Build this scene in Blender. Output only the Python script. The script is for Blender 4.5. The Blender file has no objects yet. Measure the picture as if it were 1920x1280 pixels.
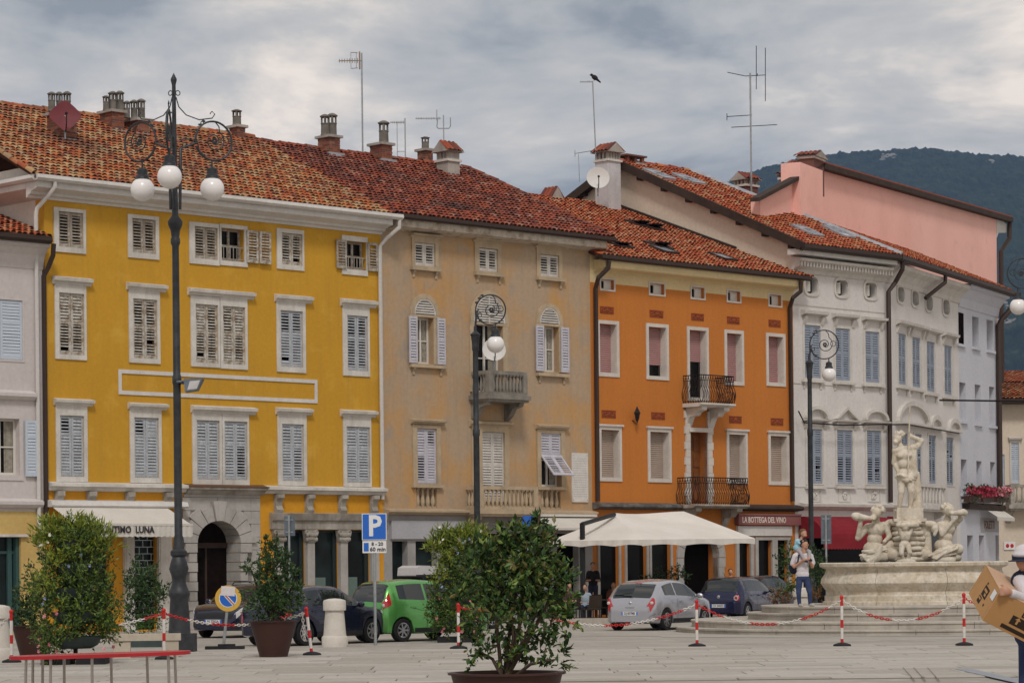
import bpy, bmesh, math, random
import numpy as np
from mathutils import Vector, Matrix, Euler
R = math.radians
rng = random.Random(7)
SC = bpy.context.scene
COL = SC.collection

# ------------------------------------------------------------------ camera
FPX, ROLL, EYE, CX, CY = 5000.0, 0.0105, 1.85, 960.0, 1064.0
cam_d = bpy.data.cameras.new('camera')
cam_d.sensor_width = 36.0
cam_d.lens = FPX / 1920.0 * 36.0
cam_d.shift_y = (CY - 640.0) / 1920.0
cam_d.clip_start, cam_d.clip_end = 0.5, 14000.0
cam = bpy.data.objects.new('camera', cam_d)
COL.objects.link(cam)
cam.matrix_world = Matrix.Translation((0, 0, EYE)) @ Matrix.Rotation(R(90), 4, 'X') @ Matrix.Rotation(-ROLL, 4, 'Z')
# the shift belongs to the rolled frame: turn the frame about the optical axis
cam_d.shift_x = 0.0
SC.camera = cam

# ------------------------------------------------------------------ sky, sun, exposure
SUN_EL, SUN_AZ = R(48), R(176)      # azimuth measured from +Y towards +X
w = bpy.data.worlds.new('World'); SC.world = w; w.use_nodes = True
nt = w.node_tree; nt.nodes.clear()
out = nt.nodes.new('ShaderNodeOutputWorld')
sky = nt.nodes.new('ShaderNodeTexSky'); sky.sky_type = 'NISHITA'; sky.sun_disc = False
sky.sun_elevation = SUN_EL; sky.sun_rotation = SUN_AZ
bg1 = nt.nodes.new('ShaderNodeBackground'); bg1.inputs[1].default_value = 0.10
nt.links.new(sky.outputs[0], bg1.inputs[0])
tc = nt.nodes.new('ShaderNodeTexCoord')
mp = nt.nodes.new('ShaderNodeMapping'); mp.inputs['Scale'].default_value = (1.0, 1.0, 2.8)
mp.inputs['Location'].default_value = (1.37, 0.55, 0.22)
nt.links.new(tc.outputs['Generated'], mp.inputs[0])
n1 = nt.nodes.new('ShaderNodeTexNoise'); n1.inputs['Scale'].default_value = 8.0; n1.inputs['Detail'].default_value = 7
n1.inputs['Roughness'].default_value = 0.57; n1.inputs['Distortion'].default_value = 0.25
nt.links.new(mp.outputs[0], n1.inputs['Vector'])
r1 = nt.nodes.new('ShaderNodeValToRGB')
cr = r1.color_ramp
cr.elements[0].position = 0.36; cr.elements[0].color = (0.295, 0.318, 0.345, 1)
cr.elements[1].position = 0.64; cr.elements[1].color = (1.02, 0.90, 0.78, 1)
e = cr.elements.new(0.45); e.color = (0.485, 0.49, 0.485, 1)
e = cr.elements.new(0.535); e.color = (0.63, 0.605, 0.57, 1)
nt.links.new(n1.outputs[0], r1.inputs[0])
bg2 = nt.nodes.new('ShaderNodeBackground'); bg2.inputs[1].default_value = 1.0
nt.links.new(r1.outputs[0], bg2.inputs[0])
mx = nt.nodes.new('ShaderNodeMixShader'); mx.inputs[0].default_value = 0.96
nt.links.new(bg1.outputs[0], mx.inputs[1]); nt.links.new(bg2.outputs[0], mx.inputs[2])
nt.links.new(mx.outputs[0], out.inputs[0])

sun_d = bpy.data.lights.new('sun', 'SUN'); sun_d.energy = 1.5; sun_d.angle = R(11); sun_d.color = (1.0, 0.965, 0.93)
sun = bpy.data.objects.new('sun', sun_d); COL.objects.link(sun)
sdir = Vector((math.sin(SUN_AZ) * math.cos(SUN_EL), math.cos(SUN_AZ) * math.cos(SUN_EL), math.sin(SUN_EL)))
sun.rotation_euler = sdir.to_track_quat('Z', 'Y').to_euler()
sun.location = sdir * 200

SC.view_settings.view_transform = 'Standard'
SC.view_settings.look = 'None'
SC.view_settings.exposure = 0.06
SC.view_settings.gamma = 1.0
SC.view_settings.use_curve_mapping = False
SC.cycles.max_bounces = 6
SC.cycles.diffuse_bounces = 3
SC.cycles.volume_bounces = 0
SC.cycles.use_denoising = True

# ------------------------------------------------------------------ pixel geometry (photo pixels 1920x1280)
CAMP = np.array([0.0, 0.0, EYE])
def ray(px, py):
    dx, dy = px - CX, py - CY
    return np.array([(dx - ROLL * dy) / FPX, 1.0, -(dy + ROLL * dx) / FPX])
def at(px, py, Y):
    return Vector(CAMP + ray(px, py) * Y)
def ground(px, py, z=0.0):
    d = ray(px, py); return Vector(CAMP + d * ((z - EYE) / d[2]))
def mpp(Y):           # metres per photo pixel at depth Y
    return Y / FPX

class Frame:
    """a vertical facade plane: s runs along it, n runs inward, z up"""
    def __init__(s, o, th, s0=0.0):
        s.th = th
        s.ex = np.array([math.cos(th), math.sin(th), 0.0]); s.ey = np.array([-math.sin(th), math.cos(th), 0.0])
        s.o = np.array([o[0], o[1], 0.0]) + s0 * s.ex
    def sz(s, px, py, n=0.0):
        d = ray(px, py); t = ((s.o - CAMP) @ s.ey + n) / (d @ s.ey); p = CAMP + t * d - s.o
        return float(p @ s.ex), float(p[2])
    def nz(s, px, py, S):
        d = ray(px, py); t = ((s.o - CAMP) @ s.ex + S) / (d @ s.ex); p = CAMP + t * d - s.o
        return float(p @ s.ey), float(p[2])
    def rect(s, x0, x1, y0, y1, n=0.0):
        """pixel box (edges measured at its middle) -> s0, s1, z0, z1"""
        xm, ym = (x0 + x1) / 2, (y0 + y1) / 2
        return s.sz(x0, ym, n)[0], s.sz(x1, ym, n)[0], s.sz(xm, y1, n)[1], s.sz(xm, y0, n)[1]
    def pt(s, a, n, z):
        return Vector(s.o + a * s.ex + n * s.ey + np.array([0, 0, z]))
    def sub(s, s0):
        return Frame(s.o[:2], s.th, s0)

TH_A = math.pi / 2 - math.atan((6150 - 960) / FPX)
TH_B = math.pi / 2 - math.atan((3430 - 960) / FPX)
FA = Frame((-13.9, 80.6), TH_A)

# ------------------------------------------------------------------ mesh builder
class MB:
    def __init__(s): s.v = []; s.f = []; s.m = []
    def add(s, vs, fs, m=0):
        b = len(s.v); s.v.extend([tuple(p) for p in vs])
        for q in fs: s.f.append(tuple(b + i for i in q)); s.m.append(m)
        return s
    def quad(s, a, b, c, d, m=0): return s.add([a, b, c, d], [(0, 1, 2, 3)], m)
    def box(s, x0, x1, y0, y1, z0, z1, m=0):
        return s.add([(x0, y0, z0), (x1, y0, z0), (x1, y1, z0), (x0, y1, z0), (x0, y0, z1), (x1, y0, z1), (x1, y1, z1), (x0, y1, z1)],
                     [(0, 3, 2, 1), (4, 5, 6, 7), (0, 1, 5, 4), (1, 2, 6, 5), (2, 3, 7, 6), (3, 0, 4, 7)], m)
    def hexa(s, p, m=0):      # eight corners, bottom ring then top ring
        return s.add(p, [(0, 3, 2, 1), (4, 5, 6, 7), (0, 1, 5, 4), (1, 2, 6, 5), (2, 3, 7, 6), (3, 0, 4, 7)], m)
    def obox(s, c, half, M, m=0):   # oriented box
        c = Vector(c); p = []
        for z in (-1, 1):
            for x, y in ((-1, -1), (1, -1), (1, 1), (-1, 1)):
                p.append(c + M @ Vector((x * half[0], y * half[1], z * half[2])))
        return s.hexa(p, m)
    def prism(s, poly, lo, hi, axis='y', m=0):
        """polygon in the two other axes (in xyz order), extruded along axis"""
        n = len(poly)
        def P(a, b, c): return {'x': (c, a, b), 'y': (a, c, b), 'z': (a, b, c)}[axis]
        vs = [P(a, b, lo) for a, b in poly] + [P(a, b, hi) for a, b in poly]
        fs = [tuple(range(n - 1, -1, -1)), tuple(range(n, 2 * n))] + [(i, (i + 1) % n, n + (i + 1) % n, n + i) for i in range(n)]
        return s.add(vs, fs, m)
    def lathe(s, prof, segs=12, c=(0, 0, 0), m=0, a0=0.0, sx=1.0, sy=1.0, wob=None, caps=True):
        vs = []; n = len(prof)
        for i in range(segs):
            a = a0 + 2 * math.pi * i / segs; k = wob(a) if wob else 1.0
            for r, z in prof: vs.append((c[0] + r * k * math.cos(a) * sx, c[1] + r * k * math.sin(a) * sy, c[2] + z))
        fs = []
        for i in range(segs):
            j = (i + 1) % segs
            for q in range(n - 1): fs.append((i * n + q, j * n + q, j * n + q + 1, i * n + q + 1))
        if caps and prof[0][0] > 1e-4: fs.append(tuple(i * n for i in range(segs))[::-1])
        if caps and prof[-1][0] > 1e-4: fs.append(tuple(i * n + n - 1 for i in range(segs)))
        return s.add(vs, fs, m)
    def tube(s, pts, r, segs=6, m=0, caps=True, closed=False):
        pts = [Vector(p) for p in pts]; n = len(pts)
        rr = r if isinstance(r, (list, tuple)) else [r] * n
        vs = []; up = None
        for i, p in enumerate(pts):
            if closed: t = pts[(i + 1) % n] - pts[i - 1]
            else: t = pts[min(i + 1, n - 1)] - pts[max(i - 1, 0)]
            if t.length < 1e-9: t = Vector((0, 0, 1))
            t.normalize()
            if up is None:
                up = Vector((0, 0, 1)) if abs(t.z) < 0.9 else Vector((1, 0, 0))
            a = t.cross(up)
            if a.length < 1e-5: a = t.cross(Vector((0, 1, 0.3)))
            a.normalize(); b = a.cross(t); up = b
            for k in range(segs):
                w_ = 2 * math.pi * k / segs
                vs.append(p + (a * math.cos(w_) + b * math.sin(w_)) * rr[i])
        fs = []
        for i in range(n if closed else n - 1):
            j = (i + 1) % n
            for k in range(segs): fs.append((i * segs + k, i * segs + (k + 1) % segs, j * segs + (k + 1) % segs, j * segs + k))
        if caps and not closed:
            fs.append(tuple(range(segs))[::-1]); fs.append(tuple((n - 1) * segs + k for k in range(segs)))
        return s.add(vs, fs, m)
    def sphere(s, c, r, m=0, u=14, v=8, M=None):
        rx, ry, rz = r if isinstance(r, (tuple, list)) else (r, r, r)
        vs = []; fs = []
        for j in range(v + 1):
            ph = math.pi * j / v
            for i in range(u):
                th = 2 * math.pi * i / u
                q = Vector((rx * math.sin(ph) * math.cos(th), ry * math.sin(ph) * math.sin(th), rz * math.cos(ph)))
                if M is not None: q = M @ q
                vs.append(Vector(c) + q)
        for j in range(v):
            for i in range(u): fs.append((j * u + i, (j + 1) * u + i, (j + 1) * u + (i + 1) % u, j * u + (i + 1) % u))
        return s.add(vs, fs, m)
    def torus(s, c, R0, r, ax='y', m=0, u=20, v=6, a0=0, a1=2 * math.pi):
        full = abs(a1 - a0 - 2 * math.pi) < 1e-6; k = u if full else u + 1; pts = []
        for i in range(k):
            a = a0 + (a1 - a0) * i / u; ca, sa = R0 * math.cos(a), R0 * math.sin(a)
            pts.append(Vector(c) + Vector({'y': (ca, 0, sa), 'z': (ca, sa, 0), 'x': (0, ca, sa)}[ax]))
        return s.tube(pts, r, v, m, True, full)
    def mesh(s, name, mats, smooth=False, ang=38):
        me = bpy.data.meshes.new(name); me.from_pydata(s.v, [], s.f)
        mats = mats if isinstance(mats, (list, tuple)) else [mats]
        for mt in mats: me.materials.append(mt)
        if len(mats) > 1: me.polygons.foreach_set('material_index', s.m)
        bm = bmesh.new(); bm.from_mesh(me); bmesh.ops.recalc_face_normals(bm, faces=bm.faces); bm.to_mesh(me); bm.free()
        if smooth:
            me.polygons.foreach_set('use_smooth', [True] * len(me.polygons)); me.set_sharp_from_angle(angle=R(ang))
        me.update(); return me
    def build(s, name, mats, parent=None, loc=None, rot=None, smooth=False, ang=38):
        return link(name, s.mesh(name, mats, smooth, ang), parent, loc, rot)

def link(name, data, parent=None, loc=None, rot=None):
    o = bpy.data.objects.new(name, data); COL.objects.link(o)
    if parent is not None: o.parent = parent
    if loc is not None: o.location = loc
    if rot is not None: o.rotation_euler = rot if isinstance(rot, (tuple, list, Euler)) else (0, 0, rot)
    return o
def tag(o, label=None, cat=None, group=None, kind=None):
    if label: o['label'] = label
    if cat: o['category'] = cat
    if group: o['group'] = group
    if kind: o['kind'] = kind
    return o
def thing(name, label, cat, loc=(0, 0, 0), rz=0.0, group=None):
    return tag(link(name, None, None, loc, rz), label, cat, group)
def copy_tree(o, parent=None):
    c = o.copy(); COL.objects.link(c); c.parent = parent
    for ch in [x for x in o.children]: copy_tree(ch, c)
    return c
def text_mesh(txt, size, depth=0.004, bold=0.0, squeeze=1.0):
    cu = bpy.data.curves.new('lettering', 'FONT'); cu.body = txt; cu.size = size; cu.extrude = depth; cu.offset = bold
    cu.align_x = 'CENTER'; cu.align_y = 'CENTER'; cu.resolution_u = 2
    ob = bpy.data.objects.new('lettering', cu); COL.objects.link(ob)
    bpy.context.view_layer.update()
    me = bpy.data.meshes.new_from_object(ob.evaluated_get(bpy.context.evaluated_depsgraph_get()))
    bpy.data.objects.remove(ob); bpy.data.curves.remove(cu)
    if squeeze != 1.0: me.transform(Matrix.Diagonal((squeeze, 1, 1, 1)))
    return me
def text(txt, size, mat_, parent, M, depth=0.004, bold=0.0, squeeze=1.0, name='lettering'):
    me = text_mesh(txt, size, depth, bold, squeeze); me.materials.clear(); me.materials.append(mat_)
    o = link(name, me, parent); o.matrix_local = M; return o
FACE_M = Matrix.Rotation(R(90), 4, 'X')        # lettering on a plane facing -y
# ------------------------------------------------------------------ materials
MATS = {}
def mat(name, c1, c2=None, scale=2.0, rough=0.8, bump=0.0, bscale=30.0, metal=0.0, spec=0.3, fine=0.10, streak=0.0, lo=0.38, hi=0.62,
        rand=None, randpos=None, coat=0.0, trans=0.0, emit=None, c3=None, dirt=None):
    if name in MATS: return MATS[name]
    m = bpy.data.materials.new(name); m.use_nodes = True; MATS[name] = m
    t = m.node_tree; L = t.links; N = t.nodes; b = N['Principled BSDF']
    b.inputs['Roughness'].default_value = rough; b.inputs['Metallic'].default_value = metal
    b.inputs['Specular IOR Level'].default_value = spec
    b.inputs['Coat Weight'].default_value = coat; b.inputs['Coat Roughness'].default_value = 0.05
    if trans: b.inputs['Transmission Weight'].default_value = trans
    co = N.new('ShaderNodeTexCoord')
    cur = None
    def noise(sc, det=6, vec=None, ro=0.55):
        n = N.new('ShaderNodeTexNoise'); n.inputs['Scale'].default_value = sc; n.inputs['Detail'].default_value = det
        n.inputs['Roughness'].default_value = ro
        L.new(vec or co.outputs['Object'], n.inputs['Vector']); return n.outputs[0]
    def mixc(fac, a, b_, mode='MIX'):
        x = N.new('ShaderNodeMix'); x.data_type = 'RGBA'; x.blend_type = mode
        if isinstance(fac, float): x.inputs[0].default_value = fac
        else: L.new(fac, x.inputs[0])
        for k, vv in ((6, a), (7, b_)):
            if isinstance(vv, tuple): x.inputs[k].default_value = (*vv[:3], 1)
            else: L.new(vv, x.inputs[k])
        return x.outputs[2]
    def ramp(fac, lo_, hi_, a=(0, 0, 0), b_=(1, 1, 1)):
        r = N.new('ShaderNodeValToRGB'); L.new(fac, r.inputs[0])
        r.color_ramp.elements[0].position = lo_; r.color_ramp.elements[0].color = (*a[:3], 1)
        r.color_ramp.elements[1].position = hi_; r.color_ramp.elements[1].color = (*b_[:3], 1)
        return r.outputs[0]
    if rand:      # colours picked per piece
        g = N.new('ShaderNodeNewGeometry'); oi = N.new('ShaderNodeObjectInfo')
        a1 = N.new('ShaderNodeMath'); a1.operation = 'ADD'; L.new(g.outputs['Random Per Island'], a1.inputs[0]); L.new(oi.outputs['Random'], a1.inputs[1])
        a2 = N.new('ShaderNodeMath'); a2.operation = 'FRACT'; L.new(a1.outputs[0], a2.inputs[0])
        r = N.new('ShaderNodeValToRGB'); L.new(a2.outputs[0], r.inputs[0]); cr = r.color_ramp; cr.interpolation = 'CONSTANT' if randpos is None else 'LINEAR'
        k = len(rand)
        while len(cr.elements) < k: cr.elements.new(0.5)
        for i, cc in enumerate(rand):
            cr.elements[i].position = (i / k) if randpos is None else randpos[i]; cr.elements[i].color = (*cc, 1)
        cur = r.outputs[0]
        if c2: cur = mixc(ramp(noise(scale, 3), lo, hi), cur, c2)
    elif c2:
        cur = mixc(ramp(noise(scale), lo, hi), tuple(c1), tuple(c2))
        if c3: cur = mixc(ramp(noise(scale * 2.7, 5), 0.55, 0.72), cur, tuple(c3))
    if streak:
        mpn = N.new('ShaderNodeMapping'); mpn.inputs['Scale'].default_value = (1.3, 1.3, 0.10); L.new(co.outputs['Object'], mpn.inputs[0])
        dcol = dirt or (0.25, 0.2, 0.15)
        x = N.new('ShaderNodeMath'); x.operation = 'MULTIPLY'; L.new(ramp(noise(3.2, 7, mpn.outputs[0], 0.65), 0.5, 0.75), x.inputs[0]); x.inputs[1].default_value = streak
        cur = mixc(x.outputs[0], cur if cur is not None else tuple(c1), tuple(dcol))
    if fine:
        f = ramp(noise(bscale * 0.35, 8), 0.25, 0.75, (1 - fine,) * 3, (1 + fine * 0.6,) * 3)
        cur = mixc(1.0, cur if cur is not None else tuple(c1), f, 'MULTIPLY')
    if cur is None: b.inputs['Base Color'].default_value = (*c1[:3], 1)
    else: L.new(cur, b.inputs['Base Color'])
    if bump:
        bn = N.new('ShaderNodeBump'); bn.inputs['Strength'].default_value = bump; bn.inputs['Distance'].default_value = 0.02
        L.new(noise(bscale, 5), bn.inputs['Height']); L.new(bn.outputs[0], b.inputs['Normal'])
    if emit:
        b.inputs['Emission Color'].default_value = (*emit[:3], 1); b.inputs['Emission Strength'].default_value = emit[3]
    return m

M_yellow = mat('yellow plaster', (0.58, 0.305, 0.026), (0.52, 0.27, 0.024), 0.35, 0.85, 0.15, 25, fine=0.08, lo=0.3, hi=0.7, c3=(0.62, 0.35, 0.05), streak=0.45, dirt=(0.36, 0.22, 0.04))
M_yellow2 = mat('yellow plaster lower', (0.66, 0.31, 0.02), (0.6, 0.27, 0.02), 0.7, 0.85, 0.15, 25, fine=0.08)
M_cream_side = mat('cream side plaster', (0.66, 0.60, 0.54), (0.58, 0.52, 0.46), 0.6, 0.9, 0.15, 20)
M_tan = mat('tan stained plaster', (0.42, 0.305, 0.205), (0.50, 0.275, 0.10), 0.5, 0.9, 0.2, 20, lo=0.44, hi=0.66, c3=(0.345, 0.275, 0.215), streak=0.5, dirt=(0.30, 0.23, 0.165))
M_tanstone = mat('tan stone trim', (0.50, 0.38, 0.25), (0.40, 0.31, 0.21), 1.5, 0.9, 0.2, 30, streak=0.4, dirt=(0.22, 0.18, 0.14))
M_orange = mat('orange plaster', (0.54, 0.185, 0.032), (0.49, 0.16, 0.03), 0.35, 0.85, 0.12, 25, fine=0.08, lo=0.3, hi=0.7, streak=0.34, dirt=(0.35, 0.13, 0.03))
M_creamband = mat('cream cornice paint', (0.70, 0.55, 0.30), (0.64, 0.5, 0.28), 0.8, 0.85, 0.1, 25)
M_creamwall = mat('cream gable plaster', (0.66, 0.56, 0.45), (0.62, 0.525, 0.42), 0.4, 0.9, 0.1, 20)
M_white = mat('white house plaster', (0.66, 0.62, 0.59), (0.60, 0.56, 0.535), 0.5, 0.88, 0.12, 22, streak=0.2, dirt=(0.36, 0.33, 0.30))
M_lilac = mat('pale lilac plaster', (0.56, 0.56, 0.61), (0.52, 0.52, 0.57), 0.5, 0.88, 0.1, 22)
M_pink = mat('pink plaster', (0.88, 0.50, 0.43), (0.82, 0.46, 0.385), 0.35, 0.9, 0.1, 18, fine=0.05, c3=(0.78, 0.44, 0.37))
M_leftwhite = mat('greyish white plaster', (0.60, 0.54, 0.52), (0.55, 0.50, 0.48), 0.6, 0.88, 0.1, 22, streak=0.12, dirt=(0.4, 0.36, 0.34))
M_ochre = mat('ochre plaster', (0.60, 0.42, 0.15), (0.55, 0.37, 0.13), 0.7, 0.88, 0.1, 22)
M_trim = mat('white painted stone', (0.66, 0.62, 0.57), (0.55, 0.51, 0.46), 1.6, 0.85, 0.15, 40, streak=0.35, dirt=(0.27, 0.23, 0.19))
M_cornice = mat('white cornice paint', (0.64, 0.61, 0.58), (0.58, 0.55, 0.52), 1.2, 0.8, 0.05, 30, streak=0.15, dirt=(0.35, 0.3, 0.27))
M_oldstone = mat('weathered grey stone', (0.42, 0.385, 0.34), (0.27, 0.24, 0.20), 1.8, 0.92, 0.35, 22, streak=0.55, dirt=(0.10, 0.085, 0.07))
M_greystone = mat('light grey ashlar', (0.44, 0.41, 0.38), (0.36, 0.335, 0.31), 1.2, 0.9, 0.3, 26, streak=0.3, dirt=(0.2, 0.18, 0.16))
M_statue = mat('fountain marble', (0.68, 0.61, 0.51), (0.56, 0.48, 0.37), 2.6, 0.8, 0.35, 34, streak=0.5, dirt=(0.27, 0.23, 0.165), fine=0.2, c3=(0.42, 0.36, 0.26))
M_step = mat('step stone', (0.47, 0.425, 0.365), (0.37, 0.33, 0.285), 0.9, 0.9, 0.3, 26, streak=0.35, dirt=(0.15, 0.135, 0.115))
M_bollard = mat('pale bollard stone', (0.62, 0.57, 0.51), (0.55, 0.50, 0.44), 2.5, 0.88, 0.25, 60)
M_benchst = mat('bench stone', (0.52, 0.45, 0.36), (0.44, 0.38, 0.30), 2.0, 0.9, 0.25, 50)
M_sh_old = mat('weathered shutter paint', (0.52, 0.485, 0.43), (0.28, 0.215, 0.155), 6.0, 0.85, 0.2, 60, lo=0.45, hi=0.62, fine=0.2)
M_sh_brown = mat('bare brown shutter wood', (0.30, 0.245, 0.19), (0.48, 0.44, 0.39), 7.0, 0.85, 0.2, 60, lo=0.45, hi=0.68, fine=0.2)
M_sh_blue = mat('grey blue shutter paint', (0.45, 0.475, 0.51), (0.36, 0.37, 0.39), 4.0, 0.75, 0.15, 60, fine=0.15, c3=(0.28, 0.25, 0.23))
M_sh_lav = mat('lavender shutter paint', (0.53, 0.51, 0.56), (0.46, 0.44, 0.49), 4.0, 0.75, 0.1, 60)
M_sh_white = mat('white shutter paint', (0.62, 0.58, 0.53), (0.5, 0.46, 0.42), 4.0, 0.75, 0.1, 60)
M_sh_lb = mat('light blue shutter paint', (0.52, 0.57, 0.64), (0.49, 0.54, 0.61), 2.0, 0.7, 0.0, 60)
M_sh_steel = mat('steel blue shutter paint', (0.30, 0.335, 0.40), (0.26, 0.29, 0.35), 3.0, 0.75, 0.1, 60)
M_dark = mat('dark interior', (0.006, 0.0045, 0.0035), None, rough=0.95, fine=0.0, spec=0.02)
M_glass = mat('window glass', (0.006, 0.0055, 0.005), None, rough=0.12, spec=0.10, fine=0.0)
M_shopglass = mat('shop glass', (0.016, 0.026, 0.026), (0.007, 0.008, 0.008), 0.7, rough=0.1, spec=0.12, fine=0.0)
M_curtain = mat('cream curtain', (0.36, 0.33, 0.27), (0.25, 0.22, 0.18), 8.0, 0.9)
M_winframe = mat('white window frame', (0.66, 0.62, 0.56), None, rough=0.6, fine=0.05)
M_blindpink = mat('pink roller blind', (0.43, 0.235, 0.225), (0.39, 0.215, 0.205), 2.0, 0.7, fine=0.05)
M_blindtan = mat('beige roller blind', (0.42, 0.33, 0.27), (0.37, 0.29, 0.24), 2.0, 0.7, fine=0.05)
M_door = mat('brown panelled door', (0.22, 0.075, 0.02), (0.16, 0.055, 0.015), 3.0, 0.6)
M_terrac = mat('terracotta relief', (0.30, 0.07, 0.02), (0.22, 0.05, 0.02), 5.0, 0.85, 0.3, 60)
M_pipe = mat('brown metal pipe', (0.055, 0.035, 0.028), None, rough=0.5, metal=0.3, fine=0.1)
M_pipewhite = mat('white metal pipe', (0.58, 0.55, 0.52), None, rough=0.55, fine=0.1)
M_gutter = mat('dark brown gutter', (0.045, 0.028, 0.022), None, rough=0.55, metal=0.2, fine=0.1)
M_wood = mat('dark eave wood', (0.055, 0.035, 0.025), (0.04, 0.025, 0.02), 2.0, 0.85)
M_iron = mat('wrought iron', (0.018, 0.014, 0.014), None, rough=0.55, metal=0.4, fine=0.1)
M_lamp = mat('cast iron lamp paint', (0.035, 0.037, 0.042), (0.055, 0.057, 0.062), 5.0, 0.5, 0.1, 60, metal=0.35)
M_globe = mat('opal lamp globe', (0.80, 0.76, 0.74), None, rough=0.25, spec=0.5, fine=0.0)
M_steel = mat('galvanised steel', (0.42, 0.44, 0.45), (0.34, 0.36, 0.37), 5.0, 0.4, metal=0.7, fine=0.05)
M_chrome = mat('brushed steel leg', (0.40, 0.36, 0.33), None, rough=0.3, metal=0.9, fine=0.05)
M_zinc = mat('zinc flashing', (0.42, 0.44, 0.47), (0.34, 0.35, 0.38), 3.0, 0.5, metal=0.4)
M_mortar = mat('chimney render', (0.42, 0.38, 0.34), (0.30, 0.27, 0.24), 2.0, 0.9, 0.3, 30, streak=0.3, dirt=(0.15, 0.13, 0.11))
M_flue = mat('grey flue pot', (0.20, 0.18, 0.155), (0.14, 0.125, 0.11), 3.0, 0.9, 0.2, 40, streak=0.3, dirt=(0.06, 0.05, 0.045))
M_brick = mat('old brick', (0.24, 0.09, 0.055), None, rough=0.92, bump=0.3, bscale=30, fine=0.2, rand=[(0.24, 0.085, 0.05), (0.19, 0.065, 0.045), (0.29, 0.13, 0.08), (0.15, 0.07, 0.055), (0.26, 0.10, 0.06)])
TILE_Y = [(0.48, 0.135, 0.045), (0.45, 0.23, 0.11), (0.50, 0.30, 0.15), (0.37, 0.09, 0.034), (0.22, 0.075, 0.045), (0.43, 0.16, 0.06), (0.40, 0.22, 0.105), (0.31, 0.10, 0.045), (0.42, 0.13, 0.045), (0.40, 0.26, 0.15)]
TILE_T = [(0.32, 0.07, 0.03), (0.24, 0.055, 0.035), (0.30, 0.07, 0.035), (0.14, 0.042, 0.032), (0.34, 0.10, 0.05), (0.27, 0.058, 0.03), (0.20, 0.06, 0.04), (0.34, 0.16, 0.115), (0.23, 0.06, 0.036), (0.29, 0.07, 0.034)]
TILE_O = [(0.44, 0.105, 0.038), (0.47, 0.14, 0.055), (0.39, 0.082, 0.034), (0.47, 0.20, 0.10), (0.45, 0.12, 0.045), (0.36, 0.074, 0.034), (0.46, 0.23, 0.13)]
TILE_W = [(0.46, 0.10, 0.035), (0.40, 0.085, 0.035), (0.34, 0.075, 0.035), (0.50, 0.17, 0.07), (0.44, 0.22, 0.11), (0.30, 0.06, 0.03)]
M_tileY = mat('ochre mottled roof tile', (0.5, 0.2, 0.1), (0.17, 0.075, 0.05), 0.45, 0.88, 0.3, 40, rand=TILE_Y, lo=0.46, hi=0.80, fine=0.2)
M_tileT = mat('dark red roof tile', (0.3, 0.1, 0.05), (0.085, 0.036, 0.03), 0.6, 0.85, 0.3, 40, rand=TILE_T, lo=0.46, hi=0.78, fine=0.2)
M_tileO = mat('bright orange roof tile', (0.5, 0.1, 0.05), (0.36, 0.10, 0.05), 0.5, 0.85, 0.25, 40, rand=TILE_O, lo=0.6, hi=0.85, fine=0.15)
M_tileW = mat('brick red roof tile', (0.4, 0.1, 0.05), (0.16, 0.06, 0.04), 0.5, 0.85, 0.25, 40, rand=TILE_W, lo=0.6, hi=0.85, fine=0.15)
M_under = mat('darkened tile channel', (0.09, 0.032, 0.02), (0.06, 0.024, 0.016), 2.0, 0.95)  # clay darkened in the colour to deepen the shaded gaps between tiles
M_awnw = mat('white awning fabric', (0.64, 0.60, 0.54), (0.59, 0.55, 0.49), 1.5, 0.85, 0.05, 60)
M_parasol = mat('cream parasol canvas', (0.74, 0.69, 0.63), (0.68, 0.63, 0.57), 0.8, 0.85, 0.1, 50, fine=0.05)
M_awnr = mat('red awning fabric', (0.22, 0.010, 0.018), (0.18, 0.008, 0.015), 1.5, 0.8, fine=0.05)
M_fascia = mat('mauve shop fascia', (0.26, 0.095, 0.085), (0.23, 0.085, 0.08), 1.0, 0.6)
M_letter = mat('pale lettering', (0.62, 0.53, 0.47), None, rough=0.7, fine=0.05)
M_letterd = mat('dark lettering', (0.035, 0.03, 0.035), None, rough=0.7, fine=0.05)
M_letterg = mat('brown lettering', (0.14, 0.05, 0.03), None, rough=0.7, fine=0.05)
M_black = mat('black rubber', (0.014, 0.013, 0.015), (0.022, 0.02, 0.022), 6.0, 0.8, fine=0.1)
M_red = mat('red plastic', (0.55, 0.022, 0.02), (0.47, 0.02, 0.018), 6.0, 0.45, fine=0.08)
M_whitep = mat('white plastic', (0.70, 0.66, 0.62), (0.62, 0.58, 0.54), 8.0, 0.45, fine=0.08)
M_signblue = mat('blue sign sheet', (0.012, 0.12, 0.52), None, rough=0.35, spec=0.5, fine=0.04)
M_signwhite = mat('white sign sheet', (0.72, 0.71, 0.70), None, rough=0.4, fine=0.04)
M_signback = mat('grey sign back', (0.16, 0.19, 0.22), (0.13, 0.15, 0.18), 3.0, 0.5, metal=0.3)
M_signyellow = mat('ochre sign rim', (0.62, 0.38, 0.06), None, rough=0.5, fine=0.08)
M_planter = mat('brown planter', (0.055, 0.022, 0.016), (0.045, 0.018, 0.014), 2.0, 0.55, fine=0.08)
M_soil = mat('potting soil', (0.03, 0.02, 0.014), None, rough=1.0, fine=0.2)
M_potg = mat('grey green flower bowl', (0.055, 0.075, 0.07), (0.045, 0.06, 0.058), 3.0, 0.6)
M_redtop = mat('red table top', (0.42, 0.022, 0.03), (0.36, 0.02, 0.026), 3.0, 0.35, fine=0.05)
M_card = mat('brown cardboard', (0.46, 0.25, 0.10), (0.43, 0.23, 0.09), 2.0, 0.85, fine=0.06)
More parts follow.
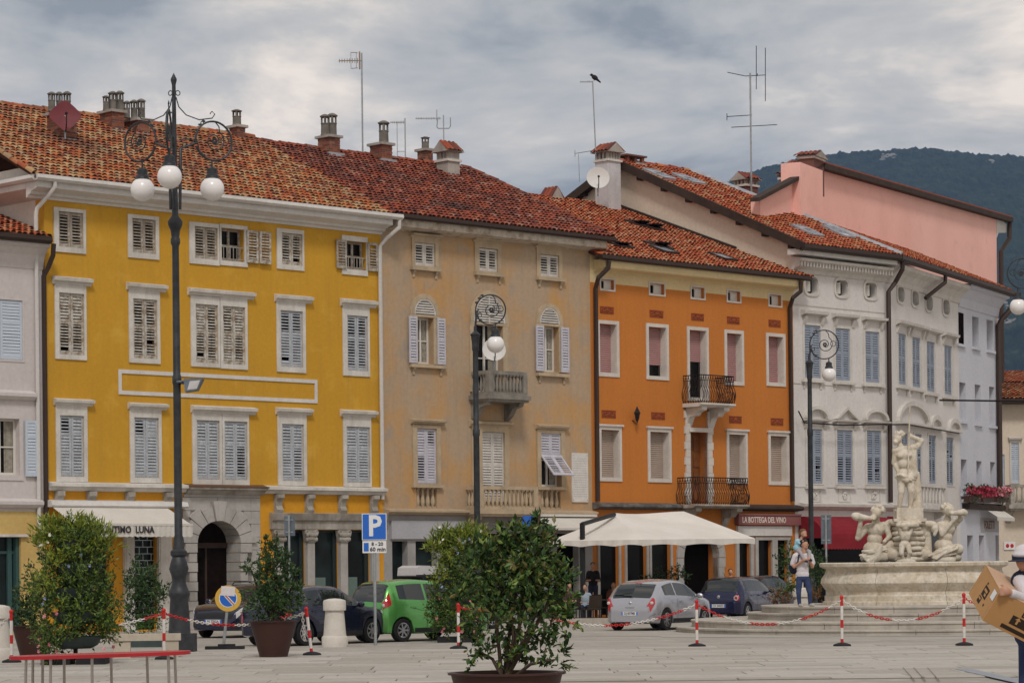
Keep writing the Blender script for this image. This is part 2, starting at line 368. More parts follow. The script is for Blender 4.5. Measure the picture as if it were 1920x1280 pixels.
M_cardtop = mat('pale cardboard', (0.56, 0.36, 0.24), (0.52, 0.33, 0.21), 2.0, 0.85, fine=0.06)
M_dish = mat('white satellite dish', (0.62, 0.60, 0.57), None, rough=0.55, fine=0.06)
M_dishred = mat('maroon satellite dish', (0.165, 0.03, 0.036), (0.14, 0.026, 0.032), 3.0, 0.6, fine=0.08)
M_bark = mat('brown bark', (0.09, 0.06, 0.04), (0.06, 0.04, 0.028), 12.0, 0.95, 0.4, 60)
def leafmat(name, cols): return mat(name, cols[0], None, rough=0.5, spec=0.35, rand=cols, fine=0.12)
M_leaf_laurel = leafmat('glossy laurel leaf', [(0.028, 0.062, 0.014), (0.045, 0.10, 0.022), (0.018, 0.042, 0.011), (0.085, 0.16, 0.03), (0.035, 0.08, 0.018), (0.16, 0.22, 0.045), (0.05, 0.095, 0.02), (0.12, 0.10, 0.03)])
M_leaf_dark = leafmat('dark green leaf', [(0.022, 0.05, 0.012), (0.035, 0.075, 0.018), (0.018, 0.04, 0.01), (0.05, 0.095, 0.02), (0.06, 0.11, 0.03)])
M_leaf_mix = leafmat('mixed green leaf', [(0.06, 0.11, 0.016), (0.11, 0.17, 0.022), (0.04, 0.075, 0.014), (0.15, 0.20, 0.025), (0.075, 0.115, 0.018), (0.025, 0.05, 0.012)])
M_leaf_lime = leafmat('lime green leaf', [(0.17, 0.22, 0.022), (0.24, 0.28, 0.03), (0.12, 0.17, 0.02), (0.20, 0.22, 0.03)])
M_leaf_rust = leafmat('rusty bedding leaf', [(0.22, 0.075, 0.02), (0.15, 0.06, 0.02), (0.10, 0.09, 0.02), (0.06, 0.08, 0.02), (0.26, 0.10, 0.03)])
M_fl_pink = leafmat('pink petal', [(0.62, 0.20, 0.24), (0.70, 0.32, 0.34), (0.55, 0.14, 0.18)])
M_fl_blue = leafmat('pale blue petal', [(0.30, 0.36, 0.62), (0.42, 0.48, 0.68), (0.25, 0.30, 0.55)])
M_fl_white = leafmat('white petal', [(0.70, 0.68, 0.58), (0.62, 0.60, 0.45)])
M_fl_red = leafmat('red petal', [(0.30, 0.012, 0.03), (0.38, 0.03, 0.07), (0.22, 0.008, 0.02)])
def carpaint(name, c): return mat(name, c, None, rough=0.25, metal=0.55, spec=0.5, coat=0.8, fine=0.03)
M_tyre = mat('tyre rubber', (0.012, 0.012, 0.012), None, rough=0.85, fine=0.1)
M_rim = mat('alloy wheel', (0.42, 0.42, 0.43), None, rough=0.3, metal=0.8, fine=0.05)
M_carglass = mat('car window glass', (0.012, 0.015, 0.016), None, rough=0.03, spec=0.9, fine=0.0)
M_taillight = mat('tail light red', (0.45, 0.012, 0.02), None, rough=0.15, spec=0.6, coat=0.6, fine=0.0)
M_lens = mat('clear lamp lens', (0.55, 0.53, 0.52), None, rough=0.12, spec=0.7, coat=0.5, fine=0.0)
M_plate = mat('number plate', (0.66, 0.66, 0.66), None, rough=0.4, fine=0.03)
M_blackplas = mat('black car plastic', (0.015, 0.015, 0.016), None, rough=0.5, fine=0.05)
# ------------------------------------------------------------------ building kit
LEAF = {}
def leaf_mesh(w_, h, m, panels=((0.0, 1.0, 50),), seed=0):
    w_, h = round(w_, 2), round(h, 2)
    key = (w_, h, m.name, panels, seed)
    if key in LEAF: return LEAF[key]
    r = random.Random(hash((w_, h, seed)) & 0xffff)
    b = MB(); st = min(0.075, w_ * 0.17); rl = 0.085
    b.box(0, st, -0.02, 0.02, 0, h); b.box(w_ - st, w_, -0.02, 0.02, 0, h)
    b.box(st, w_ - st, -0.018, 0.018, 0, rl * 1.3); b.box(st, w_ - st, -0.018, 0.018, h - rl, h)
    for i, (a, c, ang) in enumerate(panels):
        z0 = max(a * h, rl * 1.3); z1 = min(c * h, h - rl)
        if i: b.box(st, w_ - st, -0.018, 0.018, z0 - rl / 2, z0 + rl / 2); z0 += rl / 2
        if i < len(panels) - 1: z1 -= rl / 2
        n = max(2, int((z1 - z0) / 0.088)); p = (z1 - z0) / n
        for k in range(n):
            an = R(ang + r.uniform(-6, 6)); hh = 0.041 if ang < 40 else 0.027
            if ang > 35 and r.random() < 0.02: continue
            M = Matrix.Rotation(-an, 3, 'X') @ Matrix.Rotation(r.uniform(-0.015, 0.015), 3, 'Y')
            b.obox(((w_) / 2, 0.0, z0 + (k + 0.5) * p), ((w_ - 2 * st) / 2 + 0.004, 0.006, hh + 0.008), M)
    me = b.mesh('shutter', m); LEAF[key] = me; return me

def ring(mb, s0, s1, z0, z1, o0, o1, p0, p1, n0, n1, m=0):
    mb.box(s0, o0, n0, n1, z0, z1, m); mb.box(o1, s1, n0, n1, z0, z1, m)
    if p0 > z0 + 1e-3: mb.box(o0, o1, n0, n1, z0, p0, m)
    if z1 > p1 + 1e-3: mb.box(o0, o1, n0, n1, p1, z1, m)

class Bld:
    def __init__(s, name, label, F, group=None):
        s.F = F; s.open = []; s.e = thing(name, label, 'building', tuple(F.o), F.th, group or 'houses lining the square'); s.k = 0
    def part(s, name, mb, mats, parent=None, smooth=False): return mb.build(name, mats, parent or s.e, smooth=smooth)
    def hole(s, r, depth=0.26): s.open.append((*r, depth)); return r
    def window(s, fr, op, m, panels=((0, 1, 50),), cornice=None, kind='closed', fm=None, proud=0.045, sill=None, depth=0.26, leafm=None,
               rail=False, cm=None, leaves=None, name='window', panem=None, frame_bottom=True, outline=None):
        F = s.F; fm = fm or M_trim
        a0, a1, b0, b1 = F.rect(*fr); o0, o1, p0, p1 = F.rect(*op)
        s.hole((o0, o1, p0, p1), depth)
        mb = MB(); ring(mb, a0, a1, b0 if frame_bottom else p0, b1, o0, o1, p0, p1, -proud, 0.004)
        wn = s.part(name, mb, fm)
        if cornice:
            c0, c1, d0, d1 = F.rect(*cornice); t = d1 - d0
            mb = MB(); mb.prism([(0.0, d0 - 0.02), (-0.06, d0), (-0.09, d0 + t * 0.3), (-0.19, d0 + t * 0.45), (-0.21, d1 - 0.02), (0.0, d1 + 0.03)], c0, c1, 'x')
            mb.build('lintel', cm or fm, wn)
        if sill:
            c0, c1, d0, d1 = F.rect(*sill); mb = MB(); mb.box(c0, c1, -0.16, 0.0, d0, d1)
            for q in (c0 + (c1 - c0) * 0.08, c1 - (c1 - c0) * 0.08 - 0.1): mb.prism([(0, d0), (-0.12, d0), (-0.1, d0 - 0.08), (-0.05, d0 - 0.12), (-0.04, d0 - 0.24), (0, d0 - 0.26)], q, q + 0.1, 'x')
            mb.build('sill', cm or fm, wn)
        mb = MB(); mb.quad((o0, depth - 0.01, p0), (o1, depth - 0.01, p0), (o1, depth - 0.01, p1), (o0, depth - 0.01, p1))
        mb.build('pane', panem or M_glass, wn)
        W, Hh = o1 - o0, p1 - p0; s.k += 1
        if kind == 'closed':
            lw = W / 2 - 0.004
            for i in range(2):
                link('shutter', leaf_mesh(lw, Hh - 0.02, m, panels[i] if isinstance(panels[0][0], tuple) else panels, s.k % 4 + i), wn, (o0 + i * (lw + 0.008), 0.035, p0 + 0.01))
        elif kind == 'open':
            lw = W / 2
            for i, q in enumerate(leaves or ((o0 - lw - 0.03, -0.075), (o1 + 0.03, -0.075))):
                link('shutter', leaf_mesh(lw, Hh, m, panels, i), wn, (q[0], q[1], p0))
        if kind in ('open', 'glazed'):
            mb = MB(); d = depth - 0.06
            ring(mb, o0, o1, p0, p1, o0 + 0.07, o1 - 0.07, p0 + 0.08, p1 - 0.07, d, d + 0.045)
            cx = (o0 + o1) / 2; mb.box(cx - 0.04, cx + 0.04, d - 0.005, d + 0.045, p0 + 0.08, p1 - 0.07)
            zt = p0 + Hh * 0.5; mb.box(o0 + 0.07, o1 - 0.07, d + 0.005, d + 0.04, zt - 0.02, zt + 0.02)
            mb.build('sash', leafm or M_winframe, wn)
            mb = MB(); cw = (W - 0.2) * 0.2
            for k in range(5):
                x = o1 - 0.08 - cw * (k + 1) / 5 * 1.6; mb.box(x, x + cw * 0.3, d + 0.047, d + 0.055, p0 + 0.05, p1 - 0.06)
            if not rail: mb.build('curtain', M_curtain, wn)
        if rail:
            mb = MB(); z1 = p0 + Hh * 0.45
            mb.box(o0, o1, 0.02, 0.045, z1 - 0.03, z1); mb.box(o0, o1, 0.02, 0.045, p0 + 0.06, p0 + 0.085)
            for k in range(1, 7): x = o0 + W * k / 7; mb.box(x - 0.01, x + 0.01, 0.022, 0.042, p0, z1 - 0.02)
            mb.build('rail', M_oldstone, wn)
        return wn, (o0, o1, p0, p1)
    def wall(s, s0, s1, z0, z1, zones, mats, depth=8.0, name='wall', left=True, right=True):
        xs = sorted({round(v, 4) for o in s.open for v in o[:2] if s0 < v < s1} | {s0, s1})
        zs = sorted({round(v, 4) for o in s.open for v in o[2:4] if z0 < v < z1} | {z0, z1} | {q[0] for q in zones if z0 < q[0] < z1})
        mb = MB()
        for i in range(len(xs) - 1):
            for j in range(len(zs) - 1):
                x, z = (xs[i] + xs[i + 1]) / 2, (zs[j] + zs[j + 1]) / 2
                if any(o[0] < x < o[1] and o[2] < z < o[3] for o in s.open): continue
                m = 0
                for q in zones:
                    if z >= q[0]: m = q[1]
                mb.quad((xs[i], 0, zs[j]), (xs[i + 1], 0, zs[j]), (xs[i + 1], 0, zs[j + 1]), (xs[i], 0, zs[j + 1]), m)
        for o0, o1, p0, p1, d in s.open:
            if not (s0 <= o0 and o1 <= s1): continue
            m = 0
            for q in zones:
                if (p0 + p1) / 2 >= q[0]: m = q[1]
            if len(mats) > 1 and zones and len(zones[0]) > 2: m = zones[0][2]
            mb.quad((o0, 0, p0), (o0, d, p0), (o0, d, p1), (o0, 0, p1), m); mb.quad((o1, 0, p0), (o1, 0, p1), (o1, d, p1), (o1, d, p0), m)
            mb.quad((o0, 0, p0), (o1, 0, p0), (o1, d, p0), (o0, d, p0), m); mb.quad((o0, 0, p1), (o0, d, p1), (o1, d, p1), (o1, 0, p1), m)
        if left: mb.quad((s0, 0, z0), (s0, depth, z0), (s0, depth, z1), (s0, 0, z1), 0)
        if right: mb.quad((s1, 0, z0), (s1, depth, z0), (s1, depth, z1), (s1, 0, z1), 0)
        mb.quad((s0, depth, z0), (s1, depth, z0), (s1, depth, z1), (s0, depth, z1), 0)
        me = bpy.data.meshes.new(name); me.from_pydata(mb.v, [], mb.f)
        for mt in mats: me.materials.append(mt)
        me.polygons.foreach_set('material_index', mb.m); me.update()
        return link(name, me, s.e)
    def profile(s, name, poly, s0, s1, m, parent=None):
        return s.part(name, MB().prism(poly, s0, s1, 'x'), m, parent)

def tile_shape(r=0.1, L=0.42):
    vs = []; k = 5
    for y, rr, dz in ((0.0, r, 0.03), (L, r * 0.8, -0.01)):
        for i in range(k + 1):
            a = math.pi * (1 - i / k); vs.append((rr * math.cos(a), y, rr * 0.8 * math.sin(a) + dz))
    fs = [(i, i + 1, k + 2 + i, k + 1 + i) for i in range(k)]
    return vs, fs
TV, TF = tile_shape()
def roof(b, name, poly, lo, hi, m, keep=None, indiv=0, pitch=0.212, expo=0.335, s_rng=None, soffit=None, parent=None, hole=None):
    """poly: (s, n) outline of the slope; lo, hi: (n, z) at eave and ridge"""
    phi = math.atan2(hi[1] - lo[1], hi[0] - lo[0]); tz = lambda n: lo[1] + (n - lo[0]) * math.tan(phi)
    mb = MB(); k = len(poly)
    mb.add([(a, n, tz(n)) for a, n in poly] + [(a, n, tz(n) - 0.12) for a, n in poly],
           [tuple(range(k)), tuple(range(2 * k - 1, k - 1, -1))] + [(i, (i + 1) % k, k + (i + 1) % k, k + i) for i in range(k)])
    rf = mb.build(name, M_under, parent or b.e)
    s0 = min(a for a, n in poly); s1 = max(a for a, n in poly); n0 = min(n for a, n in poly); n1 = max(n for a, n in poly)
    def inside(x, y):
        c = False
        for i in range(k):
            (x1, y1), (x2, y2) = poly[i], poly[i - 1]
            if (y1 > y) != (y2 > y) and x < (x2 - x1) * (y - y1) / (y2 - y1) + x1: c = not c
        return c
    V = []; Fc = []; cnt = 0; step = expo * math.cos(phi); base = np.array(TV)
    cph, sph = math.cos(phi), math.sin(phi); r = random.Random(len(name) + int(s1 * 10))
    tm = MB(); tm.add(TV, TF); tme = None
    row = 0; n = n0
    while n < n1:
        c = 0; x = s0 + pitch / 2
        while x < s1:
            if inside(x, n + 0.02) and not (hole and hole(x, n)):
                jx, jy, ja, jz = r.gauss(0, 0.010), r.gauss(0, 0.014), r.gauss(0, 0.022), abs(r.gauss(0, 0.008))
                if cnt < indiv:
                    if tme is None:
                        tme = tm.mesh('tile', m, True, 60)
                    o = link('tile', tme, rf, (x + jx, n - 0.05 + jy, tz(n - 0.05) + 0.006 + jz), (phi, 0, ja)); cnt += 1
                else:
                    ca, sa = math.cos(ja), math.sin(ja)
                    X = base[:, 0] * ca - base[:, 1] * sa; Yl = base[:, 0] * sa + base[:, 1] * ca; Z = base[:, 2]
                    P = np.stack([x + jx + X, n - 0.05 + jy + Yl * cph - Z * sph, tz(n - 0.05) + 0.006 + jz + Yl * sph + Z * cph], 1)
                    o_ = len(V); V.extend(map(tuple, P)); Fc.extend(tuple(o_ + i for i in f) for f in TF)
            x += pitch
        n += step; row += 1
    me = bpy.data.meshes.new('tile_field'); me.from_pydata(V, [], Fc); me.materials.append(m)
    me.polygons.foreach_set('use_smooth', [True] * len(me.polygons)); me.update()
    o = link('tile_field', me, rf); o['kind'] = 'stuff'
    return rf, tz
def ridge_caps(parent, p0, p1, m, r=0.13, L=0.4):
    p0, p1 = Vector(p0), Vector(p1); d = p1 - p0; n = max(2, int(d.length / L)); mb = MB(); u = d.normalized()
    a = u.cross(Vector((0, 0, 1))).normalized(); up = a.cross(u)
    for i in range(n):
        q0, q1 = p0 + d * (i / n) - u * 0.04, p0 + d * ((i + 1) / n) + u * 0.03; vs = []
        j = Vector((0, 0, rng.gauss(0, 0.01)))
        for q, rr in ((q0, r * 1.08), (q1, r * 0.9)):
            for k in range(6): t = math.pi * k / 5; vs.append(q + j + a * rr * math.cos(t) + up * rr * math.sin(t))
        mb.add(vs, [(k, k + 1, 7 + k, 6 + k) for k in range(5)])
    return mb.build('ridge_tiles', m, parent)

def brick_block(mb, x0, x1, y0, y1, z0, z1, mb_i=0, mo_i=1, bh=0.075, bl=0.25):
    g = 0.012; mb.box(x0 + 0.012, x1 - 0.012, y0 + 0.012, y1 - 0.012, z0, z1, mo_i)
    n = max(1, int((z1 - z0) / bh)); h = (z1 - z0) / n
    for j in range(n):
        za, zb = z0 + j * h + g / 2, z0 + (j + 1) * h - g / 2
        x = x0 - (bl / 2 if j % 2 else 0)
        while x < x1:
            a, c = max(x, x0), min(x + bl - g, x1)
            if c - a > 0.03: mb.box(a, c, y0 + rng.uniform(-0.004, 0.004), y0 + 0.04, za, zb, mb_i)
            x += bl
        y = y0 + 0.045 - (bl / 2 if j % 2 else 0)
        while y < y1:
            a, c = max(y, y0 + 0.045), min(y + bl - g, y1)
            if c - a > 0.03:
                mb.box(x0, x0 + 0.04, a, c, za, zb, mb_i); mb.box(x1 - 0.04, x1, a, c, za, zb, mb_i)
            y += bl
def pot(mb, x, y, z, h, r=0.16, m=0):
    mb.lathe([(r * 1.1, 0), (r * 1.1, h * 0.06), (r, h * 0.08), (r * 0.96, h * 0.5), (r * 1.05, h * 0.52), (r * 1.05, h * 0.56), (r * 0.92, h * 0.57)], 10, (x, y, z), m)
    for i in range(4):
        a = math.pi / 4 + i * math.pi / 2; mb.obox((x + r * 0.78 * math.cos(a), y + r * 0.78 * math.sin(a), z + h * 0.70), (r * 0.2, r * 0.2, h * 0.14), Matrix.Rotation(a, 3, 'Z'), m)
    mb.lathe([(r * 1.05, h * 0.83), (r * 1.25, h * 0.86), (r * 1.25, h * 0.90), (r * 0.5, h * 0.98), (0, h)], 10, (x, y, z), m)
def on_roof(F, px, py, tz, lo_n=-0.6, hi_n=9.5):
    for _ in range(40):
        mid = (lo_n + hi_n) / 2; s_, z_ = F.sz(px, py, mid)
        if z_ > tz(mid): lo_n = mid
        else: hi_n = mid
    return mid
def chimney_pots(b, parent, px, body, pots, n, dep=0.7, brick=True, cap=True):
    if px is not None: n = on_roof(b.F, (body[0] + body[1]) / 2, body[3], px)
    """body: pixel box at depth n; pots: list of pixel boxes"""
    F = b.F; kk = mpp(F.pt(0, n, 0).y + 0.69 * F.sz(body[0], body[2], n)[0]); dep = min(dep, 0.55 * (body[1] - body[0]) * kk / 0.69); body = (body[0] + dep * 0.69 / kk, *body[1:])
    s0, s1, z0, z1 = F.rect(*body, n); mb = MB()
    if brick: brick_block(mb, s0, s1, n, n + dep, z0 - 0.9, z1)
    else: mb.box(s0, s1, n, n + dep, z0 - 0.9, z1, 1)
    ch = mb.build('chimney', [M_brick, M_mortar], parent)
    if cap: MB().box(s0 - 0.08, s1 + 0.08, n - 0.08, n + dep + 0.08, z1, z1 + 0.09).build('cap', M_mortar, b.e).parent = ch
    # flashing apron
    mb = MB(); mb.box(s0 - 0.12, s1 + 0.12, n - 0.1, n - 0.012, z0 - 0.5, z0 + 0.02); mb.build('flashing', M_zinc, ch)
    for q in pots:
        a0, a1, c0, c1 = F.rect(*q, n + dep / 2); mb = MB(); pot(mb, (a0 + a1) / 2, n + dep / 2, z1 + 0.09, c1 - z1 - 0.09, (a1 - a0) / 2 / 1.25)
        mb.build('flue_pot', M_flue, ch, smooth=True)
    return ch
def chimney_house(b, parent, body, roofpx, n, m_body, dep=0.9, tiles=None, piers=4, ridge='s', bandm=None, brickwork=False):
    """a chimney with an open arcade under a little tiled gable roof; roofpx: box of roof incl. arcade (x0,x1,ytop,yroofbottom)"""
    F = b.F; kk = mpp(F.pt(0, n, 0).y + 0.69 * F.sz(body[0], body[2], n)[0]); dep = min(dep, 0.5 * (body[1] - body[0]) * kk / 0.69); body = (body[0] + dep * 0.69 / kk, *body[1:])
    s0, s1, z0, z1 = F.rect(*body, n); r0, r1, q0, q1 = F.rect(*roofpx, n); tiles = M_tileT
    mb = MB(); mb.box(s0, s1, n, n + dep, z0 - 1.2, z1); ch = mb.build('chimney', m_body, parent)
    mb = MB(); mb.box(s0 - 0.06, s1 + 0.06, n - 0.06, n + dep + 0.06, z1, z1 + 0.09); mb.build('band', bandm or M_trim, ch)
    mb = MB(); pz = q0
    for i in range(piers):
        x = s0 + (s1 - s0 - 0.12) * i / (piers - 1); mb.box(x, x + 0.12, n + 0.01, n + 0.13, z1 + 0.09, pz); mb.box(x, x + 0.12, n + dep - 0.13, n + dep - 0.01, z1 + 0.09, pz)
    for k in (0.36, 0.66): mb.box(s0, s0 + 0.12, n + dep * k - 0.05, n + dep * k + 0.06, z1 + 0.09, pz); mb.box(s1 - 0.12, s1, n + dep * k - 0.05, n + dep * k + 0.06, z1 + 0.09, pz)
    mb.box(s0 + 0.2, s1 - 0.2, n + dep * 0.3, n + dep * 0.7, z1 + 0.09, pz, 1)
    mb.build('arcade', [M_brick if brickwork else M_mortar, M_dark], ch)
    mb = MB(); ov = 0.14; rt = MB(); L = 0.34
    if ridge == 's':
        mb.prism([(n - ov, pz), (n + dep + ov, pz), (n + dep / 2, q1)], s0 - ov, s1 + ov, 'x'); x = s0 - ov + 0.08
        ph = math.atan2(q1 - pz, dep / 2 + ov); ln = math.hypot(q1 - pz, dep / 2 + ov)
        while x < s1 + ov:
            rt.add([(x + px_, n - ov + py_ / 0.42 * ln * math.cos(ph) - pz_ * math.sin(ph), pz + py_ / 0.42 * ln * math.sin(ph) + pz_ * math.cos(ph)) for px_, py_, pz_ in TV], TF); x += 0.2
    else:
        mb.prism([(s0 - ov, pz), (s1 + ov, pz), ((s0 + s1) / 2, q1)], n - ov, n + dep + ov, 'y')
        wd = (s1 - s0) / 2 + ov; ph = math.atan2(q1 - pz, wd); ln = math.hypot(q1 - pz, wd); y = n - ov + 0.09
        while y < n + dep + ov:
            for sg in (-1, 1):
                rt.add([((s0 + s1) / 2 - sg * wd + sg * (py_ / 0.42 * ln * math.cos(ph) - pz_ * math.sin(ph)), y + px_, pz + py_ / 0.42 * ln * math.sin(ph) + pz_ * math.cos(ph)) for px_, py_, pz_ in TV], TF)
            y += 0.2
    mb.build('chimney_roof', M_mortar, ch); rt.build('roof_tiles', tiles, ch)
    return ch
def downpipe(b, pts, r, m, name='downpipe'):
    return b.part(name, MB().tube(pts, r, 8), m, smooth=True)
BAL = {}
def baluster_mesh(h, r, m):
    k = (round(h, 2), round(r, 3), m.name)
    if k not in BAL:
        mb = MB(); mb.box(-r, r, -r, r, 0, h * 0.07); mb.box(-r, r, -r, r, h * 0.93, h)
        mb.lathe([(r * 0.55, h * 0.07), (r * 0.75, h * 0.14), (r, h * 0.3), (r * 0.85, h * 0.45), (r * 0.5, h * 0.7), (r * 0.45, h * 0.82), (r * 0.75, h * 0.88), (r * 0.6, h * 0.93)], 8)
        BAL[k] = mb.mesh('baluster', m, True)
    return BAL[k]
def stone_balcony(b, s0, s1, proj, zslab, zrail, n_front, m, side=2, slab=0.16, console=None):
    mb = MB(); mb.box(s0 - 0.1, s1 + 0.1, -proj - 0.08, 0, zslab - slab, zslab); mb.box(s0 - 0.04, s1 + 0.04, -proj - 0.02, 0, zslab - slab - 0.08, zslab - slab)
    bc = b.part('balcony', mb, m)
    mb = MB(); t = 0.16
    mb.box(s0, s1, -proj, -proj + t, zrail - 0.12, zrail); mb.box(s0, s0 + t, -proj + t, 0, zrail - 0.12, zrail); mb.box(s1 - t, s1, -proj + t, 0, zrail - 0.12, zrail)
    mb.box(s0, s1, -proj, -proj + t, zslab, zslab + 0.08); mb.box(s0, s0 + t, -proj + t, 0, zslab, zslab + 0.08); mb.box(s1 - t, s1, -proj + t, 0, zslab, zslab + 0.08)
    for x in (s0, s1 - 0.2): mb.box(x, x + 0.2, -proj - 0.01, -proj + 0.19, zslab + 0.08, zrail - 0.12)
    mb.build('balustrade_rail', m, bc)
    h = zrail - 0.12 - zslab - 0.08; me = baluster_mesh(h, 0.062, m)
    for i in range(n_front): link('baluster', me, bc, (s0 + 0.2 + (s1 - s0 - 0.4) * (i + 0.5) / n_front, -proj + t / 2, zslab + 0.08))
    for i in range(side):
        y = -proj + 0.22 + (proj - 0.25) * (i + 0.5) / side
        link('baluster', me, bc, (s0 + t / 2, y, zslab + 0.08)); link('baluster', me, bc, (s1 - t / 2, y, zslab + 0.08))
    if console:
        for x in (s0 + 0.02, s1 - 0.24):
            MB().prism([(0, zslab - slab), (-proj * 0.85, zslab - slab - 0.02), (-proj * 0.8, zslab - slab - 0.2), (-proj * 0.45, zslab - slab - 0.28), (-0.25, zslab - slab - console * 0.75), (0, zslab - slab - console)], x, x + 0.22, 'x').build('console', m, bc)
    return bc
def iron_balcony(b, s0, s1, proj, zslab, zrail, m_st, console, cons_s):
    mb = MB(); mb.prism([(0, zslab - 0.14), (-proj + 0.1, zslab - 0.14), (-proj, zslab - 0.09), (-proj - 0.05, zslab - 0.06), (-proj - 0.05, zslab), (0, zslab)], s0 - 0.06, s1 + 0.06, 'x')
    bc = b.part('balcony', mb, m_st)
    for x in cons_s:
        MB().prism([(0, zslab - 0.14), (-proj * 0.9, zslab - 0.14), (-proj * 0.88, zslab - 0.26), (-proj * 0.6, zslab - 0.34), (-proj * 0.5, zslab - 0.46), (-proj * 0.2, zslab - 0.5), (0, zslab - 0.14 - console)], x, x + 0.3, 'x').build('console', m_st, bc)
    mb = MB(); h = zrail - zslab; bulge = lambda t: 0.10 * math.sin(math.pi * min(1, max(0, (0.62 - t) / 0.62))) if t < 0.62 else 0.0
    def bars(fn, L):
        n = max(2, int(L / 0.125))
        for i in range(n + 1):
            u = i / n
            for sg in (-1, 1):
                pts = []
                for k in range(9):
                    t = k / 8; off = sg * 0.045 * math.sin(t * 2 * math.pi); pts.append(fn(u * L + off, bulge(t), zslab + t * (h - 0.02)))
                mb.tube(pts, 0.010, 4)
            q = fn(u * L, 0, zrail - 0.12); mb.sphere(q, 0.022, 0, 6, 4)
    bars(lambda u, o, z: (s0 + min(max(u, 0), s1 - s0), -proj - o, z), s1 - s0)
    bars(lambda u, o, z: (s0 - o, -proj + min(max(u, 0), proj), z), proj); bars(lambda u, o, z: (s1 + o, -proj + min(max(u, 0), proj), z), proj)
    for z in (zrail, zrail - 0.2, zslab + 0.06):
        rr = 0.022 if z == zrail else 0.012
        mb.tube([(s0, 0, z), (s0, -proj, z), (s1, -proj, z), (s1, 0, z)], rr, 5)
    mb.build('railing', M_iron, bc)
    return bc
# ------------------------------------------------------------------ ochre house (left, largest)
FY = FA.sub(-0.153); WY = 13.46
Y = Bld('ochre_house', 'four storey mustard yellow house with long mottled tile roof and white cornice', FY)
P1 = ((0, 1, 50),)
def both(lo, hi_, sp=0.52): return ((0, sp, lo), (sp, 1, hi_))
# top row
Y.window((100, 160, 391, 474), (109, 155, 398, 464), M_sh_brown, P1)
Y.window((239, 297, 404, 485), (247, 291, 411, 475), M_sh_brown, P1)
F = FY
wn, o = Y.window((354, 410, 418, 496), (364, 407, 426, 486), M_sh_brown, P1)
wn, o = Y.window((411, 463, 422, 499), (414, 457, 429, 490), M_sh_old, P1, kind='open', rail=True, leafm=M_sh_brown,
                 leaves=[(F.sz(460, 460)[0], -0.08), (F.sz(483, 460)[0], -0.11)])
Y.window((518, 569, 430, 506), (527, 566, 438, 497), M_sh_old, P1)
lw = None
Y.window((640, 688, 443, 516), (649, 686, 453, 506), M_sh_brown, P1, kind='open', rail=True, leafm=M_sh_brown,
         leaves=[(F.sz(628, 475)[0], -0.08), (F.sz(687, 480)[0], -0.08)])
# second row
OPN, SHT = 52, 24
Y.window((102, 161, 534, 674), (110, 157, 550, 665), M_sh_old, both(OPN, SHT + 8), (97, 169, 521, 534))
Y.window((241, 299, 545, 681), (249, 294, 561, 672), M_sh_old, both(OPN, OPN), (236, 309, 533, 545))
Y.window((357, 411, 556, 688), (366, 408, 571, 680), M_sh_old, (both(OPN, SHT + 6), both(OPN, OPN)))
Y.window((412, 463, 558, 692), (417, 459, 575, 683), M_sh_old, (both(SHT + 8, OPN - 8), both(OPN, SHT + 8)), (351, 474, 545, 557))
Y.window((518, 572, 567, 698), (525, 567, 583, 688), M_sh_blue, both(SHT + 12, OPN, 0.6), (514, 582, 555, 567))
Y.window((642, 692, 575, 705), (650, 689, 592, 695), M_sh_blue, both(OPN - 6, OPN, 0.6), (637, 703, 563, 575))
# third row
Y.window((104, 163, 760, 903), (112, 157, 779, 893), M_sh_blue, (((0, 0.7, SHT), (0.7, 1, OPN)), ((0, 0.7, SHT + 6), (0.7, 1, SHT))), (100, 172, 749, 760))
Y.window((243, 302, 767, 905), (251, 297, 783, 895), M_sh_blue, (((0, 0.7, SHT), (0.7, 1, OPN)), ((0, 0.7, SHT + 4), (0.7, 1, 10))), (239, 311, 757, 767))
Y.window((360, 415, 773, 909), (368, 411, 788, 898), M_sh_blue, both(SHT + 4, SHT + 6, 0.6))
Y.window((416, 466, 775, 911), (420, 463, 790, 899), M_sh_blue, (both(SHT + 8, SHT, 0.6), both(OPN, SHT + 4, 0.6)), (357, 477, 763, 775))
Y.window((520, 574, 777, 910), (528, 569, 795, 901), M_sh_blue, (both(SHT + 3, SHT + 10, 0.6), both(OPN - 12, SHT + 4, 0.6)), (516, 582, 766, 777))
Y.window((643, 695, 781, 912), (649, 693, 800, 904), M_sh_blue, both(SHT + 6, SHT, 0.6), (637, 703, 770, 781))
# white raised panel band between the storeys
mb = MB(); a0, z0 = F.sz(222, 741); a1, z1 = F.sz(594, 712); zt = F.sz(222, 692)[1]; zb = F.sz(594, 754)[1]
ring(mb, a0, a1, (z0 + zb) / 2, (zt + z1) / 2, a0 + 0.11, a1 - 0.11, (z0 + zb) / 2 + 0.12, (zt + z1) / 2 - 0.12, -0.035, 0.004)
Y.part('panel_moulding', mb, M_cornice)
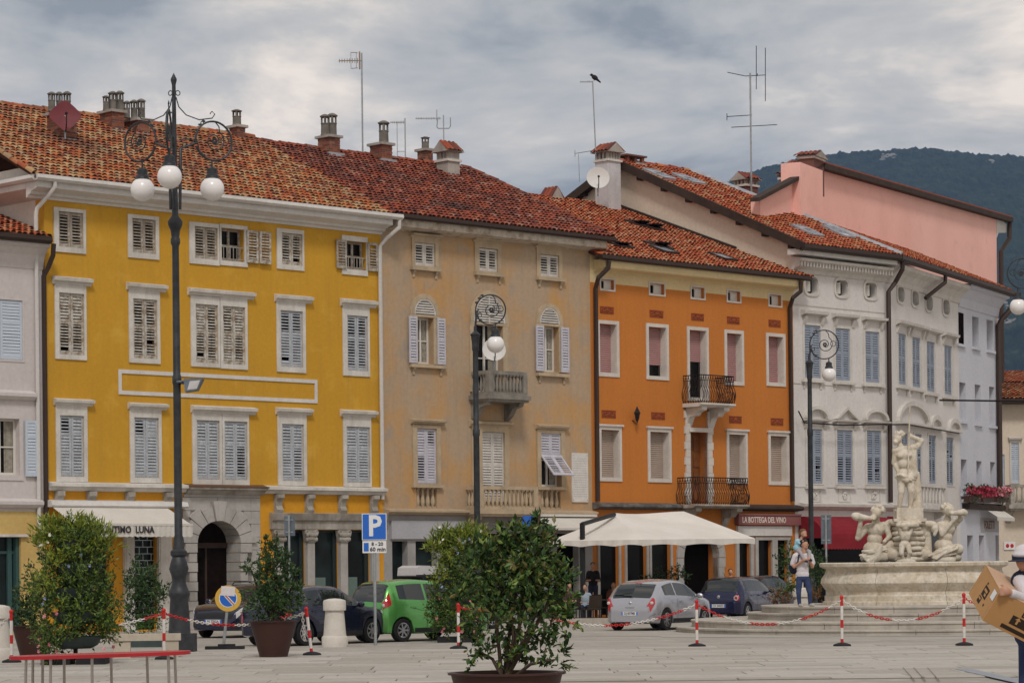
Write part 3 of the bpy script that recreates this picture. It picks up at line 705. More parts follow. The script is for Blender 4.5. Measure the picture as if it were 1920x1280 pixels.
# string course over the ground floor
zs = F.sz(100, 910)[1]
Y.profile('string_course', [(0, zs - 0.16), (-0.12, zs - 0.14), (-0.16, zs - 0.04), (-0.28, zs - 0.02), (-0.28, zs + 0.07), (0, zs + 0.12)], 0.0, F.sz(345, 910)[0], M_trim)
Y.profile('string_course', [(0, zs - 0.16), (-0.12, zs - 0.14), (-0.16, zs - 0.04), (-0.28, zs - 0.02), (-0.28, zs + 0.07), (0, zs + 0.12)], F.sz(492, 915)[0], WY, M_trim)
mb = MB(); x = F.sz(346, 915)[0]; xe = F.sz(491, 915)[0]
Y.profile('portal_ledge', [(0, zs - 0.2), (-0.1, zs - 0.2), (-0.2, zs - 0.08), (-0.33, zs - 0.04), (-0.33, zs + 0.02), (0, zs + 0.08)], x, xe, M_oldstone)
Y.profile('portal_coping', [(-0.36, zs + 0.022), (-0.36, zs + 0.05), (0, zs + 0.13), (0, zs + 0.082)], x - 0.04, xe + 0.04, mat('rusty mossy coping', (0.16, 0.06, 0.035), (0.10, 0.075, 0.04), 4.0, 0.9))
# ground floor: shop with awning
sh0, sh1, gz0, gz1 = F.rect(100, 345, 1000, 1190)
zp = F.sz(300, 985)[1]
xs_ = [F.sz(v, 1020)[0] for v in (118, 205, 230, 248, 294, 318)]
Y.hole((xs_[0], xs_[1], 0.3, zp), 0.2); Y.hole((xs_[3], xs_[4], 0.05, zp), 0.2)
mb = MB(); mb.quad((xs_[0], 0.19, 0), (xs_[4], 0.19, 0), (xs_[4], 0.19, zp), (xs_[0], 0.19, zp)); Y.part('shop_glass', mb, M_shopglass)
for i in (2, 4):
    mb = MB(); q0, q1 = (xs_[2], xs_[3]) if i == 2 else (xs_[4], xs_[5]); mb.box(q0, q1, -0.12, 0.0, 0.25, zp); mb.box(q0 - 0.05, q1 + 0.05, -0.16, 0.0, 0, 0.25)
    mb.box(q0 + 0.05, q1 - 0.05, -0.14, -0.12, 0.4, zp - 0.1); Y.part('pilaster', mb, M_trim)
mb = MB()
for k in range(14): z = 0.3 + k * 0.21; mb.box(xs_[3], xs_[4], 0.10, 0.12, z, z + 0.02)
for k in range(14):
    z = 0.3 + k * 0.21; n_ = 3
    for q in range(n_): x = xs_[3] + (xs_[4] - xs_[3]) * (q + (0.5 if k % 2 else 0.05)) / n_; mb.box(x, x + 0.018, 0.10, 0.12, z, z + 0.21)
Y.part('security_grille', mb, M_steel)
z1 = F.sz(225, 940, -0.35)[1]; z0 = F.sz(225, 951, -0.35)[1]
c0, c1 = F.sz(94, 945, -0.3)[0], F.sz(350, 948, -0.3)[0]
mb = MB(); mb.prism([(0, z0), (-0.38, z0), (-0.42, z0 + 0.05), (-0.36, z1), (0, z1 + 0.05)], c0, c1, 'x'); aw = Y.part('awning', mb, M_cornice)
zv0, zv1 = F.sz(300, 1006, -1.5)[1], F.sz(300, 984, -1.5)[1]; PR = 1.5
e0 = F.sz(150, 990, -PR)[0]; e0 = c0 + 0.05; e1 = F.sz(361, 995, -PR)[0]
mb = MB(); mb.quad((e0, -0.3, z0 + 0.02), (e1 - 0.1, -0.3, z0 + 0.02), (e1, -PR, zv1), (e0, -PR, zv1))
mb.box(e0, e1, -PR - 0.03, -PR + 0.02, zv1 - 0.02, zv1 + 0.05)
mb.build('awning_canvas', M_awnw, aw)
mb = MB(); n_ = 44
for i in range(n_):
    xa, xb = e0 + (e1 - e0) * i / n_, e0 + (e1 - e0) * (i + 1) / n_; wv = 0.015 * (i % 2)
    dz = 0.04 * abs(math.sin(math.pi * i / 2.2)); dz2 = 0.04 * abs(math.sin(math.pi * (i + 1) / 2.2))
    mb.quad((xa, -PR - 0.01 - wv, zv0 - dz + 0.03), (xb, -PR - 0.025 + wv, zv0 - dz2 + 0.03), (xb, -PR - 0.025 + wv, zv1), (xa, -PR - 0.01 - wv, zv1))
mb.build('valance', M_awnw, aw)
xt = F.sz(243, 996, -PR)[0]
text('INTIMO  LUNA', 0.28, M_letterd, aw, Matrix.Translation((xt, -PR - 0.045, (zv0 + zv1) / 2 + 0.03)) @ FACE_M, bold=0.008, squeeze=0.95)
mb = MB()
for q in (108, 168, 240, 312):
    x = F.sz(q, 925)[0]; mb.prism([(0, zs - 0.62), (-0.1, zs - 0.6), (-0.14, zs - 0.4), (-0.22, zs - 0.3), (-0.22, zs - 0.16), (0, zs - 0.16)], x - 0.13, x + 0.13, 'x')
Y.part('bracket_row', mb, M_oldstone)
# stone portal with voussoirs and quoins
p0, p1, _, pz = F.rect(345, 487, 920, 1190); o0 = F.sz(366, 1040)[0]; o1 = F.sz(447, 1040)[0]
zsp = F.sz(406, 1010)[1]; ztop = F.sz(406, 976)[1]; ro = (o1 - o0) / 2; cxp = (o0 + o1) / 2
zsp = ztop - ro * 0.82
Y.hole((o0 - 0.02, o1 + 0.02, 0.0, ztop + 0.02), 0.7)
po = MB(); po.box(p0, p1, -0.05, 0.0, ztop + 0.75, zs - 0.2); portal = Y.part('portal', po, M_greystone)
mb = MB(); mb.box(o0 - 0.02, o1 + 0.02, 0.62, 0.68, 0, ztop + 0.02); mb.build('portal_door', mat('dark portal wood', (0.008, 0.005, 0.004), (0.013, 0.008, 0.006), 6, 0.85, spec=0.05), portal)
mb = MB(); mb.box(o0, o1, 0.56, 0.62, zsp - 0.15, zsp + 0.02); mb.box(cxp - 0.03, cxp + 0.03, 0.57, 0.62, 0, zsp - 0.15); mb.build('door_transom', M_wood, portal)
nv = 9; Ri, Ro = ro, ro + 0.55
def arcp(r_, a): return cxp + r_ * math.cos(a), zsp + r_ * 0.82 * math.sin(a)
for i in range(nv):
    a, c = math.pi * i / nv + 0.012, math.pi * (i + 1) / nv - 0.012; rr = Ro + (0.12 if i % 2 == 0 else 0.0) + (0.1 if i == nv // 2 else 0)
    am = (a + c) / 2
    pr = [arcp(Ri, a), arcp(rr, a), arcp(rr, am), arcp(rr, c), arcp(Ri, c), arcp(Ri, am)]
    MB().prism(pr, -0.14 - (0.06 if i == nv // 2 else 0), 0.62, 'y').build('voussoir', M_greystone, portal)
nq = 9
for j in range(nq):
    za, zb = zsp * j / nq + 0.01, zsp * (j + 1) / nq - 0.01; ext = 0.46 if j % 2 == 0 else 0.30
    for xa, xb in ((o0 - ext, o0), (o1, o1 + ext)):
        MB().box(xa, xb, -0.13 if j % 2 == 0 else -0.10, 0.62, za, zb).build('quoin', M_greystone, portal)
MB().box(p0, o0 - 0.02, -0.03, -0.001, 0, ztop + 0.76).box(o1 + 0.02, p1, -0.03, -0.001, 0, ztop + 0.76).box(o0 - 0.02, o1 + 0.02, -0.03, -0.001, ztop + 0.02, ztop + 0.76).build('mortar_bed', mat('grey mortar', (0.24, 0.22, 0.20), None, rough=0.95), portal)
rows = np.linspace(0.02, ztop + 0.74, 11)
for j in range(10):
    za, zb = rows[j] + 0.008, rows[j + 1] - 0.008; zm = (za + zb) / 2
    for xa, xb in ((p0, o0 - 0.5), (o1 + 0.5, p1)):
        if xb - xa > 0.1: MB().box(xa, xb, -0.05, 0.0, za, zb).build('ashlar_block', M_greystone, portal)
    if zm > zsp:
        g_ = math.sqrt(max(0.0, 1 - ((zm - zsp) / (0.82 * (Ro + 0.05))) ** 2)) * (Ro + 0.05) if zm - zsp < 0.82 * (Ro + 0.05) else 0.0
        for xa, xb in ((o0 - 0.5, cxp - g_), (cxp + g_, o1 + 0.5)):
            if xb - xa > 0.06: MB().box(xa + 0.008, xb - 0.008, -0.05, 0.0, za, zb).build('ashlar_block', M_greystone, portal)
# colonnade shop front on the right
ze0, ze1 = F.sz(600, 992)[1], F.sz(600, 963)[1]
e0, e1 = F.sz(505, 980)[0], WY - 0.02
mb = MB(); mb.prism([(0, ze0), (-0.14, ze0), (-0.14, ze0 + 0.25), (-0.22, ze0 + 0.3), (-0.3, ze1), (0, ze1 + 0.03)], e0, e1, 'x'); ent = Y.part('entablature', mb, M_oldstone)
cols = [520, 578, 640, 699]
for i, q in enumerate(cols):
    x = F.sz(q, 1060)[0]; cap = Y.part('column', MB().box(x - 0.19, x + 0.19, -0.2, 0.0, 0.0, 0.3).box(x - 0.155, x + 0.155, -0.16, 0.0, 0.3, ze0 - 0.42), M_greystone)
    mb = MB(); mb.prism([(x - 0.17, ze0 - 0.42), (x + 0.17, ze0 - 0.42), (x + 0.26, ze0 - 0.02), (x - 0.26, ze0 - 0.02)], -0.2, -0.001, 'y')
    for k in range(7):
        for rr in range(2): mb.sphere((x - 0.2 + 0.066 * k, -0.2 - 0.02 * rr, ze0 - 0.32 + 0.15 * rr + rng.uniform(-0.02, 0.02)), (0.05, 0.05, 0.075), 0, 7, 5)
    for sg in (-1, 1): mb.torus((x + sg * 0.2, -0.2, ze0 - 0.1), 0.06, 0.03, 'y', 0, 10, 5)
    mb.build('capital', M_oldstone, cap)
    mb = MB(); zt = zs - 0.16
    mb.prism([(0, ze1), (-0.16, ze1 + 0.02), (-0.2, ze1 + 0.12), (-0.12, ze1 + 0.25), (-0.16, zt - 0.2), (-0.26, zt - 0.12), (-0.26, zt), (0, zt)], x - 0.13, x + 0.13, 'x'); mb.build('scroll_bracket', M_oldstone, cap)
xc = [F.sz(q, 1060)[0] for q in cols]
for i in range(3):
    a, c = xc[i] + 0.15, xc[i + 1] - 0.15; Y.hole((a, c, 0.25, ze0 - 0.02), 0.13)
    mb = MB(); mb.quad((a, 0.12, 0.25), (c, 0.12, 0.25), (c, 0.12, ze0), (a, 0.12, ze0)); g_ = Y.part('shop_glass', mb, M_shopglass)
    mb = MB(); ring(mb, a, c, 0.25, ze0 - 0.02, a + 0.05, c - 0.16, 0.35, ze0 - 0.1, 0.06, 0.11); mb.build('glass_frame', mat('dark green frame', (0.02, 0.03, 0.028), None, rough=0.5), g_)
    mb = MB(); mb.box(a + 0.1, c - 0.45, 0.108, 0.118, 0.3, 1.6); mb.build('display_panel', mat('pale green display', (0.12, 0.17, 0.15), None, rough=0.7), g_)
zc = F.sz(100, 376)[1]
Y.wall(0, WY, 0, zc + 0.35, [(0, 1), (zs - 0.1, 0)], [M_yellow, M_yellow2])
mb = MB(); mb.box(-0.012, -0.002, 0.45, 12.0, 0, 14.2); mb.box(-0.011, -0.002, 0.36, 0.45, 0, 12.3); mb.box(-0.010, -0.002, 0.28, 0.36, 0, 11.9); Y.part('side_wall', mb, M_cream_side)
# cornice, gutter, roof
prof = [(0, zc), (-0.06, zc), (-0.10, zc + 0.07), (-0.22, zc + 0.10), (-0.26, zc + 0.17), (-0.40, zc + 0.21), (-0.62, zc + 0.27), (-0.62, zc + 0.47), (-0.66, zc + 0.50), (0, zc + 0.50)]
co = Y.profile('cornice', prof, -0.64, WY + 0.02, M_cornice)
mb = MB(); mb.prism([(-0.64, zc + 0.27), (-0.0, zc + 0.02), (-0.0, zc + 0.5), (-0.66, zc + 0.5)], 0.0, 9.0, 'y'); mb.build('cornice_return', M_cornice, co)
zg = zc + 0.5
mb = MB(); mb.prism([(-0.80, zg + 0.13), (-0.82, zg + 0.02), (-0.74, zg - 0.05), (-0.68, zg - 0.05), (-0.62, zg + 0.02), (-0.62, zg + 0.13)], -0.75, WY + 0.35, 'x'); mb.prism([(-0.80, zg + 0.13), (-0.82, zg + 0.02), (-0.74, zg - 0.05), (-0.66, zg - 0.05), (-0.66, zg + 0.13)], -0.6, 9.0, 'y'); Y.part('gutter', mb, M_cornice)
RN = 6.8; RZ = FY.sz(400, 250, RN)[1]
eave = (-0.72, zg + 0.10)
YR, tzY = roof(Y, 'roof', [(-0.75, -0.72), (WY - 0.02, -0.72), (WY - 0.02, RN), (1.2, RN), (-0.75, 2.6)], eave, (RN, RZ), M_tileY, indiv=290)
rb, _ = roof(Y, 'rear_roof', [(0.2, 0), (1, 0), (1, 1), (0, 1)], (0, 0), (1, 1), M_tileY) if False else (None, None)
mb = MB(); mb.quad((0.0, RN, RZ), (WY, RN, RZ), (WY, RN + 7, RZ - 3.2), (0.0, RN + 7, RZ - 3.2)); mb.build('rear_slope', M_under, YR)
ridge_caps(YR, (0.6, RN, RZ + 0.02), (WY, RN, RZ + 0.02), M_tileY)
ridge_caps(YR, (-0.75, -0.6, eave[1] + 0.05), (-0.72, 2.6, tzY(2.6) + 0.05), M_tileY, 0.1)
# downpipes
x0, zz = F.sz(103, 345, -0.7)
downpipe(Y, [(x0, -0.70, zg - 0.04), (x0, -0.70, zg - 0.2), (x0 - 0.08, -0.45, zg - 0.45), (x0 - 0.25, -0.12, zg - 0.8), (x0 - 0.27, -0.08, zg - 1.0), (x0 - 0.27, -0.08, 2.6)], 0.065, M_pipewhite)
xr = WY - 0.06
downpipe(Y, [(xr + 0.3, -0.70, zg - 0.04), (xr + 0.3, -0.70, zg - 0.3), (xr + 0.1, -0.3, zg - 0.62), (xr - 0.05, -0.1, zg - 0.9), (xr - 0.05, -0.1, 4.2)], 0.07, M_pipewhite)
# chimneys of the ochre house
chimney_pots(Y, YR, tzY, (82, 144, 214, 262), [(90, 104, 172, 214), (105, 118, 172, 214), (119, 133, 171, 214)], 5.6, 0.8)
chimney_pots(Y, YR, tzY, (183, 233, 211, 245), [(193, 205, 179, 211), (204, 219, 171, 211), (218, 232, 170, 211)], 6.0, 0.8)
chimney_pots(Y, YR, tzY, (231, 282, 227, 252), [(232, 244, 189, 227), (245, 258, 187, 227), (258, 272, 185, 227)], 5.3, 0.7)
chimney_pots(Y, YR, tzY, (428, 460, 239, 262), [(436, 452, 205, 238)], 6.2, 0.6)
chimney_pots(Y, YR, tzY, (594, 638, 258, 288), [(602, 617, 214, 256), (615, 631, 212, 256)], 5.6, 0.7)
chimney_pots(Y, YR, tzY, (692, 736, 272, 300), [(711, 728, 226, 270)], 5.6, 0.7)

# ------------------------------------------------------------------ tan house
FT = FA.sub(13.307); WT = 10.07; F = FT
T = Bld('tan_house', 'stained tan plaster house with arched windows and stone balconies', FT)
for fr, op, sl in (((771, 821, 446, 503), (777, 815, 456, 499), (768, 823, 502, 508)), ((889, 938, 455, 513), (897, 932, 466, 509), (888, 942, 512, 518)), ((1005, 1053, 466, 522), (1012, 1047, 478, 519), (1004, 1056, 521, 527))):
    T.window(fr, op, M_sh_white, P1, fm=M_tanstone, sill=sl, cornice=(fr[0] - 3, fr[1] + 3, fr[2] - 7, fr[2]), proud=0.05)
def arch_window(b, outer, ytop, ysp, op, m, kind, lun, leavespx, sill=None):
    """round headed window: op pixel box below the spring line; lunette above it"""
    F = b.F
    wn, (o0, o1, p0, p1) = b.window((outer[0], outer[1], ysp, op[3]), op, m, both(24, 30), kind=kind, fm=M_tanstone, frame_bottom=False, proud=0.05, sill=sill, depth=0.3,
                     leaves=[(F.sz(leavespx[0], op[2] + 40)[0], -0.085), (F.sz(leavespx[1], op[2] + 40)[0], -0.085)] if leavespx else None)
    a0, a1 = F.sz(outer[0], ysp)[0], F.sz(outer[1], ysp)[0]; zs_ = F.sz((outer[0] + outer[1]) / 2, ysp)[1]; zt = F.sz((outer[0] + outer[1]) / 2, ytop)[1]
    c = (a0 + a1) / 2; A = (a1 - a0) / 2; Hh = zt - zs_; t = 0.16
    mb = MB(); n = 14
    for i in range(n):
        u, v = math.pi * i / n, math.pi * (i + 1) / n
        pts = [(c + A * math.cos(u), zs_ + Hh * math.sin(u)), (c + A * math.cos(v), zs_ + Hh * math.sin(v)), (c + (A - t) * math.cos(v), zs_ + (Hh - t) * math.sin(v)), (c + (A - t) * math.cos(u), zs_ + (Hh - t) * math.sin(u))]
        mb.prism(pts, -0.07, 0.0, 'y')
    mb.box(a0, a1, -0.06, 0.0, zs_ - 0.09, zs_)
    mb.build('arch_moulding', M_tanstone, wn)
    mb = MB(); mb.prism([(c + (A - t) * math.cos(math.pi * i / n), zs_ + (Hh - t) * math.sin(math.pi * i / n)) for i in range(n + 1)], -0.015, -0.004, 'y', 1)
    k = int((Hh - t) / 0.085)
    for i in range(k):
        z = zs_ + 0.03 + i * 0.085; hw = (A - t) * math.sqrt(max(0.02, 1 - ((z + 0.05 - zs_) / (Hh - t)) ** 2)) - 0.05
        if hw > 0.05: mb.obox((c, -0.03, z + 0.035), (hw, 0.006, 0.042), Matrix.Rotation(R(-35), 3, 'X'), 0)
    ring_ = []
    for i in range(n + 1): u = math.pi * i / n; ring_.append((c + (A - t - 0.035) * math.cos(u), -0.04, zs_ + (Hh - t - 0.035) * math.sin(u)))
    mb.tube(ring_, 0.035, 5, 0); mb.box(c - 0.03, c + 0.03, -0.05, -0.02, zs_, zs_ + Hh - t, 0) if lun == 'door' else None
    mb.build('lunette', [M_sh_white, M_dark], wn)
    return wn
arch_window(T, (768, 822, 0, 0), 551, 590, (782, 812, 595, 682), M_sh_lav, 'open', '', (764, 817), (767, 833, 684, 690))
arch_window(T, (1004, 1054, 0, 0), 568, 607, (1017, 1047, 612, 697), M_sh_lav, 'open', '', (1002, 1049), (1004, 1063, 700, 706))
arch_window(T, (880, 952, 0, 0), 545, 605, (891, 942, 606, 736), M_sh_white, 'glazed', 'door', None)
# third row
def pilaster_window(fr, op, cor, m, pan):
    T.window(fr, op, m, pan, cornice=cor, fm=M_tanstone, proud=0.06)
pilaster_window((773, 825, 797, 908), (781, 818, 803, 906), (769, 831, 787, 795), M_sh_lav, (both(OPN, SHT), both(SHT, OPN, 0.68)))
T.window((884, 953, 800, 940), (903, 945, 810, 940), M_sh_white, both(30, 26), cornice=(879, 957, 790, 800), fm=M_tanstone, proud=0.06)
wn, (o0, o1, p0, p1) = T.window((1006, 1058, 806, 913), (1013, 1051, 812, 912), M_sh_lav, both(OPN, SHT), cornice=(1003, 1063, 797, 805), fm=M_tanstone, proud=0.06, kind='glazed')
lw = (o1 - o0) / 2 - 0.004; hh = p1 - p0
for i in range(2):
    link('shutter', leaf_mesh(lw, hh * 0.40, M_sh_lav, ((0, 1, 30),), i), wn, (o0 + i * (lw + 0.008), 0.02, p1 - hh * 0.40))
    o_ = link('shutter', leaf_mesh(lw, hh * 0.52, M_sh_lav, ((0, 1, 30),), i + 2), wn, (o0 + i * (lw + 0.008), -0.02, p1 - hh * 0.42))
    o_.rotation_euler = (R(180 - 42), 0, 0); o_.location = (o0 + i * (lw + 0.008), -0.02, p1 - hh * 0.41)
for sl in ((771, 827, 908, 914), (1005, 1060, 913, 918)):
    a0, a1, c0, c1 = F.rect(*sl); T.part('sill', MB().box(a0, a1, -0.14, 0, c0, c1), M_tanstone)
for q in ((781, 819, 914, 951), (1014, 1051, 918, 953)):
    a0, a1, c0, c1 = F.rect(*q); T.hole((a0, a1, c0, c1), 0.2)
    bk = MB(); bk.quad((a0, 0.19, c0), (a1, 0.19, c0), (a1, 0.19, c1), (a0, 0.19, c1)); ap = T.part('apron', bk, M_tanstone)
    for i in range(4): link('baluster', baluster_mesh(c1 - c0, 0.085, M_tanstone), ap, (a0 + (a1 - a0) * (i + 0.5) / 4, 0.09, c0))
PB = 0.95
s0 = F.sz(917, 715, -PB)[0]; s1 = F.sz(989, 720, -PB)[0]; zr = F.sz(940, 695, -PB)[1]; zsl = F.sz(940, 740, -PB)[1]
stone_balcony(T, s0, s1, PB, zsl, zr, 9, mat('dark balcony stone', (0.27, 0.245, 0.21), (0.19, 0.17, 0.145), 2.0, 0.92, 0.3, 24, streak=0.5, dirt=(0.08, 0.07, 0.06)), 4, 0.15, 0.7)
s0 = F.sz(899, 930, -0.7)[0]; s1 = F.sz(1009, 930, -0.7)[0]; zr = F.sz(940, 911, -0.7)[1]; zsl = F.sz(940, 954, -0.7)[1]
stone_balcony(T, s0, s1, 0.7, zsl, zr, 12, M_tanstone, 3, 0.17, 0.5)
a0, a1, c0, c1 = F.rect(1071, 1101, 849, 941)
pl = T.part('plaque', MB().box(a0, a1, -0.05, 0.0, c0, c1), mat('white marble plaque', (0.66, 0.62, 0.58), (0.60, 0.56, 0.52), 3, 0.5))
mb = MB()
for k in range(17):
    z = c1 - 0.22 - k * 0.085; x = a0 + 0.07
    while x < a1 - 0.1: wd = rng.uniform(0.02, 0.09); mb.box(x, min(x + wd, a1 - 0.07), -0.052, -0.05, z, z + 0.022); x += wd + 0.025
for x in (a0 + 0.05, a1 - 0.05):
    for z in (c0 + 0.08, c1 - 0.08): mb.sphere((x, -0.055, z), 0.02, 0, 6, 4)
mb.build('inscription', mat('faded engraving', (0.42, 0.39, 0.36), None), pl)
zl = F.sz(900, 961)[1]
T.profile('string_course', [(0, zl - 0.1), (-0.18, zl - 0.08), (-0.32, zl), (-0.32, zl + 0.06), (0, zl + 0.12)], 0, WT, M_tanstone)
# ground floor shop on the left, cafe openings on the right
a0, a1, c0, c1 = F.rect(731, 868, 976, 1010); T.part('shop_fascia', MB().box(a0, a1, -0.1, 0, c0, c1), mat('pale grey fascia', (0.42, 0.41, 0.43), (0.38, 0.37, 0.39), 1.0, 0.7))
for q in ((736, 765), (780, 820), (830, 866)):
    a0, a1, _, c1 = F.rect(q[0], q[1], 1014, 1180); T.hole((a0, a1, 0.1, c1), 0.3); T.part('shop_glass', MB().quad((a0, 0.28, 0.1), (a1, 0.28, 0.1), (a1, 0.28, c1), (a0, 0.28, c1)), M_shopglass)
for q in ((895, 955), (975, 1030), (1045, 1085)):
    a0, a1, _, c1 = F.rect(q[0], q[1], 1000, 1180); T.hole((a0, a1, 0.1, c1), 0.3); T.part('cafe_opening', MB().quad((a0, 0.28, 0.1), (a1, 0.28, 0.1), (a1, 0.28, c1), (a0, 0.28, c1)), M_dark)
c0, c1 = F.sz(1005, 975, -0.2)[0], WT - 0.05; zA = F.sz(1050, 968, -0.2)[1]; zB = F.sz(1050, 990, -1.2)[1]
aw = T.part('awning', MB().quad((c0, -0.12, zA), (c1, -0.12, zA), (c1, -1.2, zB), (c0, -1.2, zB)).box(c0, c1, -1.24, -1.19, zB - 0.06, zB + 0.02).box(c0, c1, -0.3, 0, zA, zA + 0.16), M_awnw)
M_shopg = mat('grey shop plaster', (0.36, 0.34, 0.33), (0.29, 0.27, 0.26), 1.2, 0.85)
T.wall(0, WT, 0, 13.6, [(0, 1), (zl, 0)], [M_tan, M_shopg])
zt = F.sz(900, 441, -0.5)[1]
T.profile('cornice', [(0, zt - 0.06), (-0.1, zt - 0.04), (-0.5, zt + 0.0), (-0.55, zt + 0.02), (-0.55, zt + 0.26), (0, zt + 0.26)], 0.25, WT + 0.35, mat('peeling cornice paint', (0.52, 0.45, 0.37), (0.28, 0.2, 0.14), 3.0, 0.9, streak=0.5, lo=0.5, hi=0.7))
T.profile('gutter', [(-0.74, zt + 0.42), (-0.76, zt + 0.3), (-0.68, zt + 0.24), (-0.54, zt + 0.27), (-0.54, zt + 0.42)], 0.1, WT + 0.6, M_gutter)
ev = (-0.68, zt + 0.40); RZT = FT.sz(800, 308, RN)[1]
TR, tzT = roof(T, 'roof', [(-0.02, -0.68), (WT + 0.6, -0.68), (WT + 0.45, RN), (-0.02, RN)], ev, (RN, RZT), M_tileT, indiv=200)
mb = MB(); mb.quad((0, RN, RZT), (WT + 0.45, RN, RZT), (WT + 0.45, RN + 7, RZT - 3.2), (0, RN + 7, RZT - 3.2)); mb.build('rear_slope', M_under, TR)
T.part('gable', MB().prism([(-0.0, 13.0), (RN * 2, 13.0), (RN, RZT - 0.1)], WT - 0.02, WT, 'x'), M_tan)
ridge_caps(TR, (0, RN, RZT + 0.02), (WT + 0.45, RN, RZT + 0.02), M_tileT); ridge_caps(TR, (WT + 0.55, -0.6, tzT(-0.6) + 0.04), (WT + 0.42, RN, RZT + 0.04), M_tileT, 0.11)
chimney_pots(T, TR, tzT, (782, 812, 283, 305), [(791, 804, 256, 282)], 5.9, 0.6)
chimney_house(T, TR, (818, 862, 303, 326), (806, 868, 262, 283), 5.4, M_mortar, 1.0, M_tileT, 5)

# ------------------------------------------------------------------ house at the left edge
FL = FA.sub(-0.153); F = FL
Lh = Bld('pale_house', 'low pale grey plaster house with light blue shutters at the left edge', FL)
xr = F.sz(80, 700)[0] + 0.02; xl = -5.0; NL = -0.06
ze = F.sz(50, 452, -0.5)[1]
Lh.window((-40, 45, 560, 677), (-40, 42, 561, 673), M_sh_lb, both(16, 16, 0.62), fm=M_leftwhite, proud=0.02)
wn, (o0, o1, p0, p1) = Lh.window((-30, 43, 775, 900), (-25, 36, 784, 890), M_sh_lb, both(16, 16, 0.7), fm=M_leftwhite, proud=0.03, kind='glazed')
lw = F.sz(67, 840)[0] - F.sz(45, 840)[0]
link('shutter', leaf_mesh(lw, p1 - p0, M_sh_lb, both(16, 16, 0.7), 1), wn, (F.sz(45, 840)[0], -0.08, p0 - 0.03))
for pxl in ((-30, 62, 734, 750), (-30, 76, 937, 953)):
    a0, a1, c0, c1 = F.rect(*pxl); a0 = xl; Lh.profile('string_course', [(0, c0), (-0.12, c0 + 0.03), (-0.2, c0 + 0.12), (-0.2, c1 - 0.04), (0, c1 + 0.05)], a0, a1, M_leftwhite)
a1 = F.sz(40, 1060)[0]; c1 = F.sz(20, 1006)[1]; Lh.hole((xl, a1, 0.2, c1), 0.3); g_ = Lh.part('shop_glass', MB().quad((xl, 0.28, 0.2), (a1, 0.28, 0.2), (a1, 0.28, c1), (xl, 0.28, c1)), M_shopglass)
MB().box(a1 - 0.35, a1 - 0.2, 0.2, 0.27, 0.2, c1).box(a1 - 0.12, a1, 0.1, 0.27, 0.2, c1).box(xl, a1, 0.22, 0.27, c1 - 0.5, c1 - 0.42).build('glass_frame', mat('teal shop frame', (0.04, 0.09, 0.085), None, rough=0.5), g_)
a0, a1_, c0_, c1_ = F.rect(-30, 50, 1001, 1006); Lh.part('shop_lintel', MB().box(xl, a1_, -0.1, 0, c0_, c1_), M_trim)
zo = F.sz(40, 958)[1]
Lh.wall(xl, xr, 0, ze + 0.1, [(0, 1), (zo, 0)], [M_leftwhite, M_ochre], depth=5.0)
Lh.profile('cornice', [(0, ze - 0.75), (-0.02, ze - 0.75), (-0.05, ze - 0.62), (-0.12, ze - 0.35), (-0.28, ze - 0.16), (-0.42, ze - 0.1), (-0.42, ze), (0, ze)], xl, xr + 0.02, M_leftwhite)
Lh.profile('gutter', [(-0.6, ze + 0.2), (-0.62, ze + 0.06), (-0.54, ze - 0.02), (-0.4, ze - 0.02), (-0.4, ze + 0.2)], xl, F.sz(95, 455, -0.5)[0], M_gutter)
nn, zz = F.nz(0, 404, xr + 0.1)
roof(Lh, 'roof', [(xl, -0.55), (F.sz(94, 450, -0.5)[0], -0.55), (F.sz(94, 450, -0.5)[0] - 0.02, nn), (xl, nn)], (-0.55, ze + 0.17), (nn, zz), M_tileO, indiv=60)
x = F.sz(84, 700, -0.1)[0]
downpipe(Lh, [(x + 0.1, -0.5, ze), (x + 0.1, -0.45, ze - 0.35), (x + 0.09, -0.2, ze - 0.7), (x, -0.1, ze - 0.95), (x, -0.1, 3.0)], 0.075, M_pipe)
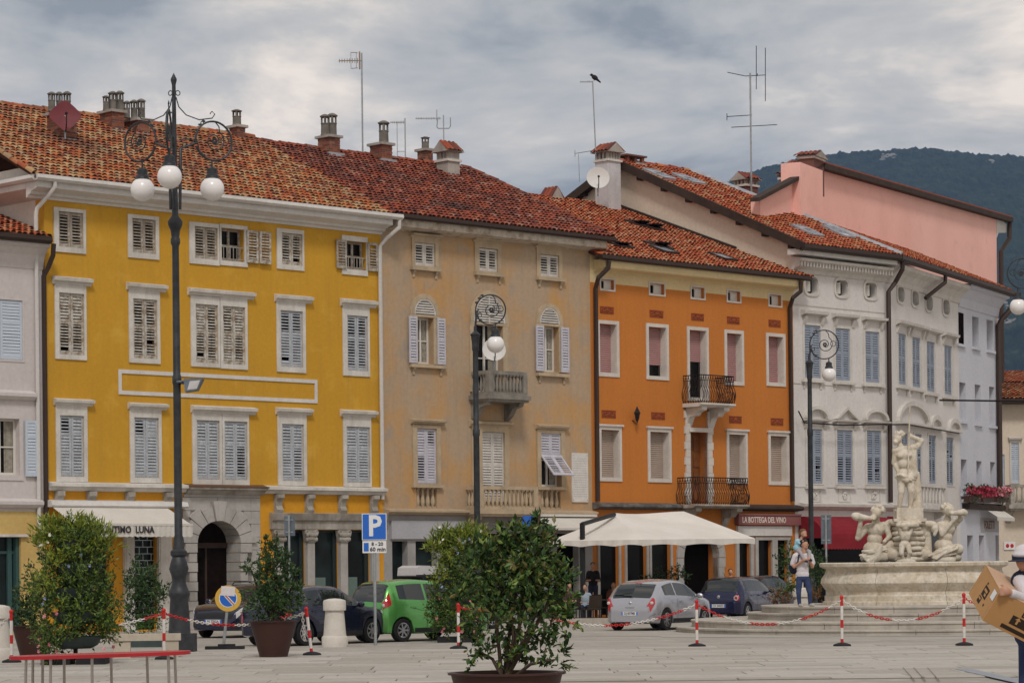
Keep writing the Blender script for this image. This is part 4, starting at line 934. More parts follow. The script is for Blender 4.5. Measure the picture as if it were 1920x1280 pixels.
# ------------------------------------------------------------------ orange house
FO = FA.sub(23.381); WO = 11.384; F = FO
O = Bld('orange_house', 'bright orange plaster house with two black iron balconies', FO)
def deep_window(fr, fm, blindm, drop=1.0, cornice=None, t=5, dep=0.34):
    F = O.F; a0, a1, b0, b1 = F.rect(*fr); tt = 0.13
    o0, o1, p0, p1 = a0 + tt, a1 - tt, b0 + tt, b1 - tt
    O.hole((o0, o1, p0, p1), dep)
    mb = MB(); ring(mb, a0, a1, b0, b1, o0, o1, p0, p1, -0.04, 0.004)
    if cornice: mb.box(a0 - 0.06, a1 + 0.06, -0.1, -0.001, b1, b1 + 0.07)
    wn = O.part('window', mb, fm)
    mb = MB()      # painted reveals lining the opening
    mb.box(o0, o0 + 0.012, 0.0, dep - 0.02, p0, p1); mb.box(o1 - 0.012, o1, 0.0, dep - 0.02, p0, p1); mb.box(o0 + 0.012, o1 - 0.012, 0.0, dep - 0.02, p0, p0 + 0.012)
    mb.build('reveal', fm, wn)
    MB().quad((o0, dep - 0.02, p0), (o1, dep - 0.02, p0), (o1, dep - 0.02, p1), (o0, dep - 0.02, p1)).build('pane', M_glass, wn)
    zb = p1 - (p1 - p0) * drop; mb = MB(); n = max(3, int((p1 - zb) / 0.075)); h = (p1 - zb) / n
    for k in range(n): mb.prism([(dep - 0.06, zb + k * h), (dep - 0.085, zb + (k + 0.5) * h), (dep - 0.06, zb + (k + 1) * h - 0.004), (dep - 0.04, zb + (k + 1) * h - 0.004), (dep - 0.04, zb + k * h)], o0 + 0.014, o1 - 0.014, 'x')
    mb.build('roller_blind', blindm, wn)
    if drop < 1:
        mb = MB(); mb.box(o0 + 0.02, o0 + 0.09, dep - 0.05, dep - 0.022, p0 + 0.02, zb); mb.box(o1 - 0.09, o1 - 0.02, dep - 0.05, dep - 0.022, p0 + 0.02, zb); mb.build('sash', M_wood, wn)
    return wn, (o0, o1, p0, p1)
M_orframe = mat('white window surround', (0.62, 0.56, 0.50), (0.55, 0.49, 0.44), 2.0, 0.85, 0.05, 40)
deep_window((1119, 1160, 601, 706), M_orframe, M_blindpink)
deep_window((1211, 1253, 607, 712), M_orframe, M_blindpink, 0.76)
deep_window((1288, 1328, 613, 752), M_orframe, M_blindpink, 0.46)
deep_window((1358, 1394, 619, 722), M_orframe, M_blindpink)
deep_window((1436, 1472, 625, 724), M_orframe, M_blindpink)
deep_window((1122, 1165, 799, 902), M_orframe, M_blindtan, cornice=1)
deep_window((1214, 1258, 803, 904), M_orframe, M_blindtan, cornice=1)
deep_window((1362, 1401, 808, 907), M_orframe, M_blindtan, cornice=1)
deep_window((1440, 1479, 811, 909), M_orframe, M_blindtan, cornice=1)
# quoined balcony door
o0, o1, p0, p1 = F.rect(1293, 1326, 810, 944); O.hole((o0, o1, p0, p1), 0.42)
dr = O.part('balcony_door', MB().box(o0, o1, 0.36, 0.4, p0, p1), M_door)
mb = MB(); cw = (o1 - o0) / 2
for i in range(2):
    for k in range(4): z = p0 + 0.15 + k * (p1 - p0 - 0.2) / 4; mb.box(o0 + i * cw + 0.1, o0 + (i + 1) * cw - 0.08, 0.33, 0.36, z, z + (p1 - p0) / 4 - 0.16)
mb.build('door_panels', M_door, dr)
ztop = F.sz(1310, 770)[1]; nq = 12
for k in range(nq):
    za, zb = p0 + (ztop - p0) * k / nq, p0 + (ztop - p0) * (k + 1) / nq - 0.008; e_ = 0.06 if k % 2 else 0.0
    for xa, xb in ((o0 - 0.24 - e_, o0), (o1, o1 + 0.24 + e_)): MB().box(xa, xb, -0.07, 0.38 if zb < p1 else 0.0, za, zb).build('quoin', M_orframe, dr)
MB().box(o0 - 0.1, o1 + 0.1, -0.12, 0.0, p1, p1 + 0.16).build('lintel', M_orframe, dr)
# small attic windows
for q in ((1124, 1153, 521, 546), (1216, 1247, 529, 555), (1294, 1322, 536, 562), (1362, 1389, 543, 568), (1440, 1466, 550, 576)):
    a0, a1, b0, b1 = F.rect(*q); tt = 0.06; O.hole((a0 + tt, a1 - tt, b0 + tt, b1 - tt), 0.22)
    mb = MB(); ring(mb, a0, a1, b0, b1, a0 + tt, a1 - tt, b0 + tt, b1 - tt, -0.03, 0.004); wn = O.part('attic_window', mb, M_orframe)
    MB().quad((a0, 0.2, b0), (a1, 0.2, b0), (a1, 0.2, b1), (a0, 0.2, b1)).build('pane', M_glass, wn)
    cx = (a0 + a1) / 2; mb = MB(); ring(mb, a0 + tt, cx, b0 + tt, b1 - tt, a0 + tt + 0.05, cx - 0.05, b0 + tt + 0.05, b1 - tt - 0.05, 0.12, 0.16); mb.box(cx, a1 - tt, 0.14, 0.17, b0 + tt, b1 - tt); mb.build('sash', M_winframe, wn)
# terracotta relief panels
for q in ((1125, 1150, 575, 588), (1218, 1243, 582, 595), (1296, 1319, 588, 601), (1363, 1386, 594, 607), (1441, 1463, 600, 613), (1128, 1154, 769, 783), (1221, 1246, 773, 786), (1367, 1390, 780, 793), (1445, 1468, 784, 797)):
    a0, a1, b0, b1 = F.rect(*q); pn = O.part('relief_panel', MB().box(a0, a1, -0.02, 0, b0, b1), M_terrac)
    mb = MB(); cx, cz = (a0 + a1) / 2, (b0 + b1) / 2; mb.sphere((cx, -0.03, cz), (0.07, 0.03, 0.09), 0, 8, 6)
    for sg in (-1, 1):
        mb.torus((cx + sg * 0.16, -0.025, cz), 0.07, 0.022, 'y', 0, 10, 5); mb.torus((cx + sg * 0.27, -0.025, cz - 0.03), 0.05, 0.018, 'y', 0, 10, 5)
    mb.box(a0, a1, -0.035, -0.02, b1 - 0.03, b1); mb.build('carving', M_terrac, pn)
# balconies
PB = 0.9
s0 = F.sz(1315, 735, -PB)[0]; s1 = F.sz(1376, 735, -PB)[0]; zsl = F.sz(1330, 755, -PB)[1]; zr = F.sz(1330, 703, -PB)[1]
iron_balcony(O, s0, s1, PB, zsl, zr, M_trim, 0.75, (s0 + 0.12, s1 - 0.45))
s0 = F.sz(1304, 920, -PB)[0]; s1 = F.sz(1402, 920, -PB)[0]; zsl = F.sz(1335, 945, -PB)[1]; zr = F.sz(1335, 895, -PB)[1]
iron_balcony(O, s0, s1, PB, zsl, zr, M_oldstone, 0.7, (s0 + 0.15, s1 - 0.5))
# projecting ledge over the ground floor
zl = F.sz(1200, 950, -0.2)[1]
O.profile('ledge', [(0, zl - 0.1), (-0.3, zl - 0.06), (-0.36, zl), (-0.34, zl + 0.08), (0, zl + 0.16)], 0, s0 - 0.08, mat('dark lead ledge', (0.07, 0.065, 0.06), (0.16, 0.15, 0.14), 4.0, 0.7))
O.profile('ledge', [(0, zl - 0.1), (-0.3, zl - 0.06), (-0.36, zl), (-0.34, zl + 0.08), (0, zl + 0.16)], s1 + 0.08, WO + 0.15, M_wood)
# ground floor: cafe doors, stone arch, wine shop
for q in ((1124, 1160), (1175, 1212), (1221, 1257)):
    a0, a1, _, c1 = F.rect(q[0], q[1], 1000, 1160); O.hole((a0, a1, 0.1, c1), 0.16)
    pn = O.part('cafe_opening', MB().quad((a0, 0.15, 0.1), (a1, 0.15, 0.1), (a1, 0.15, c1), (a0, 0.15, c1)), M_glass)
    mb = MB(); ring(mb, a0 - 0.1, a1 + 0.1, 0.1, c1 + 0.1, a0, a1, 0.1, c1, -0.05, 0.004); mb.build('stone_surround', M_greystone, pn)
a0, a1, _, _ = F.rect(1280, 1346, 1000, 1160); zsp = F.sz(1313, 1045)[1]; r_ = (a1 - a0) / 2; cx = (a0 + a1) / 2; zt = zsp + r_
O.hole((a0, a1, 0.0, zt + 0.02), 0.5)
ar = O.part('passage_arch', MB().quad((a0, 0.48, 0), (a1, 0.48, 0), (a1, 0.48, zt), (a0, 0.48, zt)), M_dark)
nv = 9
for i in range(nv):
    u, v = math.pi * i / nv + 0.01, math.pi * (i + 1) / nv - 0.01; m_ = (u + v) / 2; Ro = r_ + (0.36 if i % 2 == 0 else 0.28)
    MB().prism([(cx + Ro * math.cos(u), zsp + Ro * math.sin(u)), (cx + Ro * math.cos(m_), zsp + Ro * math.sin(m_)), (cx + Ro * math.cos(v), zsp + Ro * math.sin(v)), (cx + r_ * math.cos(v), zsp + r_ * math.sin(v)), (cx + r_ * math.cos(m_), zsp + r_ * math.sin(m_)), (cx + r_ * math.cos(u), zsp + r_ * math.sin(u))], -0.09, 0.25, 'y').build('voussoir', M_greystone, ar)
for k in range(6):
    za, zb = zsp * k / 6, zsp * (k + 1) / 6 - 0.01
    for xa, xb in ((a0 - 0.3 - 0.06 * (k % 2), a0), (a1, a1 + 0.3 + 0.06 * (k % 2))): MB().box(xa, xb, -0.08, 0.25, za, zb).build('quoin', M_greystone, ar)
for sg in (-1, 1): MB().prism([(cx + sg * r_, zt + 0.02), (cx + sg * r_, zsp), *[(cx + sg * r_ * math.cos(t_), zsp + r_ * math.sin(t_)) for t_ in np.linspace(0.15, 1.45, 6)], (cx, zt + 0.02)], 0.02, 0.06, 'y').build('spandrel', M_orange, ar)
a0, a1, c0, c1 = F.rect(1377, 1494, 966, 984); fs = O.part('shop_fascia', MB().box(a0, a1, -0.22, 0, c0, c1).box(a0, a1, -0.26, 0, c1, c1 + 0.06), M_fascia)
text('LA BOTTEGA DEL VINO', 0.31, M_letter, fs, Matrix.Translation((F.sz(1433, 975, -0.22)[0], -0.225, (c0 + c1) / 2)) @ FACE_M, bold=0.008, squeeze=0.78)
b0, b1, d0, d1 = F.rect(1380, 1481, 986, 1004); O.part('shop_lintel', MB().box(b0, b1, -0.12, 0, d0, d1), M_cornice)
for q in ((1384, 1406), (1420, 1446), (1456, 1476)):
    x0_, x1_, _, c1_ = F.rect(q[0], q[1], 1012, 1140); O.hole((x0_, x1_, 0.1, c1_), 0.15); gl = O.part('shop_glass', MB().quad((x0_, 0.14, 0.1), (x1_, 0.14, 0.1), (x1_, 0.14, c1_), (x0_, 0.14, c1_)), M_glass)
    mb = MB(); ring(mb, x0_ - 0.16, x1_ + 0.16, 0.0, c1_ + 0.12, x0_, x1_, 0.1, c1_, -0.08, 0.004); mb.build('stone_surround', M_greystone, gl)
zb0 = (F.sz(1112, 530)[1] + F.sz(1480, 563)[1]) / 2
O.wall(0, WO, 0, 13.2, [(0, 0), (zb0, 1)], [M_orange, M_creamband])
ze = F.sz(1300, 512, -0.5)[1]
O.profile('eave_soffit', [(0, ze - 0.25), (-0.05, ze - 0.22), (-0.12, ze - 0.18), (-0.5, ze - 0.14), (-0.55, ze - 0.1), (-0.55, ze + 0.16), (0, ze + 0.2)], 0.2, WO + 0.05, M_creamband)
O.profile('gutter', [(-0.74, ze + 0.32), (-0.76, ze + 0.18), (-0.66, ze + 0.12), (-0.54, ze + 0.16), (-0.54, ze + 0.32)], -0.1, WO + 0.3, M_gutter)
lo = (-0.68, ze + 0.28); hn, hz = 10.0, ze + 0.28 + 10.68 * 0.37
nR, zR = F.nz(1382, 477, WO)
sl = [(2.0, 1.6), (4.1, 2.4), (6.4, 1.6)]
OR, tzO = roof(O, 'roof', [(-0.1, -0.68), (WO + 0.3, -0.68), (WO + 0.02, 0.3), (WO + 0.02, hn), (0.45, hn)], lo, (hn, hz), M_tileO, indiv=150)
mb = MB(); mb.quad((0.4, hn, hz), (WO, hn, hz), (WO, hn + 6, hz - 2), (0.4, hn + 6, hz - 2)); mb.build('rear_slope', M_under, OR)
fl = MB(); fl.obox((WO - 0.08, (nR + hn) / 2, tzO((nR + hn) / 2) + 0.14), (0.09, (hn - nR) / 2 / math.cos(math.atan(0.37)), 0.05), Matrix.Rotation(math.atan(0.37), 3, 'X')); fl.build('flashing', M_gutter, OR)
def skylight(b, parent, px, py, tz, w_=0.8, h=1.0, open_=0, m=M_zinc):
    """roof window lying on the slope, found where the pixel ray meets the roof"""
    lo_n, hi_n = -0.6, 9.5
    for _ in range(40):
        mid = (lo_n + hi_n) / 2; s_, z_ = b.F.sz(px, py, mid)
        if z_ > tz(mid): lo_n = mid
        else: hi_n = mid
    ph = math.atan(tz(1.0) - tz(0.0)); M = Matrix.Rotation(ph, 3, 'X'); mb = MB()
    c = Vector((s_, mid, tz(mid) + 0.1)); ex, ey = M @ Vector((1, 0, 0)), M @ Vector((0, 1, 0))
    for q, hx, hy in ((-ex * (w_ / 2), 0.05, h / 2), (ex * (w_ / 2), 0.05, h / 2), (-ey * (h / 2), w_ / 2, 0.05), (ey * (h / 2), w_ / 2, 0.05)): mb.obox(c + q, (hx, hy, 0.07), M)
    sk = mb.build('skylight', M_zinc if m is None else M_gutter, parent)
    M2 = Matrix.Rotation(ph - open_, 3, 'X')
    MB().obox(c + Vector((0, 0, 0.03)), (w_ / 2 - 0.04, h / 2 - 0.04, 0.02), M2).build('pane', mat('skylight glass', (0.35, 0.38, 0.42), None, rough=0.08, spec=0.8, fine=0.0) if not open_ else M_glass, sk)
for px_, py_, op in ((1197, 425, 0.5), (1222, 431, 0.5), (1160, 464, 0.35), (1235, 466, 0.5), (1355, 487, 0.0), (1245, 474, 0.0)): skylight(O, OR, px_, py_, tzO, 0.75, 0.9, op)
x, z = F.sz(1140, 500, -0.6)
downpipe(O, [(x, -0.65, ze + 0.1), (x, -0.62, ze - 0.15), (x - 0.25, -0.35, ze - 0.5), (F.sz(1117, 560, -0.1)[0], -0.1, ze - 0.85), (F.sz(1117, 560, -0.1)[0], -0.1, zl + 0.2)], 0.085, M_pipe)
x = F.sz(1500, 535, -0.6)[0]
downpipe(O, [(x, -0.65, ze + 0.1), (x + 0.02, -0.62, ze - 0.3), (x - 0.2, -0.4, ze - 0.55), (F.sz(1481, 590, -0.1)[0], -0.1, ze - 0.9), (F.sz(1484, 700, -0.1)[0], -0.1, zl + 0.3)], 0.085, M_pipe)
x, z = F.sz(1191, 777, -0.15)
lm = MB(); lm.lathe([(0.02, -0.28), (0.06, -0.2), (0.1, 0.0), (0.13, 0.05), (0.05, 0.2), (0.01, 0.3)], 6, (x, -0.25, z)); lm.tube([(x, 0, z - 0.2), (x + 0.12, -0.1, z - 0.35), (x + 0.15, -0.2, z - 0.1), (x, -0.25, z + 0.1)], 0.02, 5); O.part('wall_lantern', lm, M_iron)
chimney_house(O, OR, (1021, 1049, 384, 400), (1013, 1052, 349, 372), 9.6, M_trim, 0.8, M_tileO, 3, ridge='n', brickwork=True)

# ------------------------------------------------------------------ white corner house (front A, bent side B)
SW = 34.765; WW = 40.551 - SW
FW = FA.sub(SW); F = FW
W_ = Bld('white_corner_house', 'tall white corner house with steel blue shutters and a cream gable', FW)
obw = FA.pt(40.551, 0, 0); FB = Frame((obw.x, obw.y), TH_B)
M_wtrim = mat('white house trim', (0.62, 0.58, 0.53), (0.54, 0.50, 0.46), 1.5, 0.85, 0.1, 30, streak=0.3, dirt=(0.32, 0.29, 0.26))
def oval(F, mb, q, n=0.0, grow=0.0):
    a0, a1, b0, b1 = F.rect(*q); cx, cz, A, B_ = (a0 + a1) / 2, (b0 + b1) / 2, (a1 - a0) / 2 + grow, (b1 - b0) / 2 + grow; pts = []
    for i in range(24):
        t = 2 * math.pi * i / 24; c, s = math.cos(t), math.sin(t)
        pts.append((cx + A * math.copysign(abs(c) ** 0.6, c), cz + B_ * math.copysign(abs(s) ** 0.6, s)))
    return pts, (a0, a1, b0, b1)
def oval_window(b, F, parent, q, sash=True):
    pts, r = oval(F, None, q); po, _ = oval(F, None, q, grow=0.10); mb = MB(); n = len(pts)
    for i in range(n):
        j = (i + 1) % n; mb.prism([pts[i], po[i], po[j], pts[j]], -0.045, 0.0, 'y')
        mb.quad((pts[i][0], 0, pts[i][1]), (pts[j][0], 0, pts[j][1]), (pts[j][0], 0.3, pts[j][1]), (pts[i][0], 0.3, pts[i][1]))
    # plaster between the round opening and the square hole in the wall
    a0, a1, b0, b1 = r; e_ = 0.04; cs = []
    for i in range(n):
        x, z = pts[i]; cs.append((a0 - e_ if x < (a0 + a1) / 2 else a1 + e_, b0 - e_ if z < (b0 + b1) / 2 else b1 + e_))
    wn = mb.build('oval_window', M_wtrim, parent); mb = MB()
    for k in range(4):
        idx = [i for i in range(n) if (pts[i][0] >= (a0 + a1) / 2 - 1e-6) == (k in (0, 3)) and (pts[i][1] >= (b0 + b1) / 2 - 1e-6) == (k in (0, 1))]
        if k == 3: idx = sorted(idx, key=lambda i: i)
        if len(idx) > 2:
            cxy = cs[idx[len(idx) // 2]]
            for i in range(len(idx) - 1): mb.add([(pts[idx[i]][0], 0.002, pts[idx[i]][1]), (pts[idx[i + 1]][0], 0.002, pts[idx[i + 1]][1]), (cxy[0], 0.002, cxy[1])], [(0, 1, 2)])
    MB().quad((a0, 0.29, b0), (a1, 0.29, b0), (a1, 0.29, b1), (a0, 0.29, b1)).build('pane', M_glass, wn)
    if sash: MB().obox((a0 + (a1 - a0) * 0.35, 0.16, (b0 + b1) / 2), (0.02, 0.16, (b1 - b0) * 0.36), Matrix.Rotation(0.5, 3, 'Z')).build('sash', M_winframe, wn)
    return wn
def wall_ovals(b, F, qs, parent, sash):
    for q in qs:
        oval_window(b, F, parent, q, sash); a0, a1, b0, b1 = F.rect(*q); b.open.append((a0 + 0.02, a1 - 0.02, b0 + 0.02, b1 - 0.02, 0.3))
wall_ovals(W_, FW, ((1509, 1533, 519, 551), (1566, 1589, 525, 555), (1621, 1643, 530, 559)), W_.e, True)
def lint(b, F, cx0, cx1, y0, y1, parent=None, cons=14):
    a0, a1, c0, c1 = F.rect(cx0, cx1, y0, y1); t = c1 - c0; mb = MB()
    mb.prism([(0, c0), (-0.08, c0 + t * 0.2), (-0.24, c0 + t * 0.45), (-0.26, c1), (0, c1 + 0.04)], a0, a1, 'x')
    zc_ = F.sz((cx0 + cx1) / 2, y1 + cons)[1]
    for x in (a0 + 0.12, a1 - 0.28): mb.prism([(0, c0), (-0.16, c0), (-0.12, c0 - 0.12), (-0.05, zc_), (0, zc_)], x, x + 0.16, 'x')
    return mb
for q, op, co in (((1505, 1540, 606, 712), (1508, 1538, 610, 708), (1501, 1546, 584, 594)), ((1563, 1597, 612, 716), (1566, 1593, 616, 713), (1559, 1604, 590, 599)), ((1618, 1652, 617, 720), (1622, 1648, 622, 717), (1615, 1657, 596, 604))):
    wn, _ = W_.window(q, op, M_sh_steel, both(34, 30), fm=M_wtrim, proud=0.03, sill=(q[0] - 3, q[1] + 3, q[3], q[3] + 5)); lint(W_, FW, *co).build('lintel', M_wtrim, wn)
for i, (q, op, yb, yt) in enumerate((((1510, 1544, 800, 908), (1513, 1541, 804, 906), 786, 763), ((1566, 1601, 802, 909), (1569, 1598, 806, 907), 788, 764), ((1622, 1655, 803, 909), (1625, 1652, 807, 907), 790, 768))):
    wn, _ = W_.window(q, op, M_sh_steel, both(OPN, 36), fm=M_wtrim, proud=0.03)
    xc = (q[0] + q[1]) / 2; lint(W_, FW, xc - 24, xc + 24, yb, yb + 5, cons=12).build('lintel', M_wtrim, wn)
    a0, a1, c0, c1 = F.rect(xc - 22, xc + 22, yt, yb); cx = (a0 + a1) / 2; A = (a1 - a0) / 2; Hh = c1 - c0; mb = MB()
    N_ = 14 if i != 1 else 2
    for k in range(N_):
        u, v = math.pi * k / N_, math.pi * (k + 1) / N_
        f1 = lambda t, g: (cx + (A - g) * math.cos(t), c0 + 0.04 + (Hh - g) * math.sin(t))
        mb.prism([f1(u, 0), f1(v, 0), f1(v, 0.13), f1(u, 0.13)], -0.2, 0, 'y')
    mb.build('pediment', M_wtrim, wn)
    a0, a1, c0, c1 = F.rect(xc - 17, xc + 17, 911, 916); MB().box(a0 - 0.05, a1 + 0.05, -0.14, 0, c0, c1).build('sill', M_wtrim, wn)
    a0, a1, c0, c1 = F.rect(xc - 10, xc + 10, 919, 938); mb = MB(); ring(mb, a0 - 0.06, a1 + 0.06, c0 - 0.06, c1 + 0.06, a0, a1, c0, c1, -0.03, 0)
    for k in range(5): mb.sphere(((a0 + a1) / 2 + rng.uniform(-0.13, 0.13), -0.02, (c0 + c1) / 2 + rng.uniform(-0.12, 0.12)), (0.07, 0.05, 0.07), 0, 7, 5)
    mb.torus(((a0 + a1) / 2, -0.02, (c0 + c1) / 2), 0.13, 0.03, 'y', 0, 14, 5); mb.build('relief_panel', M_wtrim, wn)
zl = F.sz(1590, 950)[1]
W_.profile('string_course', [(0, zl - 0.14), (-0.12, zl - 0.12), (-0.3, zl), (-0.32, zl + 0.1), (0, zl + 0.16)], 0.25, WW + 0.1, M_wtrim)
for yy in (577, 722, 913): z = F.sz(1560, yy)[1]; W_.part('string_line', MB().box(0, WW, -0.025, 0, z - 0.02, z + 0.02), M_wtrim)
a0, a1, _, c1 = F.rect(1500, 1655, 1000, 1140); W_.hole((a0 + 0.2, a1 - 0.3, 0.1, c1), 0.4); W_.part('shop_glass', MB().quad((a0, 0.38, 0.1), (a1, 0.38, 0.1), (a1, 0.38, c1), (a0, 0.38, c1)), M_glass)
W_.wall(0, WW, 0, 14.1, [(0, 0)], [M_white], depth=10, left=False, right=False)
# red awnings
def red_awning(F, b, x0, x1, ya, yb, yc, pr):
    c0, c1 = F.sz(x0, ya, -0.1)[0], F.sz(x1, ya, -0.1)[0]; zA, zB, zC = F.sz((x0 + x1) / 2, ya, -0.1)[1], F.sz((x0 + x1) / 2, yb, -pr)[1], F.sz((x0 + x1) / 2, yc, -pr)[1]
    mb = MB(); n = 8; pts = [(-0.08 - (pr - 0.08) * math.sin(math.pi / 2 * k / n), zB + (zA - zB) * math.cos(math.pi / 2 * k / n)) for k in range(n + 1)]
    for k in range(n): mb.quad((c0, pts[k][0], pts[k][1]), (c1, pts[k][0], pts[k][1]), (c1, pts[k + 1][0], pts[k + 1][1]), (c0, pts[k + 1][0], pts[k + 1][1]))
    for x in (c0, c1): mb.add([(x, -0.05, zB)] + [(x, p[0], p[1]) for p in pts], [tuple(range(n + 2))])
    m_ = 26
    for k in range(m_):
        xa, xb = c0 + (c1 - c0) * k / m_, c0 + (c1 - c0) * (k + 1) / m_; mb.add([(xa, -pr, zB), (xb, -pr, zB), (xb, -pr - 0.01, zC + 0.05), ((xa + xb) / 2, -pr - 0.01, zC), (xa, -pr - 0.01, zC + 0.05)], [(0, 1, 2, 3, 4)])
    return mb.build('awning', M_awnr, b.e)
red_awning(FW, W_, 1499, 1650, 968, 1008, 1030, 1.3)
# ---- side B
eB = link('side_wing', None, W_.e); eB.matrix_local = W_.e.matrix_basis.inverted() @ (Matrix.Translation((obw.x, obw.y, 0)) @ Matrix.Rotation(TH_B, 4, 'Z'))
class Wing(Bld):
    def __init__(s, F, e): s.F = F; s.open = []; s.e = e; s.k = 0
B_ = Wing(FB, eB); F = FB
wall_ovals(B_, FB, ((1682, 1694, 538, 566), (1709, 1721, 546, 573), (1735, 1747, 554, 582), (1767, 1779, 562, 590)), eB, False)
for q, op, co in (((1682, 1700, 622, 724), (1684, 1698, 626, 721), (1679, 1704, 603, 612)), ((1708, 1727, 629, 729), (1710, 1725, 633, 726), (1705, 1732, 610, 619)), ((1735, 1754, 637, 737), (1737, 1752, 641, 734), (1733, 1759, 618, 627)), ((1768, 1787, 644, 743), (1770, 1784, 648, 740), (1765, 1790, 626, 634))):
    wn, _ = B_.window(q, op, M_sh_steel, both(34, 30), fm=M_wtrim, proud=0.03, sill=(q[0] - 2, q[1] + 2, q[3], q[3] + 5)); lint(B_, FB, *co).build('lintel', M_wtrim, wn)
for q, op in (((1688, 1704, 808, 905), (1690, 1702, 812, 903)), ((1713, 1729, 810, 905), (1715, 1727, 814, 903)), ((1739, 1756, 812, 908), (1741, 1754, 816, 906)), ((1772, 1789, 816, 911), (1774, 1787, 820, 909))):
    wn, _ = B_.window(q, op, M_sh_steel, both(OPN, 36), fm=M_wtrim, proud=0.03)
for x0, x1, yt, yb in ((1680, 1738, 752, 793), (1741, 1762, 778, 800), (1775, 1797, 784, 805)):
    a0, a1, c0, c1 = F.rect(x0, x1, yt, yb); cx = (a0 + a1) / 2; A = (a1 - a0) / 2; Hh = c1 - c0; mb = MB(); N_ = 16
    for k in range(N_):
        u, v = math.pi * k / N_, math.pi * (k + 1) / N_; f1 = lambda t, g: (cx + (A - g) * math.cos(t), c0 + (Hh - g) * math.sin(t))
        mb.prism([f1(u, 0), f1(v, 0), f1(v, 0.2), f1(u, 0.2)], -0.16, 0, 'y')
    mb.box(a0 - 0.15, a1 + 0.15, -0.2, 0, c0 - 0.12, c0); B_.part('pediment', mb, M_wtrim)
s0 = F.sz(1722, 930, -0.5)[0]; s1 = F.sz(1776, 930, -0.5)[0]; stone_balcony(B_, s0, s1, 0.5, F.sz(1750, 948, -0.5)[1], F.sz(1750, 908, -0.5)[1], 8, M_wtrim, 1, 0.15, 0.4)
LB = FB.sz(1800, 900)[0]; zlb = F.sz(1700, 953)[1]
B_.profile('string_course', [(0, zl - 0.14), (-0.12, zl - 0.12), (-0.3, zl), (-0.32, zl + 0.1), (0, zl + 0.16)], -0.05, F.sz(1722, 950)[0] - 0.2, M_wtrim)
a0, a1, _, c1 = F.rect(1680, 1795, 985, 1120); B_.hole((a0, a1, 0.1, c1), 0.4); B_.part('shop_glass', MB().quad((a0, 0.38, 0.1), (a1, 0.38, 0.1), (a1, 0.38, c1), (a0, 0.38, c1)), M_glass)
red_awning(FB, B_, 1664, 1690, 968, 1005, 1025, 1.0)
B_.wall(0, LB, 0, 14.1, [(0, 0)], [M_white], depth=7, left=False)
# cornice: plain fascia + dentils over A, smooth cove over B
zc = FW.sz(1580, 505)[1]; zE = 14.02
F = FW
mb = MB(); mb.prism([(0, zc - 0.35), (-0.06, zc - 0.33), (-0.12, zc - 0.2), (-0.3, zc - 0.12), (-0.34, zc + 0.05), (-0.46, zc + 0.1), (-0.5, zc + 0.2), (0, zc + 0.3)], -0.05, WW + 0.02, 'x')
cn = W_.part('cornice', mb, M_wtrim)
mb = MB(); x = 0.05
while x < WW: mb.box(x, x + 0.1, -0.4, -0.3, zc - 0.1, zc + 0.07); x += 0.19
mb.build('dentils', M_wtrim, cn)
B_.profile('cornice', [(0, zc - 0.35), (-0.06, zc - 0.33), (-0.1, zc - 0.15), (-0.3, zc + 0.1), (-0.55, zc + 0.25), (-0.6, zc + 0.4), (0, zc + 0.4)], 0.02, LB, M_wtrim)
zE = zc + 0.42
W_.profile('eave_board', [(0, zE - 0.1), (-0.6, zE - 0.1), (-0.6, zE + 0.12), (0, zE + 0.12)], -0.3, WW + 0.1, M_cornice)
W_.profile('gutter', [(-0.82, zE + 0.3), (-0.84, zE + 0.14), (-0.76, zE + 0.06), (-0.61, zE + 0.06), (-0.61, zE + 0.3)], -0.5, WW + 0.12, M_gutter)
B_.profile('gutter', [(-0.82, zE + 0.3), (-0.84, zE + 0.14), (-0.76, zE + 0.06), (-0.61, zE + 0.06), (-0.61, zE + 0.3)], -0.1, FB.sz(1900, 548, -0.7)[0], M_gutter)
sl = 0.44; lo = (-0.75, zE + 0.26); hn = 9.2; hz = lo[1] + (hn + 0.75) * sl
# hip line where both slopes meet: bisector of the two wall directions
hd = (TH_B - TH_A) / 2; hip = lambda n: WW + (n) * (-math.tan(hd))     # in frame A: s of the hip at depth n
def hipA(n): return WW - n * math.tan(hd) * -1 if False else WW - n * math.tan(hd)
def hipB(n): return n * math.tan(hd)
WR, tzW = roof(W_, 'roof', [(-0.35, -0.75), (hipA(-0.75), -0.75), (hipA(hn), hn), (-0.35, hn)], lo, (hn, hz), M_tileW, indiv=120)
nB = 5.2
endB = FB.sz(1895, 545, -0.7)[0]
WRB, tzB = roof(B_, 'roof', [(hipB(-0.75), -0.75), (endB, -0.75), (endB - 0.2, nB), (hipB(hn), hn)], lo, (hn, hz), M_tileW)
p = lambda s_, n_: (s_, n_, tzW(n_) + 0.08)
MB().tube([p(hipA(-0.8), -0.8), p(hipA(hn), hn)], 0.12, 6).build('hip_flashing', M_zinc, WR)
ridge_caps(WR, (-0.35, hn, hz + 0.03), (hipA(hn), hn, hz + 0.03), M_tileW)
